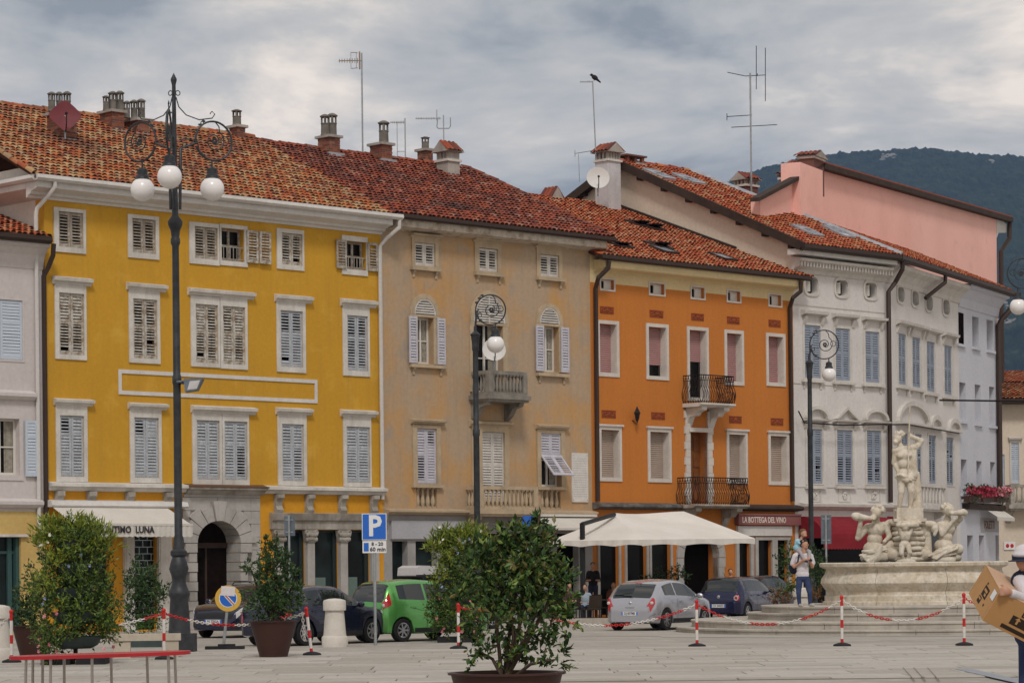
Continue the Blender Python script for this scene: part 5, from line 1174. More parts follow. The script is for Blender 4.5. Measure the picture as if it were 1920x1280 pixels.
# cream gable wall with dark verge board and purlin ends
gb = MB(); gb.prism([(0.0, 0.0), (2 * hn - 0.5, 0.0), (2 * hn - 0.5, lo[1]), (hn, hz - 0.14), (0.0, tzW(0) - 0.14)], -0.02, 0.0, 'x'); W_.part('gable', gb, M_creamwall)
ph = math.atan(sl); L = (hn + 0.9) / math.cos(ph)
vb = MB(); vb.obox((-0.36, (hn - 0.85) / 2, (tzW(hn) + tzW(-0.85)) / 2 - 0.06), (0.04, L / 2, 0.17), Matrix.Rotation(ph, 3, 'X')); vb.obox((-0.36, hn + (hn + 0.85) / 2, (tzW(hn) + tzW(-0.85)) / 2 - 0.06), (0.04, L / 2, 0.17), Matrix.Rotation(-ph, 3, 'X'))
vb.obox((-0.17, (hn - 0.85) / 2, (tzW(hn) + tzW(-0.85)) / 2 - 0.13), (0.16, L / 2, 0.03), Matrix.Rotation(ph, 3, 'X')); vg = W_.part('verge_board', vb, M_wood)
for k in range(7):
    n_ = -0.2 + k * 1.35; z_ = tzW(n_) - 0.34; MB().box(-0.3, 0.0, n_, n_ + 0.18, z_, z_ + 0.2).build('purlin_end', M_wood, vg)
for k in range(5):
    n_ = hn + 0.6 + k * 1.35; z_ = hz - (n_ - hn) * sl - 0.34; MB().box(-0.3, 0.0, n_, n_ + 0.18, z_, z_ + 0.2).build('purlin_end', M_wood, vg)
MB().quad((-0.36, hn, hz), (hipA(hn), hn, hz), (hipA(hn), 2 * hn, lo[1]), (-0.36, 2 * hn, lo[1])).build('rear_slope', M_under, WR)
chw = chimney_house(W_, WR, (1117, 1164, 303, 400), (1107, 1171, 266, 284), 8.6, mat('white chimney render', (0.58, 0.56, 0.57), (0.5, 0.48, 0.48), 1.5, 0.85, streak=0.25), 1.3, M_tileO, 5, ridge='n')
chimney_pots(W_, WR, None, (1176, 1208, 310, 330), [], 9.0, 0.7); 
s0, s1, z0, z1 = FW.rect(1176, 1208, 294, 312, 9.0); mb = MB()
for x in (s0, (s0 + s1) / 2 - 0.06, s1 - 0.14): mb.box(x, x + 0.14, 9.0, 9.14, z0, z1); mb.box(x, x + 0.14, 9.5, 9.64, z0, z1)
mb.box(s0 - 0.1, s1 + 0.1, 8.92, 9.72, z1, z1 + 0.07); mb.build('chimney', M_brick, WR)
for px_, py_ in ((1228, 329), (1243, 335), (1283, 338), (1300, 344), (1508, 435), (1520, 441), (1565, 436), (1580, 444)):
    skylight(W_, WR, px_, py_, tzW, 0.7, 0.8, 0, None)
chimney_house(W_, WR, (1377, 1421, 350, 372), (1373, 1424, 321, 336), 8.8, M_brick, 0.9, M_tileW, 4)
F = FB
x = F.sz(1692, 505, -0.7)[0]; xa = F.sz(1661, 540, -0.1)[0]
downpipe(B_, [(x, -0.72, zE + 0.05), (x, -0.7, zE - 0.25), (0.35, -0.35, zE - 0.75), (0.03, -0.16, zE - 1.15), (0.03, -0.16, zl + 0.2)], 0.10, M_pipe)
x = F.sz(1772, 525, -0.7)[0]
downpipe(B_, [(x, -0.72, zE + 0.05), (x, -0.7, zE - 0.25), (F.sz(1735, 543, -0.2)[0], -0.2, zE - 1.0)], 0.09, M_pipe)

# ------------------------------------------------------------------ lilac house
FLi = FB.sub(LB); F = FLi; WL = FB.sz(1872, 900)[0] - LB
Li = Bld('lilac_house', 'narrow pale lilac house with slit windows and red geraniums above its shop', FLi)
for q in ((1795, 1807, 586, 645), (1823, 1835, 594, 651), (1850, 1862, 600, 657), (1799, 1811, 717, 789), (1828, 1839, 721, 794), (1855, 1865, 725, 798), (1802, 1813, 861, 925), (1831, 1841, 864, 928), (1857, 1866, 866, 930)):
    a0, a1, b0, b1 = F.rect(*q); Li.hole((a0, a1, b0, b1), 0.4); wn = Li.part('window', MB().box(a0 - 0.1, a1 + 0.1, -0.1, 0.0, b0 - 0.12, b0), M_lilac)
    MB().quad((a0, 0.38, b0), (a1, 0.38, b0), (a1, 0.38, b1), (a0, 0.38, b1)).build('pane', mat('shuttered pane', (0.20, 0.175, 0.17), (0.13, 0.115, 0.11), 2, 0.7), wn)
    MB().box(a0, a1, 0.3, 0.36, b0, b0 + 0.08).box(a0, a0 + 0.05, 0.3, 0.36, b0, b1).build('sash', M_winframe, wn)
z0 = F.sz(1845, 944)[1]; z1 = F.sz(1845, 938)[1]; Li.part('shop_ledge', MB().box(0.2, WL, -0.25, 0, z0, z1), M_wtrim)
z0 = F.sz(1845, 955, -0.2)[1]; Li.part('shop_canopy', MB().box(0.3, WL - 0.05, -0.35, 0, z0, z0 + 0.22), M_wood)
for q in ((1814, 1825), (1836, 1846), (1867, 1876)):
    a0, a1, _, c1 = F.rect(q[0], q[1], 1003, 1120); a1 = min(a1, WL - 0.05)
    if a1 > a0: Li.hole((a0, a1, 0.1, c1), 0.3); Li.part('shop_door', MB().quad((a0, 0.28, 0.1), (a1, 0.28, 0.1), (a1, 0.28, c1), (a0, 0.28, c1)), M_door if q[0] > 1820 else M_dark)
a0, a1, c0, c1 = F.rect(1838, 1870, 958, 970); mb = MB(); mb.quad((a0, -0.36, c1), (min(a1, WL), -0.36, c1), (min(a1, WL), -0.8, c0), (a0, -0.8, c0)); mb.box(a0, min(a1, WL), -0.82, -0.79, c0 - 0.16, c0); Li.part('awning', mb, M_awnw)
sx, sz_ = F.sz(1855, 984, -0.03); text('FOLETTI', 0.5, M_letterg, Li.part('shop_sign', MB().box(a0, WL - 0.1, -0.03, 0, sz_ - 0.3, sz_ + 0.3), mat('grey sign board', (0.34, 0.33, 0.34), None)), Matrix.Translation((min(sx, WL - 1.2), -0.034, sz_)) @ FACE_M, bold=0.012, squeeze=0.9)
Li.wall(0, WL, 0, 14.05, [(0, 0)], [M_lilac], depth=9)
Li.profile('cornice', [(0, zE - 0.9), (-0.05, zE - 0.88), (-0.12, zE - 0.5), (-0.4, zE - 0.12), (-0.6, zE - 0.05), (-0.6, zE + 0.1), (0, zE + 0.1)], 0.0, WL + 0.1, M_lilac)
x = F.sz(1872, 700, -0.12)[0]
downpipe(Li, [(x + 1.0, -0.7, zE + 0.05), (x + 0.9, -0.65, zE - 0.3), (x + 0.2, -0.25, zE - 1.0), (x, -0.14, zE - 1.3), (x, -0.14, 4.0)], 0.13, M_pipe)
# ------------------------------------------------------------------ pink house behind
kB = None
lo_n, hi_n = 0.0, 12.0
for _ in range(40):
    mid = (lo_n + hi_n) / 2; s_, z_ = FB.sz(1700, 470, mid)
    if z_ > tzB(mid): lo_n = mid
    else: hi_n = mid
NP = mid
FP = Frame((FB.pt(0, NP, 0).x, FB.pt(0, NP, 0).y), TH_B); F = FP
Pk = Bld('pink_house', 'tall pink gable wall rising behind the white corner house', FP)
g0 = F.sz(1425, 372); g1 = F.sz(1545, 312); g2 = F.sz(1868, 402); zlow = 9.0
poly = [(g0[0], zlow), (g2[0], zlow), g2, g1, g0]
Pk.part('wall', MB().prism(poly, 0.0, 0.4, 'y'), M_pink)
ev = F.sz(1898, 408, -0.3); pk = F.sz(1545, 306, -0.3); lf = F.sz(1424, 370, -0.3)
def slab(mb, p, q, n0, n1, t, m=0): mb.hexa([(p[0], n0, p[1] - t), (q[0], n0, q[1] - t), (q[0], n1, q[1] - t), (p[0], n1, p[1] - t), (p[0], n0, p[1]), (q[0], n0, q[1]), (q[0], n1, q[1]), (p[0], n1, p[1])], m)
mb = MB(); slab(mb, pk, ev, -0.35, 0.5, 0.24); slab(mb, lf, pk, -0.3, 0.1, 0.16); PR_ = Pk.part('roof', mb, M_wood)
mb = MB(); slab(mb, (pk[0], pk[1] + 0.07), (ev[0] + 0.05, ev[1] + 0.07), -0.3, 0.45, 0.07); mb.build('roof_covering', M_tileW, PR_)
Pk.part('cornice', MB().prism([(g2[0], g2[1] - 1.2), (g2[0] + 0.35, g2[1] - 0.9), (ev[0] - 0.1, g2[1] - 0.75), (ev[0] - 0.1, ev[1] - 0.35), (g2[0] - 0.02, g2[1] - 0.05)], -0.02, 0.4, 'y'), M_cornice)
downpipe(Pk, [(ev[0], -0.15, ev[1] - 0.2), (ev[0] - 0.1, -0.15, ev[1] - 1.1), (g2[0] + 0.25, -0.15, g2[1] - 1.9), (g2[0] + 0.2, -0.15, 9.0)], 0.13, M_pipe)
c0, c1, d0, d1 = F.rect(1503, 1545, 312, 420, -0.4); MB().box(c0, c1, -0.35, 0.5, d0 - 2, d1).build('chimney_breast', M_pink, Pk.e)
chimney_house(Pk, PR_, (1506, 1545, 300, 312), (1500, 1548, 279, 292), -0.3, M_brick, 1.1, M_tileO, 4, ridge='n', brickwork=True)
chimney_house(Pk, PR_, (1481, 1502, 322, 335), (1478, 1506, 300, 312), 0.6, M_brick, 0.9, M_tileO, 3, ridge='n', brickwork=True)
chimney_house(Pk, PR_, (1465, 1486, 338, 350), (1462, 1492, 322, 328), 1.4, M_brick, 0.9, M_tileO, 3, ridge='n', brickwork=True)

# ------------------------------------------------------------------ houses at the far right
def pxpoly(pts, Y): return [at(a, b, Y) for a, b in pts]
FR = Frame((at(1878, 900, 128).x, 128.0), R(8)); F = FR
Rh = Bld('cream_house', 'cream house with low brown tiled roof beyond the lilac house', FR)
zt = F.sz(1900, 757)[1]
Rh.window((1893, 1912, 825, 907), (1896, 1910, 830, 905), M_sh_lb, both(34, 34), fm=M_wtrim, cornice=(1890, 1915, 820, 826)); Rh.window((1875, 1884, 850, 915), (1876, 1883, 852, 914), M_sh_lb, both(34, 34), fm=M_wtrim)
Rh.wall(-3.0, 6.0, 0, zt, [(0, 0)], [M_creamwall], depth=8)
s0 = F.sz(1895, 930, -0.8)[0]; stone_balcony(Rh, s0, s0 + 3, 0.8, F.sz(1905, 945, -0.8)[1], F.sz(1905, 908, -0.8)[1], 10, M_oldstone, 3, 0.2, 0.7)
Rh.profile('gutter', [(-0.8, zt + 0.2), (-0.8, zt + 0.02), (-0.6, zt - 0.05), (0, zt - 0.02), (0, zt + 0.2)], -3.2, 6.2, M_gutter)
roof(Rh, 'roof', [(-3, -0.75), (6, -0.75), (6, 3.2), (-3, 3.2)], (-0.75, zt + 0.18), (3.2, F.sz(1905, 722, 3.2)[1]), M_tileY)
a0, a1, c0, c1 = F.rect(1882, 1903, 1015, 1030); pl = Rh.part('shop_sign', MB().box(a0, a1, -0.06, 0, c0, c1), M_signwhite)
mb = MB()
for x in (0.3, 0.7): mb.sphere((a0 + (a1 - a0) * x, -0.065, (c0 + c1) / 2), (0.09, 0.02, 0.1), 0, 8, 5)
mb.build('red_mark', M_red, pl)
FR2 = Frame((at(1876, 900, 150).x, 150.0), R(10)); F = FR2
R2 = Bld('red_roofed_house', 'house with bright red tile roof at the far right, below the hill', FR2)
zt = F.sz(1900, 722)[1]; R2.wall(-3, 6, 0, zt, [(0, 0)], [M_white], depth=8)
roof(R2, 'roof', [(-3, -0.7), (6, -0.7), (6, 3.2), (-3, 3.2)], (-0.7, zt + 0.1), (3.2, F.sz(1905, 697, 3.2)[1]), M_tileO)
# ------------------------------------------------------------------ street lamps
def scroll_arm(mb, rc, zc, Rr, r0, z0, m=0):
    """wrought scroll in the (r, z) plane: ring of radius Rr centred at (rc, zc), rising from the pole at (r0, z0)"""
    P = lambda r, z: (r, 0, z)
    pts = [P(r0, z0), P(r0 + 0.03, zc - Rr * 0.5)]
    a = R(190)
    while a > R(-168): pts.append(P(rc + Rr * math.cos(a), zc + Rr * math.sin(a))); a -= R(11)
    mb.tube(pts, [0.035] * 3 + [0.024] * (len(pts) - 3), 6, m)
    sp = []; a = R(60); k = 0
    while k <= 34:
        t = k / 34; rr = Rr * (0.56 * (1 - t) + 0.13 * t); sp.append(P(rc + 0.05 * Rr + rr * math.cos(a + t * R(-560)), zc + rr * math.sin(a + t * R(-560)))); k += 1
    mb.tube([P(rc + 0.1 * Rr, zc + Rr * 0.98), P(rc + 0.3 * Rr, zc + Rr * 0.75)] + sp, 0.015, 5, m)
    for i in range(6): b_ = i * math.pi / 3; mb.sphere(P(rc + 0.05 * Rr + 0.05 * math.cos(b_), zc + 0.05 * math.sin(b_)), (0.035, 0.02, 0.035), m, 6, 4)
    lo = [P(r0 + 0.02, zc - Rr * 0.15), P(r0 + 0.16 * Rr + 0.05, zc + 0.02 * Rr), P(rc - Rr * 0.9, zc - 0.08 * Rr), P(rc - Rr * 0.8, zc - Rr * 0.55), P(rc - 0.4 * Rr, zc - Rr * 0.9)]
    mb.tube(lo, 0.016, 5, m)
    for c_, r_ in ((P(r0 + 0.14, zc - Rr * 0.32), 0.06), (P(rc - Rr * 0.62, zc + Rr * 0.88), 0.035), (P(rc + 0.62 * Rr, zc + Rr * 0.05), 0.10)): mb.torus(c_, r_, 0.012, 'y', m, 12, 5)
    for q in ((rc - Rr * 0.75, zc + Rr * 0.78), (rc - Rr * 0.55, zc + Rr * 0.98), (rc - Rr * 0.95, zc + 0.5 * Rr), (rc - Rr * 0.7, zc - Rr * 0.72)): mb.sphere(P(*q), (0.05, 0.022, 0.03), m, 6, 4)
def lantern(parent, r, zring, R_g, name='lantern'):
    """cap and opal globe hanging below (r, zring), in the arm's own axes"""
    cp = MB(); z = zring; k = R_g / 0.275
    cp.lathe([(0.02, 0), (0.02, -0.12 * k), (0.05, -0.14 * k), (0.12 * k, -0.18 * k), (0.12 * k, -0.3 * k), (0.15 * k, -0.33 * k), (0.15 * k, -0.37 * k), (0.17 * k, -0.40 * k)][::-1], 12, (r, 0, z))
    c = cp.build(name, M_lamp, parent, smooth=True)
    g = MB(); g.sphere((r, 0, z - 0.40 * k - R_g * 0.85), R_g, 0, 28, 18); g.build('globe', M_globe, c, smooth=True)
    return c
def lathe_px(mb, prof, px, Y, segs, base, m=0):
    out_ = []
    for hw, y in prof: out_.append((hw * mpp(Y), at(px, y, Y).z - base))
    mb.lathe(out_, segs, (0, 0, 0), m)
b0 = ground(337, 1221); YL = b0.y; Zp = lambda y: at(337, y, YL).z
LP = thing('street_lamp', 'tall iron street lamp with three white globes and scrolled arms', 'street lamp', tuple(b0))
mb = MB(); lathe_px(mb, [(24, 1222), (24, 1196), (21, 1190), (19.5, 1165), (17, 1122), (20, 1114), (20, 1110), (17, 1104), (13, 1092), (14, 1080), (18.5, 1066), (15, 1052), (12, 1044), (15.5, 1040), (15.5, 1033), (11, 1029), (10, 1010), (7.6, 1003), (7.2, 722), (8.6, 718), (8.6, 706), (7, 702), (6.4, 462), (9, 456), (9, 448), (7.4, 445), (9, 432), (13.8, 421), (14, 415), (9, 408), (6, 403), (4.8, 330), (4.2, 240), (3.6, 160), (5.5, 152), (6, 149), (0.3, 137)], 337, YL, 16, 0)
mb.box(-0.36, 0.36, -0.36, 0.36, 0, 0.42); mb.build('post', M_lamp, LP, smooth=True)
zc = Zp(259); Rr = 37 * mpp(YL)
for k, ang in enumerate((-90, 30, 150)):
    e = link('arm', None, LP, (0, 0, 0), R(ang))
    mb = MB(); scroll_arm(mb, 80 * mpp(YL), zc, Rr, 10 * mpp(YL), Zp(392)); 
    sw = [(0.05, 0, Zp(182)), (0.12, 0, Zp(200)), (0.3, 0, Zp(214)), (0.62, 0, Zp(221)), (0.95, 0, Zp(216)), (1.02, 0, Zp(208)), (0.95, 0, Zp(203)), (0.9, 0, Zp(208))]; mb.tube(sw, 0.014, 5)
    mb.torus((0.10, 0, Zp(174)), 0.055, 0.012, 'y', 0, 12, 5); mb.tube([(10 * mpp(YL), 0, Zp(392)), (10 * mpp(YL), 0, Zp(310))], 0.03, 6)
    mb.build('scroll', M_lamp, e, smooth=True)
    lantern(e, 76 * mpp(YL), Zp(297) if ang > 0 else Zp(290), 22.7 * mpp(YL))
def single_lamp(px, ybase, Ycam, ycirc, ypole, right, label, Rpx=28, pts=None, hook=None):
    p = at(px, 1000, Ycam); e = thing('street_lamp', label, 'street lamp', (p.x, p.y, 0), 0 if right else math.pi, 'single globe street lamps')
    k = mpp(Ycam); Z = lambda y: at(px, y, Ycam).z; mb = MB()
    mb.lathe([(0.30, 0), (0.30, 0.25), (0.22, 0.32), (0.19, 0.7), (0.22, 0.76), (0.13, 1.0), (0.17, 1.15), (0.12, 1.3), (0.095, 1.5), (0.09, Z(818)), (0.11, Z(815)), (0.11, Z(806)), (0.085, Z(803)), (0.08, Z(ypole + 32)), (0.10, Z(ypole + 28)), (0.10, Z(ypole + 20)), (0.10, Z(ypole + 18)), (0.13, Z(ypole + 3)), (0.16, Z(ypole)), (0.05, Z(ypole - 6)), (0.04, Z(ypole - 16))], 14); mb.build('post', M_lamp, e, smooth=True)
    a = link('arm', None, e); mb = MB(); Rr = Rpx * k; scroll_arm(mb, Rr + 0.02, Z(ycirc), Rr, 0.0, Z(ypole - 8)); mb.build('scroll', M_lamp, a, smooth=True)
    lantern(a, 1.35 * Rr, Z(ycirc + Rpx * 0.95), 0.26)
    return e
single_lamp(895, 0, 79, 581, 627, True, 'iron lamp with one scrolled arm in front of the tan house', 28)
single_lamp(1521, 0, 98, 646, 680, True, 'iron lamp with one scrolled arm before the white corner house', 27)
single_lamp(1951, 0, 84, 512, 556, False, 'iron lamp reaching in from the right edge of the photo', 28)
# flood light on the triple lamp
q = at(337, 716, YL); fl = thing('floodlight', 'grey box floodlight clamped to the pole of the triple globe lamp', 'floodlight', tuple(q))
MB().tube([(0.05, 0, 0.0), (0.18, -0.05, -0.02)], 0.05, 8).torus((0, 0, 0), 0.1, 0.03, 'z').build('clamp', M_signback, fl)
mb = MB(); mb.hexa([(0.14, -0.22, -0.24), (0.42, -0.22, -0.20), (0.42, 0.18, -0.20), (0.14, 0.18, -0.24), (0.12, -0.2, 0.06), (0.55, -0.25, 0.06), (0.55, 0.2, 0.06), (0.12, 0.2, 0.06)]); mb.build('housing', M_signback, fl)
MB().hexa([(0.20, -0.232, -0.20), (0.42, -0.226, -0.17), (0.42, -0.22, -0.17), (0.2, -0.22, -0.2), (0.26, -0.245, 0.0), (0.50, -0.25, 0.02), (0.5, -0.24, 0.02), (0.26, -0.235, 0.0)]).build('lens', M_lens, fl)
for o in fl.children: o.scale = (1.0, 1.0, 1.0)

# ------------------------------------------------------------------ red and white barrier posts and chains
def barrier(px, py, label, tilt=0.0, h=1.0):
    g_ = ground(px, py); e = thing('barrier_post', label, 'barrier post', tuple(g_), 0, 'red and white barrier posts')
    MB().lathe([(0.20, 0), (0.205, 0.03), (0.19, 0.06), (0.10, 0.09), (0.04, 0.10)], 16).build('foot', M_black, e, smooth=True)
    seg = [(0.08, 0.17, 1), (0.17, 0.40, 0), (0.40, 0.57, 1), (0.57, 0.74, 0), (0.74, 0.88, 1), (0.88, 1.0, 0)]
    pe = link('pole', None, e, (0, 0, 0), (0, tilt, 0))
    for z0, z1, m in ((0.09, 0.17, M_red), (0.17, 0.40, M_whitep), (0.40, 0.57, M_red), (0.57, 0.86, M_whitep), (0.86, 1.02, M_red)):
        MB().lathe([(0.034, z0 * h), (0.034, z1 * h)], 10).build('band', m, pe, smooth=True)
    MB().sphere((0, 0, 1.04 * h), (0.045, 0.045, 0.05), 0, 10, 6).build('knob', M_red, pe, smooth=True)
    top = Vector(g_) + Vector((math.sin(tilt) * h, 0, math.cos(tilt) * 0.98 * h)); return top
T1 = barrier(22, 1243, 'red and white post at the left end of the barrier, by the brown planter', 0, 1.02)
T2 = barrier(308, 1237, 'red and white barrier post beside the stone bench', 0, 1.0)
T3 = barrier(585, 1229, 'leaning red and white barrier post near the white stone bollard', -0.11, 0.98)
T4 = barrier(860, 1217, 'red and white barrier post half hidden by the leafy shrub', 0, 0.98)
T5 = barrier(1307, 1213, 'red and white barrier post in front of the silver hatchback', 0, 1.0)
T6 = barrier(1579, 1212, 'red and white barrier post before the middle of the fountain steps', 0, 1.07)
T7 = barrier(1808, 1211, 'red and white barrier post nearest the carried cardboard box', 0, 1.1)
def chain(a, b, sag, label, first=0, sec=0.55):
    a, b = Vector(a), Vector(b); L = (b - a).length; e = thing('barrier_chain', label, 'chain', tuple(a), 0, 'red and white barrier chains')
    n = max(8, int(L * 1.03 / 0.062)); mbs = [MB(), MB()]; pt = lambda t: (b - a) * t + Vector((0, 0, -4 * sag * t * (1 - t)))
    for i in range(n):
        t = (i + 0.5) / n; p = pt(t); d = (pt(t + 0.5 / n) - pt(t - 0.5 / n)).normalized(); up = Vector((0, 0, 1)) if i % 2 else Vector((0, 1, 0.2))
        s_ = d.cross(up).normalized(); pts = []
        for k in range(8): w_ = 2 * math.pi * k / 8; pts.append(p + d * 0.044 * math.cos(w_) + s_ * 0.026 * math.sin(w_))
        mbs[(int(t * L / sec) + first) % 2].tube(pts, 0.011, 4, 0, False, True)
    mbs[0].build('white_links', M_whitep, e)['kind'] = 'stuff'; mbs[1].build('red_links', M_red, e)['kind'] = 'stuff'; return e
chain(T1, ground(-60, 1243) + Vector((0, 0, 0.45)), 0.12, 'chain falling away to the left edge of the photo')
chain(ground(176, 1240) + Vector((0, 0, 0.67)), T2, 0.03, 'chain between the flower tower and the post by the bench', 1)
chain(T2, T3 + Vector((0, 0, -0.02)), 0.26, 'chain sagging past the no parking sign and brown planter', 1)
chain(T3 + Vector((-0.09, 0, -0.02)), T3 + Vector((-0.05, 0, -0.62)), 0.0, 'short loose chain end hanging from the leaning post', 0, 5)
chain(T4, ground(930, 1216) + Vector((0, 0, 0.9)), 0.03, 'chain leaving the half hidden post into the leafy shrub', 1)
chain(ground(1035, 1215) + Vector((0, 0, 0.68)), T5, 0.30, 'long chain sagging below the silver hatchback', 1, 0.6)
chain(T5, T6, 0.50, 'long chain sagging before the left fountain steps', 1, 0.6)
chain(T6, T7, 0.48, 'chain sagging before the middle of the fountain basin', 0, 0.55)
chain(T7, ground(1990, 1210) + Vector((0, 0, 0.6)), 0.2, 'chain running behind the carried cardboard box', 1)

# ------------------------------------------------------------------ stone bollards
def bollard(px, py, label, s=1.0):
    g_ = ground(px, py) if not isinstance(py, Vector) else py
    e = thing('stone_bollard', label, 'bollard', tuple(g_), 0.3, 'round white stone bollards')
    MB().lathe([(0.315, 0), (0.315, 0.23), (0.285, 0.27), (0.275, 0.27), (0.225, 0.86), (0.24, 0.88)], 24).build('shaft', M_bollard, e, smooth=True)
    MB().lathe([(0.235, 0.865), (0.275, 0.88), (0.275, 1.09), (0.26, 1.12), (0.14, 1.155), (0, 1.165)], 24).build('head', M_bollard, e, smooth=True); e.scale = (s, s, s)
bollard(628, 1212, 'pale round stone bollard beside the green car')
bollard(-4, 1238, 'pale round stone bollard cut by the left edge of the photo', 1.02)

# ------------------------------------------------------------------ signs
g_ = ground(704, 1209); e = thing('parking_sign', 'blue square parking sign on a grey steel pole', 'road sign', tuple(g_), 0.06); k = mpp(g_.y); Z = lambda y: at(704, y, g_.y).z
MB().tube([(0, 0, 0), (0, 0, Z(966))], 0.04, 10).build('pole', M_steel, e, smooth=True)
pl = MB().box(-0.30, 0.30, -0.06, -0.045, Z(1012), Z(962)).build('plate', M_signwhite, e); MB().box(-0.282, 0.282, -0.064, -0.06, Z(1010.6), Z(963.4)).build('blue_field', M_signblue, pl)
text('P', 0.70, M_signwhite, pl, Matrix.Translation((0.01, -0.066, (Z(1012) + Z(962)) / 2)) @ FACE_M, bold=0.02, squeeze=0.92)
sp = MB().box(-0.29, 0.29, -0.06, -0.045, Z(1036), Z(1013.5)).build('sub_plate', M_signwhite, e); MB().box(-0.26, -0.14, -0.064, -0.06, Z(1033), Z(1017)).build('blue_symbol', M_signblue, sp)
text('8 - 20', 0.12, M_letterd, sp, Matrix.Translation((0.07, -0.064, Z(1019.5))) @ FACE_M, bold=0.003); text('60 min', 0.14, M_letterd, sp, Matrix.Translation((0.08, -0.064, Z(1029.5))) @ FACE_M, bold=0.004)
g_ = ground(425, 1216); e = thing('no_parking_sign', 'round portable no parking sign with ochre rim and paper notice', 'road sign', tuple(g_), 0.05); Z = lambda y: at(425, y, g_.y).z; zc = Z(1121)
MB().box(-0.5, 0.42, -0.22, 0.22, 0, 0.07).box(-0.2, 0.2, -0.15, 0.15, 0.07, 0.12).build('foot', M_black, e)
MB().tube([(-0.07, 0, 0.1), (0.03, 0, zc - 0.2)], 0.035, 8).build('pole', M_steel, e, smooth=True)
D = lambda r, y0, y1, m, par, nm: MB().prism([(0.05 + r * math.cos(2 * math.pi * i / 32), zc + r * math.sin(2 * math.pi * i / 32)) for i in range(32)], y0, y1, 'y').build(nm, m, par)
dk = D(0.31, -0.06, -0.04, M_signyellow, e, 'disc'); D(0.215, -0.066, -0.06, M_signwhite, dk, 'white_ring'); D(0.195, -0.07, -0.066, M_signblue, dk, 'blue_field')
MB().obox((0.05, -0.073, zc), (0.035, 0.002, 0.205), Matrix.Rotation(R(-42), 3, 'Y')).build('white_bar', M_signwhite, dk)
MB().obox((0.05, -0.077, zc), (0.016, 0.002, 0.205), Matrix.Rotation(R(-42), 3, 'Y')).build('red_bar', mat('faded red bar', (0.45, 0.14, 0.08), None, rough=0.5), dk)
MB().obox((0.05, -0.082, zc + 0.17), (0.165, 0.002, 0.11), Matrix.Rotation(R(5), 3, 'Y')).build('paper_notice', mat('pink white paper', (0.66, 0.60, 0.60), None), dk)
def back_sign(px, Ycam, y0, y1, wpx, ypole, label):
    p = at(px, 1000, Ycam); e = thing('road_sign', label, 'road sign', (p.x, p.y, 0), -0.25); k = mpp(Ycam); Z = lambda y: at(px, y, Ycam).z
    MB().tube([(0, -0.05, 0), (0, -0.05, Z(y0 - 1))], 0.035, 8).build('pole', M_steel, e, smooth=True)
    pl = MB().box(-wpx * k / 2, wpx * k / 2, 0, 0.02, Z(y1), Z(y0)).build('plate', M_signback, e)
    for ya_, yb_ in ((y0 + 8, y0 + 6), (y1 - 6, y1 - 8)): MB().box(-wpx * k / 2 + 0.05, wpx * k / 2 - 0.05, -0.02, 0, Z(ya_), Z(yb_)).build('bracket', M_steel, pl)
back_sign(543, 80, 967, 1004, 21, 1080, 'back of a grey road sign before the ochre colonnade')
back_sign(1549, 92, 965, 1019, 19, 1052, 'back of a tall grey road sign left of the fountain')
p = at(988, 985, 86); e = thing('blue_sign', 'narrow blue direction sign showing above the leafy shrub', 'road sign', (p.x, p.y, 0), 0.9); MB().tube([(0, 0, 0), (0, 0, p.z + 0.3)], 0.04, 8).build('pole', M_steel, e)
MB().box(-0.3, 0.3, -0.07, -0.05, p.z - 0.3, p.z + 0.32).build('plate', M_signblue, e)

# ------------------------------------------------------------------ bench, red table
g_ = ground(285, 1233); e = thing('stone_bench', 'plain pale stone bench behind the red table', 'bench', tuple(g_), 0.12); k = mpp(g_.y)
MB().box(-0.85, 0.62, -0.25, 0.25, 0.38, 0.52).build('seat', M_benchst, e)
for x in (-0.8, 0.22): MB().box(x, x + 0.35, -0.22, 0.22, 0, 0.378).build('leg', M_benchst, e)
YT = 35.0; p = at(190, 1224, YT); e = thing('red_table', 'long oval red table top on slim steel legs, at the bottom left', 'table', (p.x, p.y, 0), 0.0); zt = p.z
mb = MB(); poly = []
for i in range(40):
    t = 2 * math.pi * i / 40; c, s = math.cos(t), math.sin(t); poly.append((1.19 * math.copysign(abs(c) ** 0.75, c), 0.36 * math.copysign(abs(s) ** 0.75, s)))
mb.prism(poly, zt - 0.045, zt, 'z'); tp = mb.build('table_top', M_redtop, e)
tp.rotation_euler = (R(0.6), R(-1.2), 0)
for px_, dy in ((52, -0.12), (58, 0.14), (75, 0.2), (100, -0.2), (115, 0.22), (178, -0.24), (203, 0.24), (272, 0.18), (318, -0.14), (326, 0.1)):
    x = (px_ - 190) * mpp(YT); MB().tube([(x, dy, zt - 0.05 + x * 0.02), (x * 1.02, dy * 1.15, 0)], 0.019, 8).build('leg', M_chrome, e, smooth=True)

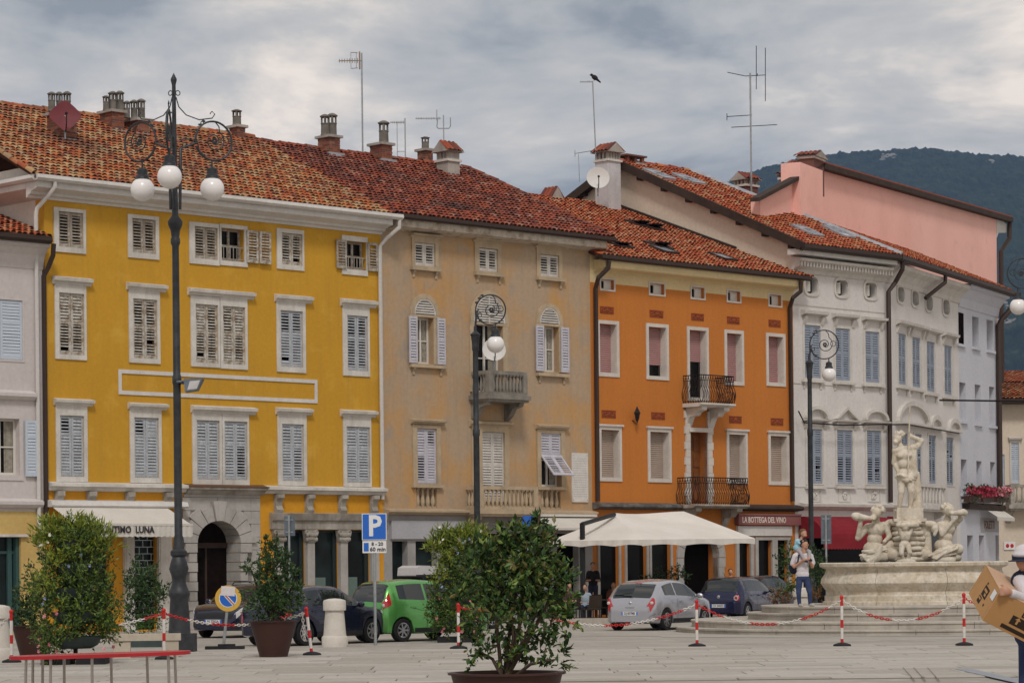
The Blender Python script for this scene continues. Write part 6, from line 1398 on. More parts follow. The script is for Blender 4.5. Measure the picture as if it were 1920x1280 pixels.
# ------------------------------------------------------------------ parasol, cafe
b = FO.pt(-0.9, -5.2, 0); YP = b.y
pa = at(1092, 1000, 90); e = thing('parasol', 'large cream cantilever parasol over the cafe terrace', 'parasol', (pa.x, pa.y, 0)); 
def L_(px, py, Yd): v = at(px, py, Yd); return Vector((v.x - pa.x, v.y - pa.y, v.z))
ap1, ap2 = L_(1150, 961, 92.5), L_(1282, 958, 95.5)
c1, c2, c3, c4 = L_(1030, 1014, 90.5), L_(1204, 1011, 88.5), L_(1416, 1009, 94), L_(1240, 1004, 98)
mb = MB()
def cloth(tri, n=6):
    a, b_, c = tri; G = {}
    for i in range(n + 1):
        for j in range(n + 1 - i):
            u, v = i / n, j / n; w_ = 1 - u - v; p_ = a * w_ + b_ * u + c * v; p_ = p_ + Vector((0, 0, -0.10 * math.sin(math.pi * w_) * (1 - abs(u - v))))
            G[i, j] = p_
    for i in range(n):
        for j in range(n - i):
            mb.add([G[i, j], G[i + 1, j], G[i, j + 1]], [(0, 1, 2)])
            if i + j < n - 1: mb.add([G[i + 1, j], G[i + 1, j + 1], G[i, j + 1]], [(0, 1, 2)])
for tri in ((ap1, c1, c2), (ap1, c2, c3), (ap2, c3, c4), (ap1, ap2, c3), (ap1, c4, c1), (ap1, ap2, c4)): cloth(tri)
for a, b_ in ((c1, c2), (c2, c3)):
    n = 24
    for i in range(n):
        t0, t1 = i / n, (i + 1) / n; sg = lambda t: Vector((0, 0.03 * math.sin(t * 40), 0.0)); dz = lambda t: Vector((0, 0, -0.22 + 0.06 * abs(math.sin(t * 9))))
        mb.quad(a.lerp(b_, t0), a.lerp(b_, t1), a.lerp(b_, t1) + sg(t1) + dz(t1), a.lerp(b_, t0) + sg(t0) + dz(t0))
mb.build('canopy', M_parasol, e, smooth=True)
MB().tube([(0, 0, 0), (0, 0, L_(1092, 980, 90).z)], 0.09, 8).build('mast', M_blackplas, e)
MB().tube([(0, 0, L_(1092, 982, 90).z), L_(1152, 964, 92)], 0.075, 6).build('boom', M_blackplas, e)
MB().box(-0.5, 0.5, -0.5, 0.5, 0, 0.1).build('base', M_blackplas, e)
def chair(px, Yd, rz, label):
    p = at(px, 1100, Yd); e = thing('cafe_chair', label, 'chair', (p.x, p.y, 0), rz, 'dark wicker cafe chairs')
    m = mat('dark wicker', (0.045, 0.028, 0.018), (0.03, 0.02, 0.014), 20, 0.8)
    MB().box(-0.24, 0.24, -0.24, 0.24, 0.42, 0.47).build('seat', m, e); mb = MB()
    mb.prism([(0.2, 0.47), (0.28, 0.9), (0.31, 0.9), (0.24, 0.47)], -0.24, 0.24, 'x'); mb.build('backrest', m, e)
    for x in (-0.22, 0.19):
        for y in (-0.22, 0.19): MB().box(x, x + 0.03, y, y + 0.03, 0, 0.42).build('leg', m, e)
for i, (px_, Yd, rz, lb) in enumerate(((1048, 88, 2.6, 'dark wicker chair nearest the leafy shrub on the cafe terrace'), (1072, 90, 3.4, 'dark wicker chair holding the seated customer on the terrace'), (1108, 89, -0.6, 'dark wicker chair behind the silver hatchback, by the parasol mast'), (1122, 92, 0.4, 'dark wicker chair set back between mast and hatchback'))): chair(px_, Yd, rz, lb)
for px_, lb in ((1062, 'round dark cafe table near the leafy shrub'), (1117, 'round dark cafe table behind the silver hatchback')):
    p = at(px_, 1100, 90.5); e = thing('cafe_table', lb, 'table', (p.x, p.y, 0)); MB().lathe([(0.38, 0.72), (0.38, 0.75)], 20).build('table_top', M_wood, e); MB().lathe([(0.22, 0), (0.22, 0.03), (0.03, 0.06), (0.03, 0.72)], 10).build('leg', M_iron, e)
p0_ = ground(1030, 1172); p1_ = ground(1150, 1170)
e = thing('low_planter', 'low pale stone kerb planter edging the cafe terrace', 'planter', tuple((p0_ + p1_) / 2), 0.1); MB().box(-1.3, 1.3, -0.2, 0.2, 0, 0.22).build('kerb', M_step, e); MB().box(-1.2, 1.2, -0.12, 0.12, 0.22, 0.24).build('soil', M_soil, e)
# screen of dark planting and wicker along the terrace, hiding the cafe floor
for px_, lb in ((1176, 'dark slatted terrace screen behind the silver hatchback'), (1262, 'dark slatted terrace screen behind the dark blue hatchback')):
    p = at(px_, 1100, 97); e = thing('terrace_screen', lb, 'screen', (p.x, p.y, 0), TH_A, 'slatted terrace screens')
    for k_ in range(10): MB().box(-0.98 + k_ * 0.2, -0.82 + k_ * 0.2, -0.02, 0.02, 0.1, 1.05).build('slat', M_wood, e)
    MB().box(-1, 1, 0.02, 0.05, 0.2, 0.28).box(-1, 1, 0.02, 0.05, 0.85, 0.93).build('rail', M_wood, e)

# ------------------------------------------------------------------ aerials, dishes, cables
def aerial(name, label, base, top_z, build):
    e = thing(name, label, 'antenna', tuple(base)); build(e, top_z - base.z); return e
def yagi(mb, c, L, n, h0, h1, vert=True, dx=-1):
    mb.tube([c, (c[0] + dx * L, c[1], c[2])], 0.018, 5)
    for i in range(n):
        x = c[0] + dx * L * (i + 0.7) / n; h = h0 + (h1 - h0) * i / n
        if vert: mb.tube([(x, c[1], c[2] - h), (x, c[1], c[2] + h)], 0.012, 4)
        else: mb.tube([(x, c[1] - h, c[2]), (x, c[1] + h, c[2])], 0.012, 4)
def rp(F, px, py, n): s_, z_ = F.sz(px, py, n); v = F.pt(s_, n, z_); return v
b = rp(FY, 680, 276, 6.9); h = rp(FY, 680, 100, 6.9).z - b.z; e = thing('tv_aerial', 'tall mast aerial with comb antenna above the ochre roof', 'antenna', tuple(b), 0, 'television aerials on the roofs')
mb = MB(); mb.tube([(0, 0, -0.5), (0, 0, h)], 0.035, 6); mb.build('mast', M_steel, e); mb = MB(); yagi(mb, (0, 0, h - 0.28), 0.85, 9, 0.10, 0.06); mb.tube([(-0.08, 0, h - 0.6), (-0.08, 0, h + 0.05)], 0.03, 5)
mb.tube([(-0.15, 0, h), (-0.2, 0, h + 0.02), (-0.4, 0, h + 0.02)], 0.012, 4); mb.tube([(-0.15, 0, h - 0.55), (-0.4, 0, h - 0.57)], 0.012, 4); mb.tube([(-0.4, 0, h - 0.57), (-0.4, 0, h + 0.02)], 0.008, 4); mb.tube([(-0.2, 0, h - 0.57), (-0.2, 0, h + 0.02)], 0.008, 4); mb.build('antenna_array', mat('tarnished aluminium', (0.30, 0.22, 0.15), None, metal=0.5, rough=0.5), e)
b = rp(FY, 760, 290, 6.9); h = rp(FY, 760, 222, 6.9).z - b.z; e = thing('tv_aerial', 'small comb aerial on a short mast near the tan chimney', 'antenna', tuple(b), 0, 'television aerials on the roofs'); mb = MB(); mb.tube([(0, 0, -0.6), (0, 0, h)], 0.025, 5); mb.tube([(-0.3, 0, -0.5), (-0.3, 0, h - 0.15)], 0.012, 4); mb.tube([(-0.3, 0, 0.12), (0, 0, 0.12)], 0.012, 4); mb.build('mast', M_steel, e); mb = MB(); yagi(mb, (0, 0, h - 0.15), 0.55, 8, 0.05, 0.04); mb.build('antenna_array', M_steel, e)
b = rp(FT, 832, 264, 6.0); h = rp(FT, 832, 216, 6.0).z - b.z; e = thing('tv_aerial', 'aerial with long comb and U shaped loop on the tan chimney', 'antenna', tuple(b), 0, 'television aerials on the roofs'); mb = MB(); mb.tube([(0, 0, -0.5), (0, 0, h)], 0.025, 5); mb.build('mast', M_steel, e); mb = MB(); yagi(mb, (-0.1, 0, h - 0.12), 0.95, 10, 0.05, 0.04); mb.tube([(-0.22, 0, h - 0.1), (-0.25, 0, h - 0.45), (-0.2, 0, h - 0.5), (0.2, 0, h - 0.5), (0.26, 0, h - 0.42), (0.26, 0, h - 0.1)], 0.02, 5); mb.tube([(-0.25, 0, h - 0.2), (-0.25, 0, h + 0.2)], 0.02, 5); mb.build('antenna_array', M_steel, e)
b = rp(FW, 1116, 268, 9.2); h = rp(FW, 1114, 152, 9.2).z - b.z; e = thing('tv_aerial', 'thin mast aerial on the white chimney with a dark bird on top', 'antenna', tuple(b), 0, 'television aerials on the roofs'); mb = MB(); mb.tube([(0.02, 0, -0.5), (-0.08, 0, h)], 0.03, 6); mb.build('mast', M_steel, e); mb = MB(); yagi(mb, (-0.1, 0, h - 0.03), 0.5, 7, 0.04, 0.04); mb.build('antenna_array', M_steel, e); BIRD = b + Vector((-0.02, 0, h))
b = rp(FW, 1409, 372, 8.6); h = rp(FW, 1409, 138, 8.6).z - b.z; e = thing('tv_aerial', 'tallest mast aerial with several crossed rods, above the white corner house', 'antenna', tuple(b), 0, 'television aerials on the roofs')
mb = MB(); mb.tube([(0, 0, -0.8), (0, 0, h)], 0.045, 6); mb.build('mast', M_steel, e)
sc_ = lambda px_, py_: (rp(FW, px_, py_, 8.6) - b)
mb = MB()
def rod(x0, y0, x1, y1, r_=0.016): 
    Yd = b.y; p_, q_ = at(x0, y0, Yd) - b, at(x1, y1, Yd) - b; mb.tube([p_, q_], r_, 4)
for r_ in ((1364, 136, 1398, 143), (1398, 143, 1434, 141), (1418, 86, 1418, 168), (1435, 90, 1435, 190), (1363, 219, 1410, 216), (1363, 213, 1363, 226), (1371, 239, 1457, 234), (1420, 138, 1420, 143)): rod(*r_)
mb.build('antenna_array', M_iron, e)
b = at(1078, 288, FW.pt(0, 9.0, 0).y + 1); e = thing('tv_aerial', 'small side aerial left of the white chimney', 'antenna', tuple(b), 0, 'television aerials on the roofs'); mb = MB(); mb.tube([(0, 0, 0), (0.8, 0, 0.12)], 0.015, 4); mb.tube([(0, 0, -0.14), (0, 0, 0.14)], 0.014, 4); mb.tube([(0.15, 0, -0.02), (0.18, 0, -1.2)], 0.012, 4); mb.build('rods', M_steel, e)
def dish(c, r, aim, m, label, square=False):
    e = thing('satellite_dish', label, 'satellite dish', tuple(c)); aim = Vector(aim).normalized(); q = aim.to_track_quat('Z', 'Y').to_matrix()
    mb = MB(); prof = []
    if square:
        n = 4; pts = [(r, 0), (0, r), (-r, 0), (0, -r)]; ring0 = []
        for i in range(4):
            a, b_ = Vector((*pts[i], 0)), Vector((*pts[(i + 1) % 4], 0)); ring0 += [a.lerp(b_, 0.14), a.lerp(b_, 0.5) * 1.03, a.lerp(b_, 0.86)]
        k_ = len(ring0); vs = [q @ (v + Vector((0, 0, 0.06))) for v in ring0] + [q @ (v * 0.5) for v in ring0] + [q @ Vector((0, 0, -0.02))]
        fs = [(i, (i + 1) % k_, k_ + (i + 1) % k_, k_ + i) for i in range(k_)] + [(k_ + i, k_ + (i + 1) % k_, 2 * k_) for i in range(k_)]; mb.add(vs, fs)
    else:
        n = 28
        for j in range(5):
            rr = r * j / 4
            for i in range(n): t = 2 * math.pi * i / n; prof.append(q @ Vector((rr * math.cos(t), rr * math.sin(t), 0.22 * r * (j / 4) ** 2)))
        fs = [(j * n + i, j * n + (i + 1) % n, (j + 1) * n + (i + 1) % n, (j + 1) * n + i) for j in range(4) for i in range(n)]; mb.add(prof, fs)
    ds = mb.build('reflector', m, e, smooth=True)
    MB().tube([q @ Vector((0, -r, 0.1)), q @ Vector((0, -r * 0.75, r * 0.8)), q @ Vector((0, -r * 0.25, r * 0.9))], 0.02, 5).sphere(q @ Vector((0, -r * 0.2, r * 0.88)), 0.05, 0, 8, 6).build('feed_arm', M_iron, e)
    MB().tube([q @ Vector((0, 0, -0.02)), q @ Vector((0, 0.02, -0.12)), q @ Vector((0, 0, -0.12)) + Vector((0, 0, -r - 0.2))], 0.03, 6).build('bracket', M_steel, e)
dish(rp(FY, 122, 218, on_roof(FY, 113, 262, tzY) - 0.35), 0.58, (0.25, -1, 0.25), M_dishred, 'maroon diamond satellite dish in front of the left chimney', True)
dish(rp(FW, 1121, 335, 8.2), 0.47, (0.05, -1, 0.3), M_dish, 'round white satellite dish on the white chimney')
dish(FT.pt(*[(lambda s_: (s_[0], -0.5, s_[1]))(FT.sz(926, 657, -0.5))][0]), 0.41, (0.12, -1, 0.3), M_dish, 'round white satellite dish on the upper stone balcony')
def cable(pts, label, r=0.02):
    pts = [Vector(p_) for p_ in pts]; e = thing('overhead_cable', label, 'cable', tuple(pts[0])); mb = MB(); mb.tube([p_ - pts[0] for p_ in pts], r, 5); mb.build('wire', M_iron, e)
fp = lambda F, px_, py_, n: F.pt(F.sz(px_, py_, n)[0], n, F.sz(px_, py_, n)[1])
cable([fp(FW, 1497, 770, -0.3), fp(FW, 1508, 792, -0.5), fp(FW, 1580, 797, -0.5), fp(FW, 1660, 795, -0.5)], 'thin cable slung under the pediments of the white house front', 0.03)
cable([fp(FW, 1661, 796, -0.5), fp(FB, 1700, 795, -0.3), fp(FB, 1798, 812, -0.3)], 'thin cable slung along the bent side of the white house', 0.03)
cable([at(1762, 750, 104), at(1930, 752, 100)], 'straight dark rod wire crossing the lilac house', 0.035)
# ------------------------------------------------------------------ cars
def crom(pts, n):
    P = np.array(pts, float); out_ = []
    for i in range(len(P) - 1):
        p0, p1, p2, p3 = P[max(i - 1, 0)], P[i], P[i + 1], P[min(i + 2, len(P) - 1)]
        for k in range(n):
            t = k / n; q = 0.5 * ((2 * p1) + (p2 - p0) * t + (2 * p0 - 5 * p1 + 4 * p2 - p3) * t * t + (3 * p1 - p0 - 3 * p2 + p3) * t ** 3); out_.append(q)
    out_.append(P[-1]); A = np.array(out_); A[:, 0] = np.maximum.accumulate(A[:, 0] + np.arange(len(A)) * 1e-6); return A
class Car:
    def __init__(s, name, label, prof, L, W, belt, paint, rear_px=None, heading=0.0, wheels=(0.66, 3.15), wr=0.30, front=False, tumble=0.38, pos=None):
        s.L, s.W = L, W; s.top = crom(prof, 6); s.belt = belt; s.wx = wheels; s.wr = wr; s.tumble = tumble; s.paint = paint
        g_ = pos if pos is not None else ground(*rear_px)
        d = Vector((math.cos(heading), math.sin(heading), 0))
        s.e = thing(name, label, 'car', tuple(g_ - d * L if front else g_), heading, 'cars parked along the square')
        N = len(s.top); mb = MB(); rings = []
        for i in range(N): rings.append(s.ring(i))
        V = []; k = len(rings[0])
        for r_ in rings:
            V += [(x, -y, z) for x, y, z in r_] + [(x, y, z) for x, y, z in r_[-2:0:-1]]
        K = 2 * k - 2; fs = []
        for i in range(N - 1):
            for j in range(K): fs.append((i * K + j, i * K + (j + 1) % K, (i + 1) * K + (j + 1) % K, (i + 1) * K + j))
        fs.append(tuple(range(K))); fs.append(tuple((N - 1) * K + j for j in range(K)))
        mb.add(V, fs); s.body = mb.build('body', paint, s.e, smooth=True, ang=50)
        s.mkwheels()
    def wid(s, x):
        u = x / s.L; return s.W / 2 * float(np.interp(u, [0, 0.012, 0.04, 0.10, 0.2, 0.5, 0.8, 0.90, 0.96, 0.985, 1], [0.70, 0.82, 0.91, 0.975, 1, 1, 0.985, 0.94, 0.84, 0.74, 0.64]))
    def ring(s, q):
        i = int(min(q, len(s.top) - 1)); f = q - i; j = min(i + 1, len(s.top) - 1); x, zt = s.top[i] * (1 - f) + s.top[j] * f
        w_ = s.wid(x); zl = 0.20 + 0.06 * max(0, 1 - x / 0.3) + 0.04 * max(0, 1 - (s.L - x) / 0.3)
        for wx in s.wx:
            Ra = s.wr + 0.055
            if abs(x - wx) < Ra: zl = max(zl, math.sqrt(Ra * Ra - (x - wx) ** 2) + s.wr - 0.02)
        bl = float(np.interp(x, [p[0] for p in s.belt], [p[1] for p in s.belt])); zb = min(bl, zt - 0.03); zl = min(zl, zb - 0.05)
        zm = zl + (zb - zl) * 0.55; gh = max(0.0, zt - 0.085 - zb); wb = w_ * 0.965; gr = wb - 0.02 - s.tumble * gh
        zs_ = zb + max(0.012, gh)
        return [(x, 0, zl), (x, w_ * 0.93, zl), (x, w_ * 0.985, zl + 0.025), (x, w_, min(zm, zb - 0.02)), (x, wb, zb), (x, gr, zs_), (x, gr * 0.80, zt - 0.022), (x, 0, zt)]
    def S(s, q, t, side):
        r_ = s.ring(q); i = int(min(t, 6.999)); f = t - i; a, b = Vector(r_[i]), Vector(r_[min(i + 1, 7)]); p = a.lerp(b, f); p.y *= side; return p
    def q(s, x): return float(np.interp(x, s.top[:, 0], np.arange(len(s.top))))
    def patch(s, name, x0, x1, t0, t1, sides, m, *a, **k):
        if t1 < 6.9 and len(sides) > 1:
            return [s.patch1(name, x0, x1, t0, t1, (sd,), m, *a, **k) for sd in sides][0]
        return s.patch1(name, x0, x1, t0, t1, sides, m, *a, **k)
    def patch1(s, name, x0, x1, t0, t1, sides, m, off=0.006, parent=None, nx=10, nt_=4, qs=None, taper=None, edge=True):
        mb = MB(); q0, q1 = qs or (s.q(x0), s.q(x1))
        def pt(u, v, side):
            qq = q0 + (q1 - q0) * u; ta, tb = t0, t1
            if taper: ta, tb = taper(u, t0, t1)
            tt = ta + (tb - ta) * v; p = s.S(qq, tt, side); e1 = s.S(min(qq + 0.3, len(s.top) - 1), tt, side) - s.S(max(qq - 0.3, 0), tt, side); e2 = s.S(qq, min(tt + 0.05, 7), side) - s.S(qq, max(tt - 0.05, 0), side)
            n = e1.cross(e2)
            if n.length < 1e-9: n = Vector((0, side, 0))
            n.normalize(); c = Vector((s.L / 2, 0, 0.6))
            if n.dot(p - c) < 0: n = -n
            return p + n * off, p - n * 0.004
        for side in sides:
            G = [[pt(i / nx, j / nt_, side) for j in range(nt_ + 1)] for i in range(nx + 1)]
            for i in range(nx):
                for j in range(nt_): mb.quad(G[i][j][0], G[i + 1][j][0], G[i + 1][j + 1][0], G[i][j + 1][0])
            if edge:
                for i in range(nx):
                    mb.quad(G[i][0][0], G[i + 1][0][0], G[i + 1][0][1], G[i][0][1]); mb.quad(G[i][nt_][0], G[i + 1][nt_][0], G[i + 1][nt_][1], G[i][nt_][1])
                for j in range(nt_):
                    mb.quad(G[0][j][0], G[0][j + 1][0], G[0][j + 1][1], G[0][j][1]); mb.quad(G[nx][j][0], G[nx][j + 1][0], G[nx][j + 1][1], G[nx][j][1])
        return mb.build(name, m, parent or s.e, smooth=True, ang=45)
    def mkwheels(s):
        R0 = s.wr
        ty = MB(); ty.lathe([(R0 * 0.62, -0.09), (R0 * 0.93, -0.10), (R0, -0.075), (R0, 0.075), (R0 * 0.93, 0.10), (R0 * 0.62, 0.09), (R0 * 0.62, -0.09)], 28, caps=False); tm = ty.mesh('wheel', M_tyre, True)
        rm = MB(); rm.lathe([(R0 * 0.55, 0.05), (R0 * 0.63, 0.06), (R0 * 0.66, 0.092), (R0 * 0.60, 0.095)], 28, caps=False); rm.lathe([(0.0, 0.085), (R0 * 0.16, 0.085), (R0 * 0.18, 0.06)][::-1], 14)
        for k in range(7):
            a = 2 * math.pi * k / 7; rm.obox((R0 * 0.37 * math.cos(a), R0 * 0.37 * math.sin(a), 0.075), (R0 * 0.26, R0 * 0.07, 0.012), Matrix.Rotation(a, 3, 'Z'))
        rmm = rm.mesh('rim', M_rim, True); dm = MB().lathe([(0.001, 0.02), (R0 * 0.62, 0.02)], 20, caps=False).mesh('brake_disc', M_blackplas)
        for wx in s.wx:
            for sd in (-1, 1):
                o = link('wheel', tm, s.e, (wx, sd * (s.W / 2 - 0.115), R0), (R(90) * (-sd) if sd < 0 else R(-90), 0, 0))
                o.rotation_euler = (R(90), 0, 0) if sd < 0 else (R(-90), 0, 0)
                link('rim', rmm, o); link('brake_disc', dm, o)
    def plate(s, x, z, txt, ang=0.0, back=True):
        e = MB().box(-0.012, 0.0, -0.26, 0.26, -0.055, 0.055).build('number_plate', M_plate, s.e, (x, 0, z), (0, 0, 0 if back else math.pi))
        for y in (-0.24, 0.24): MB().box(-0.014, -0.011, y - 0.02, y + 0.02, -0.05, 0.05).build('blue_strip', M_signblue, e)
        text(txt, 0.10, M_letterd, e, Matrix.Translation((-0.0135, 0, 0)) @ Matrix.Rotation(R(-90), 4, 'Z') @ FACE_M, depth=0.001, bold=0.002, squeeze=0.85)
    def common(s, sidewins, doors, ws, rear=None, handle_z=0.86):
        for a, b in sidewins: s.patch('side_window', a, b, 4.12, 4.93, (-1, 1), M_carglass, 0.004)
        s.patch('windscreen', ws[0], ws[1], 5.25, 7.0, (-1, 1), M_carglass, 0.005, nt_=5)
        for x in doors: s.patch('door_seam', x, x + 0.012, 2.1, 4.05, (-1, 1), M_blackplas, 0.002, nx=1, nt_=8, edge=False)
        s.patch('sill_trim', s.wx[0] + s.wr + 0.08, s.wx[1] - s.wr - 0.08, 1.2, 2.3, (-1, 1), M_blackplas, 0.003)
        s.patch('windscreen_seal', ws[0] - 0.02, ws[0] + 0.012, 5.2, 7.0, (-1, 1), M_blackplas, 0.003, nx=2)
    def mirrors(s, x, z):
        for sd in (-1, 1):
            mb = MB(); mb.sphere((x, sd * (s.W / 2 + 0.09), z), (0.07, 0.11, 0.075), 0, 10, 7); mb.tube([(x + 0.02, sd * (s.W / 2 - 0.05), z - 0.03), (x, sd * (s.W / 2 + 0.03), z - 0.01)], 0.025, 6); mb.build('mirror', s.paint, s.e, smooth=True)
    def handles(s, xs, z):
        for x in xs:
            for sd in (-1, 1): MB().obox((x, sd * (s.W / 2 * 0.99 + 0.006), z), (0.09, 0.015, 0.016), Matrix.Identity(3)).build('handle', s.paint, s.e)
HATCH = [(0.0, 0.34), (0.0, 0.60), (0.02, 0.74), (0.09, 0.92), (0.30, 1.15), (0.52, 1.33), (0.80, 1.425), (1.3, 1.48), (1.75, 1.475), (2.15, 1.42), (2.6, 1.20), (3.02, 0.98), (3.25, 0.92), (3.65, 0.82), (3.9, 0.68), (3.98, 0.5), (3.99, 0.34)]
def rear_set(c, qa, qb, tl, txt, zplate=0.5, xplate=-0.005, tl_t=(3.0, 4.2), glass_t=5.9):
    c.patch('rear_window', 0, 0, glass_t, 7.0, (-1, 1), M_carglass, 0.006, qs=(c.q(qa), c.q(qb)), nx=10, nt_=6, taper=lambda u, a, b: (a - 0.05 * math.sin(math.pi * u), b))
    c.patch('tail_light', tl[0], tl[1], tl_t[0], tl_t[1], (-1, 1), M_taillight, 0.012, nx=8, nt_=5, taper=lambda u, a, b: (a + 0.35 * u, b - 0.25 * u))
    c.plate(xplate, zplate, txt)
    c.patch('brake_lamp', qb + 0.02, qb + 0.05, 6.8, 7.0, (-1, 1), M_taillight, 0.01, nx=2)
# silver
P_SILVER = carpaint('silver paint', (0.42, 0.42, 0.46)); P_GREEN = carpaint('light green paint', (0.11, 0.37, 0.085)); P_BLUE = carpaint('deep blue paint', (0.009, 0.012, 0.055)); P_NAVY = carpaint('navy black paint', (0.012, 0.014, 0.026)); P_BLUE2 = carpaint('midnight blue paint', (0.008, 0.011, 0.035))
sv = Car('hatchback_car', 'silver three door hatchback parked before the cafe parasol', HATCH, 3.99, 1.76, [(0, 0.93), (0.5, 0.98), (1.4, 0.95), (3.0, 0.90), (3.99, 0.85)], P_SILVER, (1181, 1182), R(60), (0.70, 3.18), 0.31)
sv.common([(0.62, 1.30), (1.38, 2.66)], (1.36, 2.72), (2.22, 2.98)); sv.mirrors(2.62, 0.98); sv.handles((1.55,), 0.84)
rear_set(sv, 0.12, 0.56, (0.015, 0.12), 'DJ 837MB', 0.50, 0.0, (3.15, 5.55))
sv.patch('bumper_seam', 0, 0, 2.6, 2.64, (-1, 1), M_blackplas, 0.003, qs=(0.5, sv.q(0.34)), nx=8, nt_=1, edge=False)
MB().box(-0.02, 0.0, -0.14, 0.14, 0.66, 0.69).build('tailgate_handle', M_rim, sv.e, (0.008, 0, 0)); MB().sphere((0.035, 0, 0.80), (0.02, 0.05, 0.05), 0, 10, 6).build('badge', M_rim, sv.e)
MB().obox((0.14, 0.2, 1.0), (0.02, 0.22, 0.012), Matrix.Rotation(-0.2, 3, 'Z')).build('wiper', M_blackplas, sv.e); MB().tube([(0.66, 0, 1.46), (0.58, 0, 1.58)], 0.008, 5).build('aerial', M_blackplas, sv.e)
MB().tube([(-0.02, 0.45, 0.27), (0.2, 0.45, 0.27)], 0.03, 10).build('exhaust', M_rim, sv.e)
for sd in (-1, 1): MB().sphere((0.03, sd * 0.70, 0.80), (0.03, 0.055, 0.05), 0, 10, 7).build('lamp_lens', M_lens, sv.e)
# green
AGILA = [(0.0, 0.34), (0.0, 0.66), (0.02, 0.86), (0.07, 1.02), (0.18, 1.28), (0.30, 1.46), (0.48, 1.54), (1.1, 1.59), (1.7, 1.575), (2.1, 1.51), (2.5, 1.27), (2.86, 1.05), (3.1, 0.98), (3.45, 0.87), (3.66, 0.70), (3.73, 0.52), (3.74, 0.34)]
gr = Car('hatchback_car', 'bright green five door hatchback behind the parking sign', AGILA, 3.74, 1.68, [(0, 1.02), (0.4, 1.04), (1.4, 0.99), (2.9, 0.93), (3.74, 0.88)], P_GREEN, (683, 1203), R(43), (0.62, 2.98), 0.295)
gr.common([(0.52, 1.38), (1.46, 2.52)], (1.40, 2.45), (2.16, 2.84)); gr.mirrors(2.45, 1.02); gr.handles((0.95, 1.65), 0.88)
gr.patch('rear_window', 0, 0, 5.3, 7.0, (-1, 1), M_carglass, 0.006, qs=(gr.q(0.075), gr.q(0.33)), nx=10, nt_=6)
gr.patch('tail_light', 0.06, 0.26, 3.5, 4.85, (-1, 1), M_taillight, 0.014, nx=8, nt_=8, taper=lambda u, a, b: (a + 0.25 * u, b - 0.1 * u))
gr.plate(0.0, 0.52, 'DM 518NR'); MB().sphere((0.05, -0.71, 0.93), (0.02, 0.05, 0.05), 0, 10, 7).build('lamp_lens', M_lens, gr.e)
MB().box(-0.012, 0.0, -0.12, 0.24, 0, 0.22).build('learner_sticker', M_signwhite, gr.e, (0.006, 0.3, 0.68)); text('P', 0.2, M_letterd, gr.e, Matrix.Translation((-0.008, 0.36, 0.79)) @ Matrix.Rotation(R(-90), 4, 'Z') @ FACE_M, bold=0.006)
gr.patch('brake_lamp', 0.36, 0.40, 6.7, 7.0, (-1, 1), M_taillight, 0.01, nx=2); gr.patch('body_crease', 0.6, 2.9, 3.42, 3.46, (-1, 1), mat('dark green seam', (0.07, 0.17, 0.04), None, rough=0.4), 0.003, nt_=1, edge=False)
# blue hatch with round lights
POLO = [(0.0, 0.34), (0.0, 0.66), (0.02, 0.84), (0.07, 0.97), (0.24, 1.22), (0.36, 1.38), (0.55, 1.44), (1.2, 1.47), (1.8, 1.455), (2.15, 1.40), (2.55, 1.2), (2.95, 0.98), (3.2, 0.92), (3.6, 0.84), (3.84, 0.68), (3.9, 0.5), (3.9, 0.34)]
po = Car('hatchback_car', 'deep blue five door hatchback with round tail lights by the fountain steps', POLO, 3.9, 1.65, [(0, 0.96), (1.4, 0.94), (3.0, 0.90), (3.9, 0.86)], P_BLUE, (1347, 1163), R(62), (0.68, 3.12), 0.295)
po.common([(0.6, 1.38), (1.46, 2.58)], (1.42, 2.5), (2.2, 2.92)); po.mirrors(2.52, 0.97); po.handles((1.0, 1.65), 0.84)
po.patch('rear_window', 0, 0, 5.3, 7.0, (-1, 1), M_carglass, 0.006, qs=(po.q(0.08), po.q(0.40)), nx=10, nt_=6); po.plate(0.0, 0.5, 'CX 204ZD')
for sd in (-1, 1):
    MB().sphere((0.05, sd * 0.64, 0.76), (0.035, 0.12, 0.115), 0, 16, 10).build('tail_light', M_taillight, po.e, smooth=True); MB().torus((0.018, sd * 0.64, 0.76), 0.07, 0.016, 'x', 0, 18, 6).build('lamp_ring', M_lens, po.e, smooth=True)
MB().sphere((0.01, 0, 0.80), (0.015, 0.06, 0.06), 0, 14, 8).build('badge', M_rim, po.e, smooth=True); MB().tube([(0.62, 0, 1.44), (0.5, 0, 1.6)], 0.008, 5).build('aerial', M_blackplas, po.e)
# dark hatch behind it
dk = Car('hatchback_car', 'dark hatchback mostly hidden behind the deep blue hatchback', HATCH, 3.99, 1.7, [(0, 0.93), (0.5, 0.98), (1.4, 0.95), (3.0, 0.90), (3.99, 0.85)], P_NAVY, (1388, 1154), R(58), (0.70, 3.18), 0.31)
dk.common([(0.62, 1.30), (1.38, 2.66)], (1.36, 2.72), (2.22, 2.98)); dk.mirrors(2.62, 0.98); rear_set(dk, 0.12, 0.56, (0.02, 0.24), 'CK 061VT', 0.50, 0.0, (3.05, 3.98))
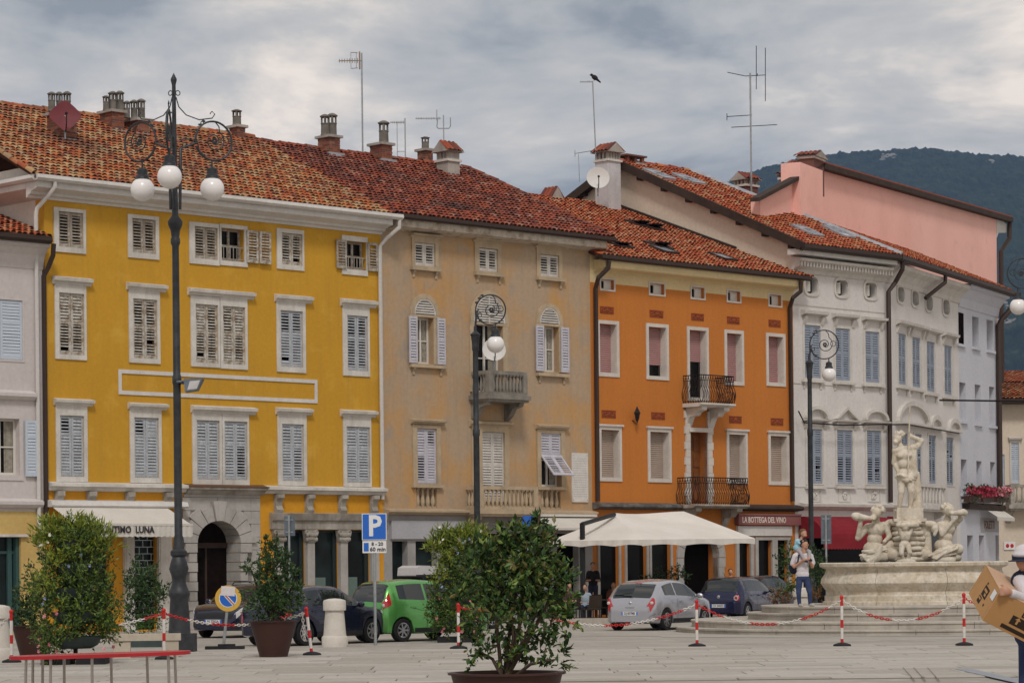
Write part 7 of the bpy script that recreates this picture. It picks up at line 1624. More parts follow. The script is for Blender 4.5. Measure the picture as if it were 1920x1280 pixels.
# blue car facing the square, left
def front_set(c, txt):
    L = c.L
    c.patch('headlight', L - 0.42, L - 0.10, 3.3, 4.6, (-1, 1), M_lens, 0.012, nx=8, nt_=4, taper=lambda u, a, b: (a + 0.5 * (1 - u), b))
    c.patch('grille', 0, 0, 5.0, 7.0, (-1, 1), M_blackplas, 0.008, qs=(c.q(L - 0.09), c.q(L - 0.02)), nx=4); c.plate(L + 0.004, 0.46, txt, back=False)
    c.patch('bumper_trim', L - 0.3, L - 0.01, 2.2, 2.7, (-1, 1), M_blackplas, 0.004)
    c.patch('bonnet_seam', L - 0.95, L - 0.12, 5.0, 5.03, (-1, 1), M_blackplas, 0.003, nt_=1, edge=False)
ESTATE = [(0.0, 0.34), (0.0, 0.66), (0.03, 0.86), (0.10, 1.0), (0.28, 1.26), (0.44, 1.42), (0.7, 1.47), (1.6, 1.50), (2.3, 1.48), (2.65, 1.41), (3.05, 1.2), (3.42, 1.0), (3.7, 0.95), (4.1, 0.86), (4.35, 0.70), (4.43, 0.52), (4.44, 0.34)]
es = Car('estate_car', 'dark blue estate car facing the square behind the no parking sign', ESTATE, 4.44, 1.75, [(0, 0.97), (1.6, 0.95), (3.4, 0.91), (4.44, 0.86)], P_BLUE2, (400, 1196), R(247), (0.85, 3.5), 0.315, front=True)
es.common([(0.55, 1.15), (1.22, 2.1), (2.18, 3.0)], (1.18, 2.14, 3.0), (2.72, 3.38)); es.mirrors(2.98, 1.0); es.handles((1.4, 2.35), 0.85); front_set(es, 'BS 770GA')
for sd in (-1, 1): MB().tube([(0.7, sd * 0.56, 1.46), (0.8, sd * 0.56, 1.53), (2.2, sd * 0.56, 1.535), (2.3, sd * 0.56, 1.47)], 0.018, 6).build('roof_rail', M_blackplas, es.e)
# second dark blue car beside the bollard
s2 = Car('hatchback_car', 'dark blue hatchback between the brown planter and the stone bollard', HATCH, 3.99, 1.72, [(0, 0.93), (0.5, 0.98), (1.4, 0.95), (3.0, 0.90), (3.99, 0.85)], P_BLUE2, (490, 1211), R(52), (0.70, 3.18), 0.31)
s2.common([(0.62, 1.30), (1.38, 2.66)], (1.36, 2.72), (2.22, 2.98)); s2.mirrors(2.62, 0.98); s2.handles((1.0, 1.55), 0.84); rear_set(s2, 0.12, 0.56, (0.02, 0.24), 'DA 482SK', 0.50, 0.0, (3.05, 3.98)); front_set(s2, 'DA 482SK')
# black car with a roof box behind the green one
bx = Car('estate_car', 'black car with a silver roof box behind the green hatchback', ESTATE, 4.44, 1.75, [(0, 0.97), (1.6, 0.95), (3.4, 0.91), (4.44, 0.86)], P_NAVY, (728, 1183), R(44), (0.85, 3.5), 0.315)
bx.common([(0.55, 1.15), (1.22, 2.1), (2.18, 3.0)], (1.18, 2.14, 3.0), (2.72, 3.38)); bx.mirrors(2.98, 1.0); rear_set(bx, 0.14, 0.50, (0.02, 0.24), 'CE 915KL', 0.5, 0.0)
rb = thing('roof_box', 'silver grey roof box strapped on the black car', 'roof box', tuple(bx.e.location), R(44))
mb = MB(); mb.prism([(0.75, 1.66), (0.78, 1.60), (2.4, 1.60), (2.55, 1.68), (2.5, 1.76), (1.9, 1.93), (0.95, 1.95), (0.78, 1.88)], -0.42, 0.42, 'y'); mb.build('lid', mat('silver box shell', (0.52, 0.50, 0.50), None, rough=0.4), rb); mb = MB(); mb.box(0.76, 2.46, -0.44, 0.44, 1.60, 1.675); mb.box(0.95, 1.0, -0.5, 0.5, 1.50, 1.60); mb.box(2.0, 2.05, -0.5, 0.5, 1.48, 1.60); mb.build('tray', M_blackplas, rb)
# ------------------------------------------------------------------ plants
def leaves(name, parent, blobs, size, m, seed=1, aspect=0.42, shell=0.5, up=0.3, kind='stuff', twig=9):
    """leaves set along short twigs that fill ellipsoids (centre, radii, count); outline uneven, gaps between twigs"""
    g = np.random.default_rng(seed); Vs = []
    for c, r, n in blobs:
        nt_ = max(3, n // twig); r = np.array(r)
        d = g.normal(size=(nt_, 3)); d /= np.linalg.norm(d, axis=1)[:, None]; rad = g.random(nt_) ** shell
        lump = 1 + 0.28 * np.sin(d[:, 0] * 4 + seed) * np.cos(d[:, 2] * 5 + seed * 2) + 0.18 * np.sin(d[:, 1] * 8 + d[:, 2] * 6)
        base = np.array(c) + d * (rad * lump * 0.82)[:, None] * r
        dr = d * 0.8 + g.normal(size=(nt_, 3)) * 0.5; dr[:, 2] += up + 0.25; dr /= np.linalg.norm(dr, axis=1)[:, None]
        tl = np.minimum(size * g.uniform(1.6, 4.2, nt_), r.mean() * 0.75)
        k = g.random((nt_, twig)); p = (base[:, None] + dr[:, None] * (k * tl[:, None])[..., None]).reshape(-1, 3)
        n2 = len(p); D = np.repeat(dr, twig, 0); ax = D * 0.55 + g.normal(size=(n2, 3)) * 0.62; ax[:, 2] += up * 0.5; ax /= np.linalg.norm(ax, axis=1)[:, None]
        sd = np.cross(ax, D + g.normal(size=(n2, 3)) * 0.4); sd /= np.linalg.norm(sd, axis=1)[:, None]; nn = np.cross(ax, sd)
        L = (size * g.uniform(0.5, 1.3, n2) * np.repeat(g.uniform(0.8, 1.2, nt_), twig))[:, None]; W = L * aspect * g.uniform(0.8, 1.2, n2)[:, None]
        Vs.append(np.stack([p, p + ax * L * 0.45 + sd * W * 0.5 + nn * L * 0.08, p + ax * L - nn * L * 0.1, p + ax * L * 0.45 - sd * W * 0.5 + nn * L * 0.08], 1).reshape(-1, 3))
    V = np.concatenate(Vs); k = len(V) // 4; me = bpy.data.meshes.new(name)
    F_ = np.arange(k)[:, None] * 4; tri = np.concatenate([F_ + [0, 1, 2], F_ + [0, 2, 3]], 1).reshape(-1, 3)
    me.from_pydata(V.tolist(), [], tri.tolist()); me.materials.append(m); me.update()
    o = link(name, me, parent)
    if kind: o['kind'] = kind
    return o
def flowers(name, parent, pts, r, m, seed=1):
    g = random.Random(seed); mb = MB()
    for p in pts:
        c = Vector(p); ax = Vector((g.gauss(0, 1), g.gauss(-1.2, 0.6), g.gauss(0.3, 0.6))).normalized(); q = ax.to_track_quat('Z', 'Y').to_matrix()
        for k in range(5):
            a = 2 * math.pi * k / 5; d = q @ Vector((math.cos(a), math.sin(a), 0.3)); e_ = q @ Vector((-math.sin(a), math.cos(a), 0)); mb.add([c, c + d * r * 0.6 + e_ * r * 0.4, c + d * r, c + d * r * 0.6 - e_ * r * 0.4], [(0, 1, 2, 3)])
    o = mb.build(name, m, parent); o['kind'] = 'stuff'; return o
def stems(parent, base, tips, r=0.015, m=None):
    mb = MB()
    for t in tips:
        b_, t = Vector(base) + Vector((rng.uniform(-0.05, 0.05), rng.uniform(-0.05, 0.05), 0)), Vector(t); mid = b_.lerp(t, 0.5) + Vector((rng.uniform(-0.06, 0.06), rng.uniform(-0.06, 0.06), 0.05)); mb.tube([b_, mid, t], [r, r * 0.75, r * 0.35], 5)
    return mb.build('stem', m or M_bark, parent)
def cone_pot(e, rt, rb, h, rim=0.03):
    MB().lathe([(rb, 0), (rb, 0.03), (rt, h), (rt + rim, h), (rt + rim, h + 0.02), (rt - 0.04, h + 0.02), (rt - 0.06, h - 0.06)], 28).build('pot', M_planter, e, smooth=True)
    MB().lathe([(0.0, h - 0.06), (rt - 0.05, h - 0.06)], 24).build('soil', M_soil, e)
# near laurel shrub
Yn = 26.0; pc = at(950, 1263, Yn); hp = pc.z
e = thing('laurel_shrub', 'big glossy green laurel shrub in a brown pot, nearest the camera', 'shrub', (pc.x, pc.y, 0))
cone_pot(e, 0.545, 0.34, hp)
Lc = lambda px, py, dy=0.0: (lambda v: (v.x - pc.x, dy, v.z))(at(px, py, Yn))
bl = [(Lc(965, 1135), (0.44, 0.32, 0.36), 1500), (Lc(985, 1055, 0.02), (0.27, 0.26, 0.32), 1050), (Lc(920, 1070, 0.05), (0.26, 0.24, 0.30), 700), (Lc(1035, 1115), (0.22, 0.22, 0.34), 600), (Lc(985, 1005, 0.05), (0.22, 0.18, 0.12), 300), (Lc(1014, 978), (0.05, 0.05, 0.08), 36), (Lc(950, 1000), (0.08, 0.08, 0.08), 60),
      (Lc(925, 1225), (0.30, 0.28, 0.10), 200), (Lc(1000, 1215), (0.32, 0.28, 0.14), 240), (Lc(885, 1195), (0.10, 0.12, 0.18), 100), (Lc(1046, 1236, -0.05), (0.11, 0.12, 0.08), 70), (Lc(885, 1040, 0.08), (0.12, 0.14, 0.16), 130), (Lc(1056, 1085), (0.09, 0.1, 0.14), 100), (Lc(1062, 1160), (0.09, 0.11, 0.16), 90), (Lc(870, 1120), (0.08, 0.1, 0.14), 80)]
leaves('foliage', e, bl, 0.082, M_leaf_laurel, 3, 0.46, 0.42, twig=11)
stems(e, (0, 0, hp - 0.05), [Lc(960, 1150), Lc(925, 1085), Lc(1025, 1110), Lc(985, 1040), Lc(890, 1215), Lc(1045, 1235), Lc(1012, 962), Lc(1060, 1055)], 0.022)
lm = MB(); n_ = 5
for sg in (-1, 1):
    lm.add([(0, 0, 0), (sg * 0.014, 0.006, 0.018), (sg * 0.017, 0.008, 0.040), (sg * 0.010, 0.004, 0.062), (0, 0, 0.078), (0, -0.004, 0.04)], [(0, 1, 2, 5), (5, 2, 3, 4)])
lme = lm.mesh('leaf', M_leaf_laurel, True, 60); g = random.Random(11)
for i in range(280):
    c, r, _ = bl[g.choices(range(len(bl)), [q[2] for q in bl])[0]]; th, ph = g.uniform(math.pi, 2 * math.pi), g.uniform(-0.9, 1.3)
    d = Vector((math.cos(th) * math.cos(ph), math.sin(th) * math.cos(ph), math.sin(ph))); p = Vector(c) + Vector((d.x * r[0], d.y * r[1], d.z * r[2])) * g.uniform(0.95, 1.12)
    ax = (d + Vector((g.gauss(0, 0.5), g.gauss(0, 0.3), g.gauss(0.35, 0.5)))).normalized(); o = link('leaf', lme, e, p, ax.to_track_quat('Z', 'Y').to_euler()); k_ = g.uniform(0.8, 1.25); o.scale = (k_, k_, k_)
# flower towers
def tower(px, py, hpx, wpx, label, seed, tiers=5, side=1):
    g_ = ground(px, py); Yt = g_.y; k = mpp(Yt); e = thing('flower_tower', label, 'plant tower', tuple(g_)); H = hpx * k; Wd = wpx * k / 2; g = random.Random(seed)
    MB().lathe([(0.045, 0.1), (0.045, H * 0.8)], 8).build('pole', M_iron, e); mb = MB()
    mb.box(-Wd * 0.75, -0.06, -0.35, 0.35, 0, 0.14); mb.box(0.06, Wd * 0.75, -0.35, 0.35, 0, 0.14); mb.build('base', M_black, e)
    B1, B2, B3 = [], [], []; fp, fb, fw, fo = [], [], [], []
    for i in range(tiers):
        z = H * (0.12 + 0.66 * i / (tiers - 1)); r = Wd * (0.62 - 0.22 * i / (tiers - 1))
        MB().lathe([(r * 0.6, z - 0.02), (r * 0.85, z + 0.05), (r, z + 0.2), (r * 1.04, z + 0.22), (r * 0.95, z + 0.22), (r * 0.9, z + 0.15)], 20).build('bowl', M_potg, e, smooth=True)
        B1.append(((0, 0, z + 0.30), (r * 1.2, r * 1.1, 0.26), 600))
        for k_ in range(7):
            a = g.uniform(0, 2 * math.pi); rr = r * g.uniform(0.9, 1.35); B1.append(((rr * math.cos(a), rr * math.sin(a), z + g.uniform(-0.1, 0.35)), (0.26, 0.24, 0.30), 260))
        for k_ in range(4 if i else 11):
            a = g.uniform(math.pi, 2 * math.pi); rr = r * g.uniform(1.15, 1.5); p = (rr * math.cos(a), rr * math.sin(a), z + g.uniform(-0.12, 0.3))
            (fp if i < 2 else fb if g.random() < 0.65 else fo).append(p)
    z = H * 0.84
    for sx, n_ in ((-0.45, 260), (0.1, 260), (0.45, 160)): B2.append(((sx * Wd * 1.1, 0, z + g.uniform(-0.1, 0.1)), (Wd * 0.55, 0.35, H * 0.12), n_ * 3))
    B3 += [((-Wd * 0.62, -0.25, H * 0.55), (0.28, 0.2, 0.36), 420), ((-Wd * 0.35, -0.3, H * 0.70), (0.28, 0.2, 0.26), 360), ((Wd * 0.2, -0.25, H * 0.78), (0.34, 0.2, 0.22), 420)]
    B1 += [((-Wd * 0.75, 0, H * 0.36), (Wd * 0.34, 0.3, H * 0.26), 900), ((Wd * 0.72, 0, H * 0.38), (Wd * 0.34, 0.3, H * 0.26), 900), ((0, 0.1, H * 0.45), (Wd * 0.55, 0.35, H * 0.34), 900)]
    for k_ in range(14): fw.append((g.uniform(-Wd, Wd) * 0.8, g.uniform(-0.4, 0.1), H * g.uniform(0.8, 0.98)))
    leaves('foliage', e, B1, 0.085, M_leaf_mix, seed, 0.4, 0.5); leaves('fern', e, B2, 0.16, M_leaf_lime if side else M_leaf_mix, seed + 1, 0.18, 0.5, 0.9); leaves('lime_foliage', e, B3, 0.08, M_leaf_lime, seed + 2)
    flowers('pink_flowers', e, fp, 0.05, M_fl_pink, seed); flowers('blue_flowers', e, fb, 0.045, M_fl_blue, seed); flowers('white_flowers', e, fw, 0.045, M_fl_white, seed); flowers('red_flowers', e, fo, 0.035, M_fl_red, seed)
    return e
tower(142, 1246, 276, 160, 'tall tower of flower bowls overgrown with ferns, behind the red table', 5)
tower(862, 1203, 222, 110, 'flower tower showing lime green fronds behind the big laurel shrub', 9)
# brown planters
def planter(px, py, rt, rb, h, blobs, label, m, size, seed):
    g_ = ground(px, py); e = thing('planter_shrub', label, 'shrub', tuple(g_)); cone_pot(e, rt, rb, h); Yt = g_.y
    L = lambda a, b: (at(a, b, Yt).x - g_.x, 0, at(a, b, Yt).z); leaves('foliage', e, [(L(a, b), (rx * mpp(Yt), rx * mpp(Yt) * 0.9, rz * mpp(Yt)), n) for a, b, rx, rz, n in blobs], size, m, seed)
    stems(e, (0, 0, h - 0.05), [L(a, b) for a, b, *_ in blobs], 0.03); return e
planter(513, 1232, 0.50, 0.30, 0.76, [(512, 1130, 46, 40, 1700), (510, 1085, 38, 40, 1100), (512, 1045, 22, 32, 420), (497, 1020, 7, 14, 60), (518, 1018, 6, 14, 50), (470, 1065, 12, 14, 90), (548, 1075, 16, 18, 130), (555, 1115, 20, 24, 260), (535, 1045, 12, 20, 130)], 'bushy dark shrub in a tapering brown planter beside the no parking sign', M_leaf_dark, 0.10, 21)
planter(62, 1234, 0.44, 0.27, 0.70, [(55, 1135, 32, 36, 900), (70, 1090, 26, 34, 600), (48, 1160, 26, 18, 350), (85, 1050, 14, 24, 160)], 'dark shrub in a brown planter left of the flower tower', M_leaf_dark, 0.09, 23)
g_ = ground(272, 1212); e = thing('garden_bush', 'upright green bush and clipped hedge behind the stone bench', 'bush', tuple(g_)); k = mpp(g_.y)
leaves('foliage', e, [((-0.05, 0, 1.55), (0.42, 0.4, 0.6), 1100), ((0.2, 0, 1.2), (0.4, 0.35, 0.5), 700), ((-0.3, 0, 1.0), (0.4, 0.35, 0.5), 500)], 0.10, M_leaf_dark, 31); leaves('hedge', e, [((0, 0, 0.5), (0.75, 0.35, 0.42), 1500)], 0.06, leafmat('fresh hedge leaf', [(0.05, 0.11, 0.015), (0.07, 0.14, 0.02), (0.04, 0.09, 0.012)]), 32)
MB().box(-0.7, 0.7, -0.3, 0.3, 0, 0.3).build('trough', M_potg, e)
# plants left of the fountain
def bush(px, Yd, z0, blobs, label, seed, name='flower_bed'):
    p = at(px, 1100, Yd); e = thing(name, label, 'bush', (p.x, p.y, z0)); L = lambda a, b: (at(a, b, Yd).x - p.x, 0, at(a, b, Yd).z - z0)
    for i, (a, b, rx, rz, n, m, sz) in enumerate(blobs): leaves('foliage', e, [(L(a, b), (rx * mpp(Yd), rx * mpp(Yd) * 0.8, rz * mpp(Yd)), n)], sz, m, seed + i)
    zb = min(L(a, b)[2] for a, b, *_ in blobs); MB().lathe([(0.25, 0), (0.35, zb * 0.6 if zb > 0.3 else 0.2)], 14).build('pot', M_planter, e); return e
bush(1466, 80, 0, [(1462, 1122, 26, 16, 700, M_leaf_rust, 0.08), (1470, 1105, 20, 12, 250, M_leaf_mix, 0.08), (1484, 1085, 14, 28, 300, M_leaf_mix, 0.09)], 'rust coloured bedding plants left of the standing man', 41)
bush(1530, 82, 0, [(1530, 1070, 24, 36, 900, M_leaf_dark, 0.10), (1526, 1118, 22, 18, 450, M_leaf_rust, 0.08), (1520, 1040, 14, 16, 220, M_leaf_dark, 0.09)], 'dark green bush with rust flowers between the man and the fountain', 51)
bush(1478, 100, 0, [(1473, 1060, 18, 24, 450, M_leaf_dark, 0.11), (1478, 1035, 14, 16, 220, M_leaf_mix, 0.11)], 'leafy potted plant before the wine shop window', 61)
bush(1248, 98, 0, [(1245, 1085, 34, 14, 420, M_leaf_dark, 0.1), (1275, 1078, 22, 18, 300, M_leaf_dark, 0.1)], 'low dark greenery on the cafe terrace behind the silver hatchback', 71)
# geranium boxes on the lilac house
for i, (px_, lb) in enumerate(((1823, 'left flower box of red geraniums above the lilac shop'), (1848, 'middle flower box of red geraniums above the lilac shop'), (1874, 'right flower box of pink red geraniums above the lilac shop'))):
    s_, z_ = FLi.sz(px_, 936, -0.3); v = FLi.pt(s_, -0.3, z_); e = thing('flower_box', lb, 'flower box', tuple(v), TH_B, 'geranium boxes on the lilac house')
    MB().box(-0.85, 0.85, -0.14, 0.14, -0.12, 0.14).build('box', M_planter, e); leaves('foliage', e, [((0, 0, 0.2), (0.95, 0.3, 0.25), 350)], 0.12, M_leaf_dark, 80 + i, 0.7)
    g2 = random.Random(i); flowers('blossom', e, [(g2.uniform(-0.9, 0.9), g2.uniform(-0.35, 0.0), g2.uniform(0.15, 0.55)) for _ in range(120)], 0.085, M_fl_red if i < 2 else M_fl_pink, 90 + i)
# ------------------------------------------------------------------ sculpted bodies: tapered limbs fused into one surface
def fuse(name, prims, mats, parent, voxel=0.02, smooth=4, loc=None):
    """prims: ('c', p, q, r0, r1, mat) tapered limb or ('e', centre, radii, mat[, matrix]) ellipsoid -> one continuous mesh"""
    mb = MB()
    for p in prims:
        if p[0] == 'c':
            a, b = Vector(p[1]), Vector(p[2]); n = 7; pts, rr = [], []
            d = (b - a)
            if d.length < 1e-6: d = Vector((0, 0, 1e-3)); b = a + d
            u = d.normalized()
            for k in range(4): t = math.pi / 2 * k / 4; pts.append(a - u * p[3] * math.cos(t)); rr.append(max(0.001, p[3] * math.sin(t)))
            for k in range(n): pts.append(a.lerp(b, k / (n - 1))); rr.append(p[3] + (p[4] - p[3]) * k / (n - 1))
            for k in range(1, 5): t = math.pi / 2 * k / 4; pts.append(b + u * p[4] * math.sin(t)); rr.append(max(0.001, p[4] * math.cos(t)))
            mb.tube(pts, rr, 12)
        else: mb.sphere(p[1], p[2], 0, 16, 10, p[4] if len(p) > 4 else None)
    me = bpy.data.meshes.new(name); me.from_pydata(mb.v, [], mb.f); ob = bpy.data.objects.new(name, me); COL.objects.link(ob)
    r = ob.modifiers.new('r', 'REMESH'); r.mode = 'VOXEL'; r.voxel_size = voxel; s = ob.modifiers.new('s', 'SMOOTH'); s.iterations = smooth; s.factor = 0.5
    bpy.context.view_layer.update(); m2 = bpy.data.meshes.new_from_object(ob.evaluated_get(bpy.context.evaluated_depsgraph_get())); bpy.data.objects.remove(ob); bpy.data.meshes.remove(me)
    m2.name = name; m2.materials.clear()
    for m in mats: m2.materials.append(m)
    m2.polygons.foreach_set('use_smooth', [True] * len(m2.polygons))
    if len(mats) > 1:
        C = np.empty(len(m2.polygons) * 3); m2.polygons.foreach_get('center', C); C = C.reshape(-1, 3); best = np.full(len(C), 1e9); mi = np.zeros(len(C), int)
        for p in prims:
            if p[0] == 'c':
                a, b = np.array(p[1], float), np.array(p[2], float); d = b - a; t = np.clip(((C - a) @ d) / max(d @ d, 1e-9), 0, 1); dist = np.linalg.norm(C - a - t[:, None] * d, axis=1) - (p[3] + (p[4] - p[3]) * t); m = p[5]
            else:
                q = C - np.array(p[1], float)
                if len(p) > 4: q = q @ np.array(p[4])
                rr = np.array(p[2], float); dist = (np.linalg.norm(q / rr, axis=1) - 1) * rr.min(); m = p[3]
            k = dist < best; best[k] = dist[k]; mi[k] = m
        m2.polygons.foreach_set('material_index', mi.tolist())
    m2.update(); return link(name, m2, parent, loc)

# ------------------------------------------------------------------ fountain
FC = at(1713, 1100, 75.6); FX, FYc = FC.x, FC.y
fo = thing('fountain', 'baroque stone fountain with lobed basin on round steps', 'fountain', (FX, FYc, 0))
def ring_blocks(name, r0, r1, z0, z1, n, m, a_off=0.0, sub=3, nose=0.03):
    for i in range(n):
        mb = MB(); vs = []; gap = 0.006 / r1
        for k in range(sub + 1):
            a = a_off + 2 * math.pi * (i + k / sub) / n + (gap if k == 0 else -gap if k == sub else 0); ca, sa = math.cos(a), math.sin(a); h = rnd_h[i % len(rnd_h)] * 0.3
            for r, z in ((r0, z0), (r1 - nose, z0), (r1 - nose, z1 - 0.06), (r1, z1 - 0.05), (r1, z1 - 0.01 + h), (r1 - 0.015, z1 + h), (r0, z1 + h)): vs.append((r * ca, r * sa, z))
        fs = []
        for k in range(sub):
            for q in range(7): fs.append((k * 7 + q, k * 7 + (q + 1) % 7, (k + 1) * 7 + (q + 1) % 7, (k + 1) * 7 + q))
        fs.append(tuple(range(7))); fs.append(tuple(sub * 7 + q for q in range(7))); mb.add(vs, fs); mb.build(name, m, fo)
rnd_h = [rng.uniform(-0.004, 0.008) for _ in range(30)]
ring_blocks('step_block', 6.0, 6.75, 0, 0.14, 22, M_step); ring_blocks('step_block', 4.3, 6.32, 0.1, 0.33, 20, M_step, 0.1); ring_blocks('step_block', 3.9, 4.72, 0.3, 0.52, 18, M_step, 0.05); ring_blocks('step_block', 0.6, 4.33, 0.5, 0.71, 16, M_step, 0.12)
zb = 0.70; bp = [(2.40, zb), (2.52, zb), (2.52, zb + 0.10), (2.47, zb + 0.12), (2.47, zb + 0.26), (2.40, zb + 0.30), (2.40, zb + 0.38), (2.50, zb + 0.50), (2.575, zb + 0.62), (2.56, zb + 0.74), (2.46, zb + 0.88), (2.42, zb + 0.98), (2.44, zb + 1.02), (2.55, zb + 1.06), (2.60, zb + 1.09), (2.61, zb + 1.17), (2.57, zb + 1.20), (2.28, zb + 1.20), (2.25, zb + 1.0), (2.25, zb)]
nP = 8
for i in range(nP):
    mb = MB(); vs = []; sub = 8; k_ = len(bp)
    for k in range(sub + 1):
        a = R(-90) + 2 * math.pi * (i + 0.28 + k / sub) / nP; a += (0.0025 if k == 0 else -0.0025 if k == sub else 0); lob = 1 + 0.018 * math.sin(math.pi * k / sub)
        for r, z in bp: vs.append((r * lob * math.cos(a), r * lob * math.sin(a), z))
    fs = [(k * k_ + q, k * k_ + (q + 1) % k_, (k + 1) * k_ + (q + 1) % k_, (k + 1) * k_ + q) for k in range(sub) for q in range(k_)] + [tuple(range(k_)), tuple(sub * k_ + q for q in range(k_))]
    mb.add(vs, fs); mb.build('basin_panel', M_statue, fo, smooth=True, ang=30)
MB().lathe([(0.0, zb + 0.95), (2.28, zb + 0.95)], 40).build('water', mat('dark fountain water', (0.03, 0.04, 0.035), None, rough=0.05, fine=0), fo)
SL = lambda px, py, dy=0.0: tuple(v_ - c_ for v_, c_ in zip(at(px, py, FYc + dy), (FX, FYc, 0)))
k = mpp(FYc)
# rock pedestal built of stacked courses
g = random.Random(5)
for j in range(9):
    za, zb_ = SL(1700, 1062 - j * 9.6)[2], SL(1700, 1062 - (j + 1) * 9.6)[2]; r = (0.53 - 0.015 * j) if j < 8 else 0.52
    mb = MB(); mb.lathe([(r * 0.9, za), (r * 1.02, za + 0.03), (r * 1.04, (za + zb_) / 2), (r * 1.0, zb_ - 0.03), (r * 0.9, zb_)], 18, (SL(1702, 1000)[0], 0, 0), 0, 0, 1, 1, lambda a, j=j: 1 + 0.06 * math.sin(3 * a + j * 1.7) + 0.05 * math.sin(7 * a + j)); mb.build('rock_course', M_statue, fo, smooth=True, ang=60)
x0 = SL(1700, 965)[0]; MB().box(x0 - 0.42, x0 + 0.5, -0.4, 0.4, SL(1700, 978)[2], SL(1700, 972)[2]).box(x0 - 0.33, x0 + 0.42, -0.35, 0.35, SL(1700, 972)[2] + 0.002, SL(1700, 952)[2]).build('plinth', M_statue, fo)
C = lambda a, b, r0, r1, m=0: ('c', a, b, r0, r1, m)
E_ = lambda c, r, m=0, M=None: ('e', c, r, m) if M is None else ('e', c, r, m, M)
S = SL
def slim(pr, k): return [('c', p[1], p[2], p[3] * k, p[4] * k, p[5]) if p[0] == 'c' else (p[0], p[1], tuple(v * k for v in p[2]), *p[3:]) for p in pr]
# central god with trident
pr = [E_(S(1683, 821, -.05), (0.14, 0.15, 0.17)), E_(S(1679, 828, -.1), (0.09, 0.1, 0.12)), E_(S(1688, 815, 0.02), (0.15, 0.15, 0.13)), C(S(1685, 830), S(1692, 842), .08, .1), C(S(1679, 845), S(1716, 838), .12, .12), E_(S(1696, 853), (0.27, 0.19, 0.22)), E_(S(1694, 868), (0.22, 0.17, 0.2)), E_(S(1695, 888), (0.25, 0.2, 0.17)), E_(S(1689, 854, -.1), (0.13, 0.1, 0.1)), E_(S(1703, 853, -.1), (0.12, 0.1, 0.1)),
      C(S(1690, 892), S(1690, 922, -.08), .16, .115), C(S(1690, 922, -.08), S(1686, 952), .11, .06), C(S(1704, 892), S(1709, 922, -.1), .16, .115), C(S(1709, 922, -.1), S(1706, 952, .05), .11, .06), C(S(1686, 954), S(1680, 957, -.16), .06, .05), C(S(1706, 954), S(1704, 957, -.14), .06, .05),
      C(S(1717, 838), S(1727, 826), .115, .1), C(S(1727, 826, -.02), S(1708, 818, -.12), .09, .07), E_(S(1706, 817, -.14), (0.08, 0.08, 0.1)), C(S(1679, 847), S(1676, 868, .05), .10, .08), C(S(1676, 868, .05), S(1684, 884, -.1), .075, .06), C(S(1712, 845), S(1712, 890, .05), .12, .15), E_(S(1697, 893, -.08), (0.22, 0.12, 0.13)), C(S(1706, 895, -.1), S(1712, 930, .1), .12, .14), C(S(1716, 890, .22), S(1718, 962, .22), .16, .22), C(S(1682, 893, -.05), S(1700, 900, -.18), .08, .09)]
gq = random.Random(4)
def curls(c, r, n, size):
    o = []
    for _ in range(n):
        d = Vector((gq.gauss(0, 1), gq.gauss(0, 1), abs(gq.gauss(0, 1)) * 0.9 - 0.1)).normalized(); p_ = Vector(c) + Vector((d.x * r[0], d.y * r[1], d.z * r[2])); o.append(E_(tuple(p_), (size * gq.uniform(.7, 1.2),) * 3))
    return o
def folds(a, b, n, r, spread):
    o = []
    for _ in range(n):
        j = lambda: Vector((gq.gauss(0, spread), gq.gauss(-.06, spread * .5), gq.gauss(0, spread))); p_, q_ = Vector(a) + j(), Vector(b) + j(); o.append(C(tuple(p_), tuple(q_), r, r * .6))
    return o
pr += curls(S(1686, 817, 0.0), (0.15, 0.16, 0.15), 26, 0.045) + curls(S(1678, 831, -.12), (0.07, 0.07, 0.08), 10, 0.035) + folds(S(1686, 890, -.15), S(1708, 898, -.12), 9, .035, .06)
pr = slim(pr, 0.88)
god = fuse('god_figure', pr, [M_statue], fo, 0.02, 2)
mb = MB(); mb.tube([S(1702, 905, -.18), S(1706, 757, -.18)], 0.022, 6); mb.build('trident', M_statue, fo)
# left triton blowing a shell
pr = [E_(S(1643, 961, -.2), (0.15, 0.17, 0.18)), E_(S(1648, 957, -.15), (0.17, 0.17, 0.15)), E_(S(1637, 970, -.28), (0.1, 0.1, 0.1)), C(S(1643, 972), S(1642, 982), .11, .13), C(S(1627, 988), S(1659, 984), .13, .12), E_(S(1642, 993), (0.29, 0.22, 0.24)), E_(S(1640, 1010), (0.25, 0.2, 0.22)), E_(S(1637, 1028), (0.32, 0.26, 0.24)), E_(S(1632, 1045), (0.33, 0.3, 0.22)), E_(S(1652, 1044, -.1), (0.3, 0.3, 0.22)), C(S(1626, 988), S(1609, 1008, -.1), .12, .1), C(S(1609, 1008, -.1), S(1614, 976, -.25), .095, .07),
      C(S(1634, 972, -.3), S(1606, 968, -.3), .07, .13), C(S(1608, 968, -.3), S(1603, 967, -.3), .14, .12), C(S(1659, 985), S(1668, 1005, -.05), .11, .09), C(S(1668, 1005, -.05), S(1658, 1015, -.2), .08, .06), C(S(1650, 1040, -.2), S(1668, 1012, .1), .16, .12), C(S(1668, 1012, .1), S(1666, 984, .1), .13, .1), E_(S(1670, 978, .05), (0.17, 0.1, 0.09)), C(S(1650, 1028, -.25), S(1642, 1048, -.3), .12, .14)]
pr += curls(S(1646, 957, -.15), (0.18, 0.18, 0.16), 30, 0.045) + curls(S(1636, 974, -.28), (0.1, 0.1, 0.1), 12, 0.035) + folds(S(1622, 1045, -.28), S(1658, 1030, -.2), 14, .045, .09)
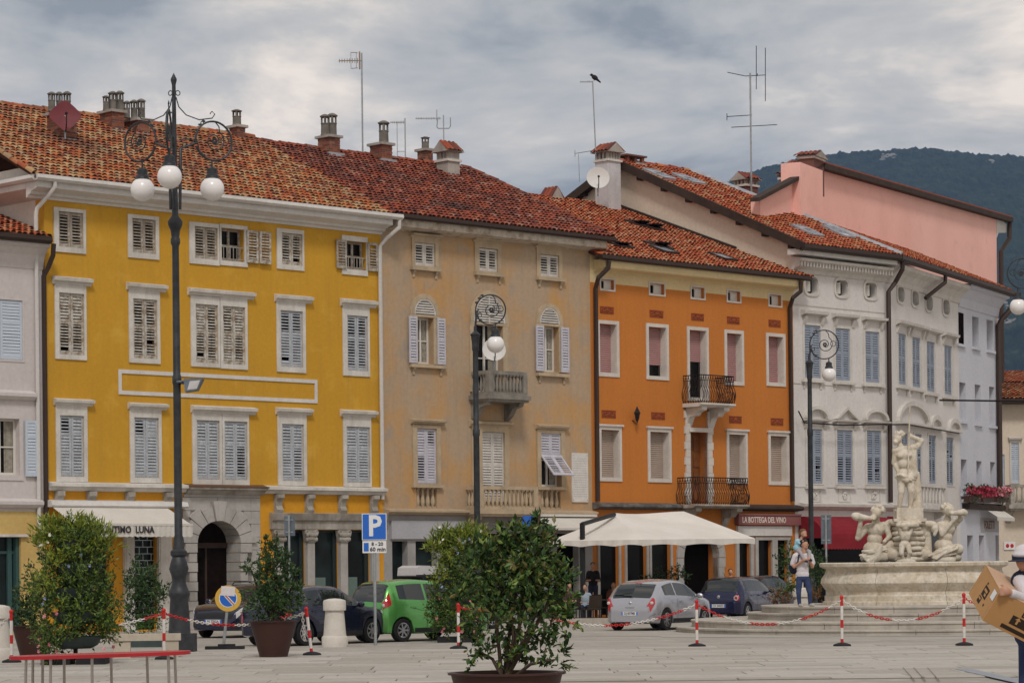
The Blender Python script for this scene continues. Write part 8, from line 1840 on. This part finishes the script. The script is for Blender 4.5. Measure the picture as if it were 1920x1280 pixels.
pr = slim(pr, 0.90)
fuse('triton', pr, [M_statue], fo, 0.019, 2)
# right triton
pr = [E_(S(1779, 957, -.15), (0.16, 0.17, 0.17)), E_(S(1774, 955, -.1), (0.15, 0.17, 0.15)), C(S(1777, 970), S(1775, 980), .11, .13), C(S(1762, 984), S(1792, 980), .12, .11), E_(S(1776, 990), (0.26, 0.21, 0.23)), E_(S(1773, 1006), (0.22, 0.19, 0.2)), E_(S(1769, 1022), (0.30, 0.26, 0.22)), E_(S(1766, 1042), (0.36, 0.3, 0.22)), E_(S(1786, 1044), (0.3, 0.28, 0.2)), E_(S(1750, 1046, -.1), (0.22, 0.25, 0.17)), C(S(1792, 980), S(1802, 972, -.1), .10, .08), C(S(1802, 972, -.1), S(1797, 962, -.25), .07, .06), C(S(1762, 985), S(1766, 1002, -.15), .10, .08), C(S(1766, 1002, -.15), S(1790, 972, -.25), .08, .06),
      C(S(1785, 962, -.28), S(1806, 960, -.3), .06, .11), C(S(1806, 960, -.3), S(1809, 961, -.3), .12, .1), C(S(1760, 1038, -.2), S(1795, 1030, -.1), .16, .2), C(S(1785, 1050, -.25), S(1755, 1050, -.3), .12, .14)]
pr += curls(S(1775, 954, -.1), (0.17, 0.18, 0.16), 30, 0.045) + folds(S(1755, 1046, -.28), S(1792, 1030, -.22), 14, .045, .09)
pr = slim(pr, 0.90)
fuse('triton', pr, [M_statue], fo, 0.019, 2)
# cherub and sea beasts on the rock
pr = [E_(S(1697, 988, -.72), (0.11, 0.11, 0.12)), E_(S(1697, 1005, -.7), (0.15, 0.12, 0.17)), E_(S(1696, 1020, -.7), (0.14, 0.12, 0.12)), C(S(1691, 1022, -.72), S(1690, 1038, -.82), .09, .07), C(S(1690, 1038, -.82), S(1694, 1050, -.75), .065, .05), C(S(1702, 1022, -.72), S(1706, 1036, -.82), .09, .07), C(S(1706, 1036, -.82), S(1702, 1050, -.76), .065, .05), C(S(1688, 1000, -.7), S(1684, 985, -.75), .06, .05), C(S(1706, 1000, -.7), S(1712, 985, -.72), .06, .05), C(S(1684, 985, -.75), S(1714, 983, -.75), .07, .1), E_(S(1716, 984, -.72), (0.12, 0.1, 0.1)), E_(S(1699, 1053, -.7), (0.3, 0.2, 0.1))]
fuse('cherub', pr, [M_statue], fo, 0.018, 2)
pr = [E_(S(1742, 983, -.1), (0.24, 0.17, 0.12)), E_(S(1752, 990, -.15), (0.12, 0.12, 0.13)), C(S(1735, 985), S(1720, 1000), .16, .2), C(S(1738, 995), S(1735, 1045), .12, .2), C(S(1755, 995, -.2), S(1752, 1002, -.2), .06, .05), E_(S(1730, 1040, -.2), (0.3, 0.2, 0.2)), E_(S(1675, 1040, -.2), (0.24, 0.2, 0.2)), E_(S(1668, 1025, 0), (0.18, 0.2, 0.2))]
fuse('sea_beast', pr, [M_statue], fo, 0.019, 2)
bollard(1503, ground(1503, 1172), 'pale round stone bollard behind the standing man')

# ------------------------------------------------------------------ man with a child on his shoulders
M_skin = mat('skin', (0.50, 0.27, 0.18), (0.46, 0.24, 0.16), 4, 0.55, fine=0.05); M_tee = mat('white tee shirt', (0.66, 0.61, 0.62), (0.60, 0.55, 0.57), 5, 0.9, 0.1, 40); M_jean = mat('blue denim', (0.028, 0.042, 0.11), (0.045, 0.065, 0.14), 5, 0.9, 0.1, 60); M_hair = mat('dark hair', (0.018, 0.012, 0.01), None, rough=0.6); M_hairb = mat('light brown hair', (0.16, 0.08, 0.035), (0.12, 0.06, 0.03), 12, 0.6); M_shoe = mat('pale shoe', (0.40, 0.36, 0.32), None, rough=0.8); M_navy = mat('navy cloth', (0.02, 0.025, 0.05), None, rough=0.8); M_aqua = mat('pale aqua shirt', (0.36, 0.56, 0.64), (0.22, 0.46, 0.58), 8, 0.9); M_greyp = mat('grey child trousers', (0.36, 0.33, 0.34), None, rough=0.9); M_lip = mat('lips', (0.38, 0.13, 0.10), None, rough=0.5); M_eye = mat('dark eye', (0.02, 0.015, 0.012), None, rough=0.3)
PY = 71.2; mo = at(1503, 1137, PY); mo.z = 0.712
man = thing('person', 'man in white tee shirt and jeans carrying a child on his shoulders', 'person', tuple(mo))
def Q(px, py, dy=0.0): v = at(px, py, PY); return (v.x - mo.x, dy, v.z - mo.z)
pr = [E_(Q(1509, 1020), (0.085, 0.105, 0.125), 0), E_(Q(1510, 1025, -.03), (0.065, 0.075, 0.075), 0), C(Q(1508, 1028), Q(1507, 1036), .062, .068, 0), C(Q(1494, 1041), Q(1518, 1041), .085, .08, 1), E_(Q(1505, 1052), (0.19, 0.125, 0.2), 1), E_(Q(1505, 1066), (0.17, 0.12, 0.2), 1), E_(Q(1505, 1076), (0.175, 0.125, 0.13), 1),
      C(Q(1491, 1042), Q(1486, 1056, .02), .078, .07, 1), C(Q(1486, 1056, .02), Q(1489, 1062, -.04), .052, .048, 0), C(Q(1489, 1062, -.04), Q(1504, 1050, -.22), .045, .035, 0), E_(Q(1506, 1049, -.24), (0.045, 0.045, 0.05), 0), C(Q(1520, 1042), Q(1524, 1055, .0), .075, .068, 1), C(Q(1524, 1055), Q(1523, 1062, -.04), .05, .046, 0), C(Q(1523, 1062, -.04), Q(1516, 1049, -.2), .045, .035, 0), E_(Q(1515, 1047, -.23), (0.045, 0.045, 0.05), 0),
      E_(Q(1505, 1083), (0.17, 0.125, 0.1), 2), C(Q(1499, 1086), Q(1497, 1110, -.03), .095, .07, 2), C(Q(1497, 1110, -.03), Q(1499, 1131, .02), .068, .052, 2), C(Q(1512, 1086), Q(1518, 1110, -.02), .095, .07, 2), C(Q(1518, 1110, -.02), Q(1519, 1131, .02), .068, .052, 2), C(Q(1499, 1134, .02), Q(1503, 1135, -.13), .045, .04, 3), C(Q(1519, 1133.5, .02), Q(1524, 1134, -.12), .045, .04, 3)]
for i in range(4): pr.append(C(Q(1506 + i * 1.2, 1047.5 + i, -.25), Q(1509 + i * 1.1, 1046.5 + i, -.27), .013, .011, 0)); pr.append(C(Q(1514 - i * 0.4, 1046 + i, -.25), Q(1511.5 - i * 0.2, 1046 + i, -.27), .013, .011, 0))
body = fuse('body', pr, [M_skin, M_tee, M_jean, M_shoe], man, 0.014, 2)
fuse('hair', [E_(Q(1508, 1014.5, .02), (0.095, 0.11, 0.08), 0), E_(Q(1504, 1018, .045), (0.075, 0.075, 0.1), 0)], [M_hair], man, 0.014, 2)
mb = MB(); mb.sphere(Q(1511.2, 1022.5, -.105), (0.016, 0.024, 0.024), 0, 8, 6); mb.build('nose', M_skin, man)
for dx in (-2.4, 2.6): MB().sphere(Q(1511.2 + dx, 1020.4, -.092), (0.013, 0.009, 0.008), 0, 8, 5).build('eye', M_eye, man)
MB().sphere(Q(1511.2, 1026.6, -.10), (0.028, 0.01, 0.009), 0, 8, 5).build('mouth', M_lip, man)
for px_ in (1502.5, 1515.5): MB().sphere(Q(px_, 1021.5, 0.0), (0.012, 0.024, 0.032), 0, 8, 6).build('ear', M_skin, man)
bag = thing('backpack', 'dark backpack worn by the man with the child', 'bag', tuple(mo)); fuse('sack', [E_(Q(1489, 1061, .2), (0.13, 0.1, 0.22), 0), E_(Q(1490, 1050, .18), (0.11, 0.08, 0.12), 0)], [M_navy], bag, 0.02, 2); MB().tube([Q(1496, 1036, .08), Q(1497, 1040, -.09), Q(1495, 1052, -.13), Q(1490, 1064, -.05)], 0.022, 6).build('strap', M_navy, bag)
child = thing('person', 'small child in a pale blue top riding on the man in white', 'person', tuple(mo))
pr = [E_(Q(1507, 999, .05), (0.085, 0.095, 0.10), 0), E_(Q(1509, 1003, 0), (0.06, 0.06, 0.05), 0), C(Q(1505, 1006, .07), Q(1502, 1011, .1), .04, .05, 0), E_(Q(1498, 1018, .13), (0.11, 0.09, 0.13), 1), E_(Q(1496, 1026, .13), (0.12, 0.1, 0.1), 1), C(Q(1494, 1013, .12), Q(1499, 1018, -.0), .045, .035, 1), C(Q(1503, 1012, .1), Q(1507, 1014, -.05), .04, .032, 1), E_(Q(1505, 1014, -.06), (0.03, 0.03, 0.03), 0), C(Q(1496, 1030, .1), Q(1500, 1035, -.1), .065, .055, 2), C(Q(1500, 1035, -.12), Q(1506, 1048, -.2), .05, .04, 2), C(Q(1512, 1031, .06), Q(1517, 1034, -.12), .06, .052, 2), C(Q(1517, 1034, -.12), Q(1516, 1046, -.2), .05, .04, 2), C(Q(1506, 1050, -.2), Q(1511, 1052, -.26), .042, .035, 3), C(Q(1516, 1048, -.2), Q(1519, 1050, -.26), .042, .035, 3), C(Q(1498, 1028, .1), Q(1512, 1031, .08), .08, .07, 2)]
fuse('body', pr, [M_skin, M_aqua, M_greyp, M_navy], child, 0.014, 2); fuse('hair', [E_(Q(1506, 995.5, .07), (0.095, 0.10, 0.075), 0), E_(Q(1503, 1000, .1), (0.07, 0.07, 0.08), 0)], [M_hairb], child, 0.014, 2)
for dx in (-2, 2.2): MB().sphere(Q(1509 + dx, 1000.5, -.043), (0.011, 0.008, 0.008), 0, 8, 5).build('eye', M_eye, child)

# ------------------------------------------------------------------ man carrying a carton at the right edge
BY = 24.4; bo = at(1925, 1200, BY); bo.z = 0.0; kx = mpp(BY)
o_ = at(1876, 1108, BY); ed = (o_ - Vector((0, 0, EYE))).normalized(); exx = Vector((ed.y, -ed.x, 0)).normalized(); ezz = exx.cross(ed)
def ax3(dx, dy, dd): dx, dy = dx - ROLL * dy, dy + ROLL * dx; return (exx * dx - ezz * dy + ed * dd) * kx
U, V, Wv = ax3(-33, 55, 12.4), ax3(-28, -51, 152), ax3(77, 40, 27.6); Wl = Wv.normalized() * 0.92
carton = thing('cardboard_box', 'large brown printed cardboard box carried at the right edge', 'box', tuple(o_))
un, vn, wn_ = U.normalized(), V.normalized(), Wl.normalized(); mb = MB(); z0_ = Vector((0, 0, 0))
mb.hexa([z0_, U, U + V, V, Wl, Wl + U, Wl + U + V, Wl + V], 0); mb.build('carton', M_card, carton)
def on_face(a, b, n, u0, u1, v0, v1, m, nm, d=0.002): c_ = n * d; return MB().quad(a * u0 + b * v0 + c_, a * u1 + b * v0 + c_, a * u1 + b * v1 + c_, a * u0 + b * v1 + c_).build(nm, m, carton)
M_print = mat('black carton print', (0.03, 0.018, 0.012), None, rough=0.85)
nE, nT, nF = -wn_, -un, -vn
on_face(Wl, V, nT, 0.0, 1.0, 0.0, 1.0, M_cardtop, 'top_flap', 0.003)
for u0, u1, v0, v1 in ((0.30, 0.62, 0.34, 0.58), (0.66, 0.86, 0.46, 0.60), (0.20, 0.27, 0.52, 0.57), (0.70, 0.77, 0.26, 0.31)): on_face(U, V, nE, u0, u1, v0, v1, M_print, 'end_print')
for u0, u1, v0, v1 in ((0.37, 0.45, 0.38, 0.54), (0.48, 0.56, 0.38, 0.46), (0.69, 0.75, 0.48, 0.58)): on_face(U, V, nE, u0, u1, v0, v1, M_card, 'print_gap', 0.004)
on_face(U, V, nE, 0.12, 0.40, 0.06, 0.22, M_signwhite, 'address_label', 0.004)
for u0, u1, v0, v1 in ((0.24, 0.85, 0.44, 0.72), (0.18, 0.50, 0.80, 0.92)): on_face(Wl, U, nF, u0, u1, v0, v1, M_print, 'side_print')
on_face(Wl, V, nT, 0.30, 0.36, 0.0, 1.0, M_cardtop, 'tape', 0.005)
Mt = Matrix((( wn_.x, -un.x, nF.x, 0), (wn_.y, -un.y, nF.y, 0), (wn_.z, -un.z, nF.z, 0), (0, 0, 0, 1))); tp_ = Wl * 0.40 + U * 0.30 + nF * 0.003; text('BRA', 0.085, M_print, carton, Matrix.Translation(tp_) @ Mt, 0.001, 0.002)
ar_ = MB()
for c0 in (0.30, 0.46, 0.62):
    b_ = Wl * c0 + U * 0.66 + nF * 0.004; ar_.quad(b_, b_ + wn_ * 0.02, b_ + wn_ * 0.02 - un * 0.04, b_ - un * 0.04); ar_.add([b_ - un * 0.04 - wn_ * 0.02, b_ - un * 0.04 + wn_ * 0.04, b_ - un * 0.07 + wn_ * 0.01], [(0, 1, 2)])
ar_.build('arrow_print', M_card, carton)
pm = thing('person', 'man in a white cap and dark jacket holding the cardboard box', 'person', tuple(bo))
def K(px, py, d=0.0):
    v = at(px, py, BY + d)
    return (v.x - bo.x, v.y - bo.y, v.z)
M_shirt = mat('white shirt cloth', (0.62, 0.58, 0.60), None, rough=0.9, bump=0.1); M_jack = mat('navy jacket', (0.02, 0.03, 0.055), None, rough=0.85)
pr = [E_(K(1921, 1046, .55), (0.085, 0.105, 0.125), 0), E_(K(1919, 1054, .50), (0.065, 0.075, 0.075), 0), C(K(1925, 1062, .57), K(1929, 1072, .58), .06, .065, 0), C(K(1915, 1088, .55), K(1955, 1088, .55), .10, .10, 1), E_(K(1935, 1110, .55), (0.22, 0.15, 0.24), 1), E_(K(1935, 1150, .55), (0.19, 0.14, 0.24), 1), C(K(1914, 1090, .5), K(1932, 1128, .25), .075, .06, 3), C(K(1932, 1128, .25), K(1898, 1112, .02), .058, .042, 3), E_(K(1885, 1108, -.02), (0.05, 0.035, 0.045), 0), C(K(1898, 1112, .02), K(1886, 1108, -.01), .034, .034, 0),
      E_(K(1937, 1190, .55), (0.18, 0.13, 0.14), 2), C(K(1928, 1200, .55), K(1925, 1300, .5), .095, .075, 2), C(K(1925, 1300, .5), K(1927, 1412, .55), .07, .055, 2), C(K(1948, 1200, .55), K(1950, 1300, .55), .095, .075, 2), C(K(1950, 1300, .55), K(1952, 1412, .58), .07, .055, 2), C(K(1927, 1425, .55), K(1920, 1428, .4), .05, .045, 4), C(K(1952, 1425, .58), K(1948, 1428, .42), .05, .045, 4)]
for i, (y_, l_) in enumerate(((1102, 7.5), (1106, 9), (1110.5, 9), (1115, 7))): pr.append(C(K(1882, y_ + 0.5, -.035), K(1882 - l_ * 0.6, y_, -.045), .0105, .0095, 0)); pr.append(C(K(1882 - l_ * 0.6, y_, -.045), K(1882 - l_, y_ + 1.5, -.03), .0095, .008, 0))
pr.append(C(K(1888, 1101, -.03), K(1882, 1096.5, -.02), .012, .010, 0)); pr.append(C(K(1882, 1096.5, -.02), K(1877, 1096.5, 0.0), .010, .009, 0))
fuse('body', pr, [M_skin, M_jack, M_jean, M_shirt, M_shoe], pm, 0.0095, 2)
hat = thing('cap', 'white cap with navy band on the man holding the box', 'hat', tuple(bo)); fuse('crown', [E_(K(1922, 1036, .55), (0.108, 0.125, 0.085), 0), E_(K(1920, 1040, .53), (0.112, 0.13, 0.05), 0)], [M_tee], hat, 0.01, 2)
MB().lathe([(0.116, -0.03), (0.118, 0.02), (0.108, 0.024)], 24, K(1921, 1043, .545), 0, 0, 1, 1.15).build('band', M_navy, hat, smooth=True); MB().lathe([(0.10, -0.032), (0.15, -0.045), (0.15, -0.037), (0.10, -0.025)], 24, K(1921, 1043, .52), 0, 0, 1, 1.2).build('brim', M_navy, hat, smooth=True)
MB().sphere(K(1913, 1051, .47), (0.02, 0.022, 0.022), 0, 8, 6).build('nose', M_skin, pm); MB().sphere(K(1915, 1047.5, .455), (0.012, 0.008, 0.008), 0, 8, 5).build('eye', M_eye, pm)
# ------------------------------------------------------------------ cafe customers (dim, under the parasol)
def sitter(px, Yd, py_head, top, label, hair=M_hair, stand=False):
    p = at(px, 1100, Yd); e = thing('person', label, 'person', (p.x, p.y, 0)); z = at(px, py_head, Yd).z; m = [M_skin, mat(top[0], top[1], None, rough=0.9), M_navy]
    b_ = [E_((0, -.02, z), (0.08, 0.1, 0.115), 0), C((0, 0, z - .1), (0, 0, z - .18), .055, .06, 0), C((-.15, 0, z - .24), (.15, 0, z - .24), .075, .075, 1), E_((0, 0, z - .38), (0.18, 0.12, 0.2), 1), E_((0, 0, z - .58), (0.165, 0.12, 0.16), 1), C((-.18, 0, z - .26), (-.22, -.05, z - .52), .06, .05, 1), C((-.22, -.05, z - .52), (-.1, -.28, z - .5), .045, .035, 0), C((.18, 0, z - .26), (.22, -.05, z - .52), .06, .05, 1), C((.22, -.05, z - .52), (.1, -.28, z - .5), .045, .035, 0)]
    if stand: zz = z - .72; b_ += [C((sx, 0, zz), (sx * 1.1, -.02, zz * .5), .09, .065, 2) for sx in (-.09, .09)] + [C((sx * 1.1, -.02, zz * .5), (sx * 1.1, .02, .08), .06, .045, 2) for sx in (-.09, .09)] + [C((sx * 1.1, .02, .05), (sx * 1.1, -.13, .045), .045, .04, 2) for sx in (-.09, .09)]
    else: zz = max(0.5, z - .72); b_ += [C((sx, 0, zz), (sx * 1.2, -.42, zz), .085, .065, 2) for sx in (-.09, .09)] + [C((sx * 1.2, -.42, zz), (sx * 1.2, -.4, .08), .06, .045, 2) for sx in (-.09, .09)] + [C((sx * 1.2, -.4, .05), (sx * 1.2, -.55, .045), .045, .04, 2) for sx in (-.09, .09)]
    fuse('body', b_, m, e, 0.022, 2); fuse('hair', [E_((0, .02, z + .05), (0.09, 0.11, 0.08), 0)], [hair], e, 0.02, 1)
sitter(1096, 90, 1101, ('light blue shirt', (0.30, 0.36, 0.42)), 'seated cafe customer in a light blue shirt near the parasol mast')
sitter(1067, 89, 1098, ('dark brown top', (0.05, 0.03, 0.025)), 'seated cafe customer in dark brown beside the leafy shrub', M_hairb)
sitter(1112, 93, 1060, ('black clothes', (0.015, 0.013, 0.014)), 'dark clothed person standing behind the parasol mast', M_hair, True)
sitter(1150, 93, 1097, ('rusty top', (0.14, 0.05, 0.03)), 'seated cafe customer behind the roof of the silver hatchback')
sitter(1370, 97, 1072, ('orange brown top', (0.25, 0.08, 0.03)), 'person with dark hair standing behind the deep blue hatchback', M_hair, True)
# bird on the aerial
bd = thing('bird', 'dark bird perched on the thin aerial over the white chimney', 'bird', tuple(BIRD)); M_bird = mat('dark feathers', (0.02, 0.016, 0.016), None, rough=0.8)
fuse('body', [E_((0.03, 0, 0.14), (0.15, 0.08, 0.10), 0, Matrix.Rotation(0.6, 3, 'Y')), E_((-0.10, 0, 0.25), (0.06, 0.055, 0.06), 0), C((0.10, 0, 0.08), (0.26, 0, -0.06), .06, .03, 0), C((-0.15, 0, 0.25), (-0.20, 0, 0.24), .02, .008, 0), C((0, 0.03, 0.06), (0, 0.03, 0.0), .015, .012, 0), C((0, -0.03, 0.06), (0, -0.03, 0.0), .015, .012, 0)], [M_bird], bd, 0.014, 2)
# ------------------------------------------------------------------ ground
M_pave = mat('pale stone paving', (0.40, 0.365, 0.32), (0.33, 0.30, 0.26), 0.35, 0.85, 0.1, 12, fine=0.12, c3=(0.43, 0.40, 0.36), spec=0.2)
M_slab = mat('paving slab', (0.4, 0.36, 0.32), (0.34, 0.305, 0.265), 1.2, 0.85, 0.15, 20, rand=[(0.42, 0.385, 0.335), (0.38, 0.345, 0.30), (0.44, 0.405, 0.36), (0.355, 0.32, 0.275), (0.40, 0.37, 0.325), (0.46, 0.425, 0.38)], lo=0.5, hi=0.8, fine=0.14)
M_joint = mat('dark paving joint', (0.16, 0.14, 0.12), (0.22, 0.195, 0.165), 0.6, 0.95)
M_pad = mat('grey inspection cover', (0.30, 0.31, 0.345), (0.27, 0.28, 0.31), 2.0, 0.7)
pav = MB().quad((-3800, -50, 0), (3800, -50, 0), (3800, 6500, 0), (-3800, 6500, 0)).build('pavement', M_pave); pav['kind'] = 'structure'
# slabs laid in long bands over the near part of the square
bed = MB().box(-14, 14, 43.0, 60.2, 0.001, 0.006).build('slab_bed', M_joint, pav)
g = random.Random(3); shapes = {}
yy = 43.1; rowi = 0; cnt = 0
while yy < 60:
    d = (0.55, 0.9, 0.42, 1.1, 0.7)[rowi % 5]; wdt = (1.5, 2.1, 3.0, 1.8, 2.4)[rowi % 5]; x = -12.5 - g.random() * wdt
    while x < 12.5 and cnt < 300:
        if abs(x + wdt / 2) < yy * 0.195 + 1.2:
            key = (rowi % 5); 
            if key not in shapes: shapes[key] = MB().hexa([(0.012, 0.010, 0), (wdt - 0.012, 0.010, 0), (wdt - 0.012, d - 0.010, 0), (0.012, d - 0.010, 0), (0.018, 0.016, 0.014), (wdt - 0.018, 0.016, 0.014), (wdt - 0.018, d - 0.016, 0.014), (0.018, d - 0.016, 0.014)]).mesh('paving_slab', M_slab)
            o = link('paving_slab', shapes[key], pav, (x, yy, 0.004 + g.uniform(0, 0.006)), (g.gauss(0, 0.0012), g.gauss(0, 0.0006), 0)); cnt += 1
        x += wdt
    yy += d; rowi += 1
a, b = ground(1790, 1256), ground(1935, 1300); MB().box(a.x, b.x + 0.6, b.y, a.y, 0.024, 0.030).build('cover_plate', M_pad, pav)
mb = MB()
for px_ in (1692, 1712, 1738):
    p, q = ground(px_, 1253), ground(px_ + 22, 1278); mb.quad((p.x, p.y, 0.0255), (p.x + 0.018, p.y, 0.0255), (q.x + 0.02, q.y, 0.0255), (q.x, q.y, 0.0255))
mb.build('drain_joints', M_joint, pav)
# pale line marking at the foot of the steps and worn joints further back
mb = MB()
for px0, px1, py_ in ((1060, 1240, 1192.5), (1240, 1560, 1193.5), (1560, 1930, 1192)):
    p, q = ground(px0, py_), ground(px1, py_ - 0.5); mb.quad((p.x, p.y - 0.3, 0.008), (q.x, q.y - 0.3, 0.008), (q.x, q.y, 0.008), (p.x, p.y, 0.008))
mb.build('white_edge_line', mat('pale edge stone', (0.52, 0.49, 0.45), (0.46, 0.43, 0.39), 1.0, 0.85), pav)
mb = MB(); g = random.Random(8)
for i in range(46):
    px_, py_ = g.uniform(380, 1900), g.uniform(1194, 1222); p = ground(px_, py_); l_ = g.uniform(0.5, 2.6); s_ = g.uniform(-0.05, 0.05); mb.quad((p.x, p.y, 0.004), (p.x + l_, p.y + s_, 0.004), (p.x + l_, p.y + s_ + 0.05, 0.004), (p.x, p.y + 0.05, 0.004))
o = mb.build('worn_joints', M_joint, pav); o['kind'] = 'stuff'
# ------------------------------------------------------------------ wooded hill
from mathutils import noise as mn
HY = 6000.0
rid = [(1180, 430), (1300, 372), (1350, 347), (1440, 311), (1500, 298), (1545, 290), (1600, 284), (1660, 281), (1700, 279), (1740, 277), (1770, 281), (1820, 288), (1870, 290), (1920, 293), (2000, 300), (2120, 330), (2300, 400), (2500, 520)]
RX = [at(a, b, HY).x for a, b in rid]; RZ_ = [at(a, b, HY).z for a, b in rid]
nx, ny = 420, 110; V = []
for j in range(ny):
    v = j / (ny - 1); Yv = HY - 2600 * (1 - v)
    for i in range(nx):
        X = RX[0] + (RX[-1] - RX[0]) * i / (nx - 1); h = float(np.interp(X, RX, RZ_)); z = h * (v ** 0.8)
        z += 26 * mn.noise(Vector((X * 0.004, Yv * 0.004, 1.0))) * v * (1 - v) * 4 + (7 * mn.noise(Vector((X * 0.05, Yv * 0.03, 0))) + 6 * mn.noise(Vector((X * 0.14, Yv * 0.08, 5)))) * min(1, v * 4)
        V.append((X, Yv, z))
Fh = [(j * nx + i, j * nx + i + 1, (j + 1) * nx + i + 1, (j + 1) * nx + i) for j in range(ny - 1) for i in range(nx - 1)]
me = bpy.data.meshes.new('hill'); me.from_pydata(V, [], Fh); me.update()
M_forest = mat('distant forest', (0.012, 0.022, 0.010), (0.022, 0.036, 0.014), 0.012, 0.95, 0.0, 0.08, fine=0.35, c3=(0.05, 0.06, 0.025), spec=0.05)
me.materials.append(M_forest); hill = link('hill', me); hill['kind'] = 'structure'
g = random.Random(2); mb = MB()
for px_, py_, n_ in ((1665, 293, 12), (1672, 290, 8), (1858, 306, 4), (1890, 600, 14), (1905, 640, 12), (1882, 570, 10)):
    for _ in range(n_):
        c = at(px_ + g.gauss(0, 7), py_ + g.gauss(0, 3), 4200 if py_ > 400 else 5850); r = g.uniform(1.2, 4.0); mb.sphere(c, (r * g.uniform(1, 2.4), r * 0.4, r * g.uniform(0.3, 0.8)), 0, 6, 4, Matrix.Rotation(g.uniform(-0.5, 0.5), 3, 'Y'))
o = mb.build('crags', mat('pale limestone', (0.34, 0.32, 0.29), (0.24, 0.23, 0.2), 0.05, 0.95), hill); o['kind'] = 'stuff'
# ------------------------------------------------------------------ air
hz_ = MB().box(-3900, 3900, -60, 6600, -1.0, 1010).build('haze', mat('haze volume', (1, 1, 1), None)); hz_['kind'] = 'stuff'
hm = bpy.data.materials.new('pale haze'); hm.use_nodes = True; t = hm.node_tree; t.nodes.clear(); oo = t.nodes.new('ShaderNodeOutputMaterial'); pv = t.nodes.new('ShaderNodeVolumePrincipled')
pv.inputs['Color'].default_value = (0.36, 0.56, 1.0, 1); pv.inputs['Density'].default_value = 5.2e-5; pv.inputs['Anisotropy'].default_value = 0.1; t.links.new(pv.outputs[0], oo.inputs['Volume'])
hz_.data.materials.clear(); hz_.data.materials.append(hm)
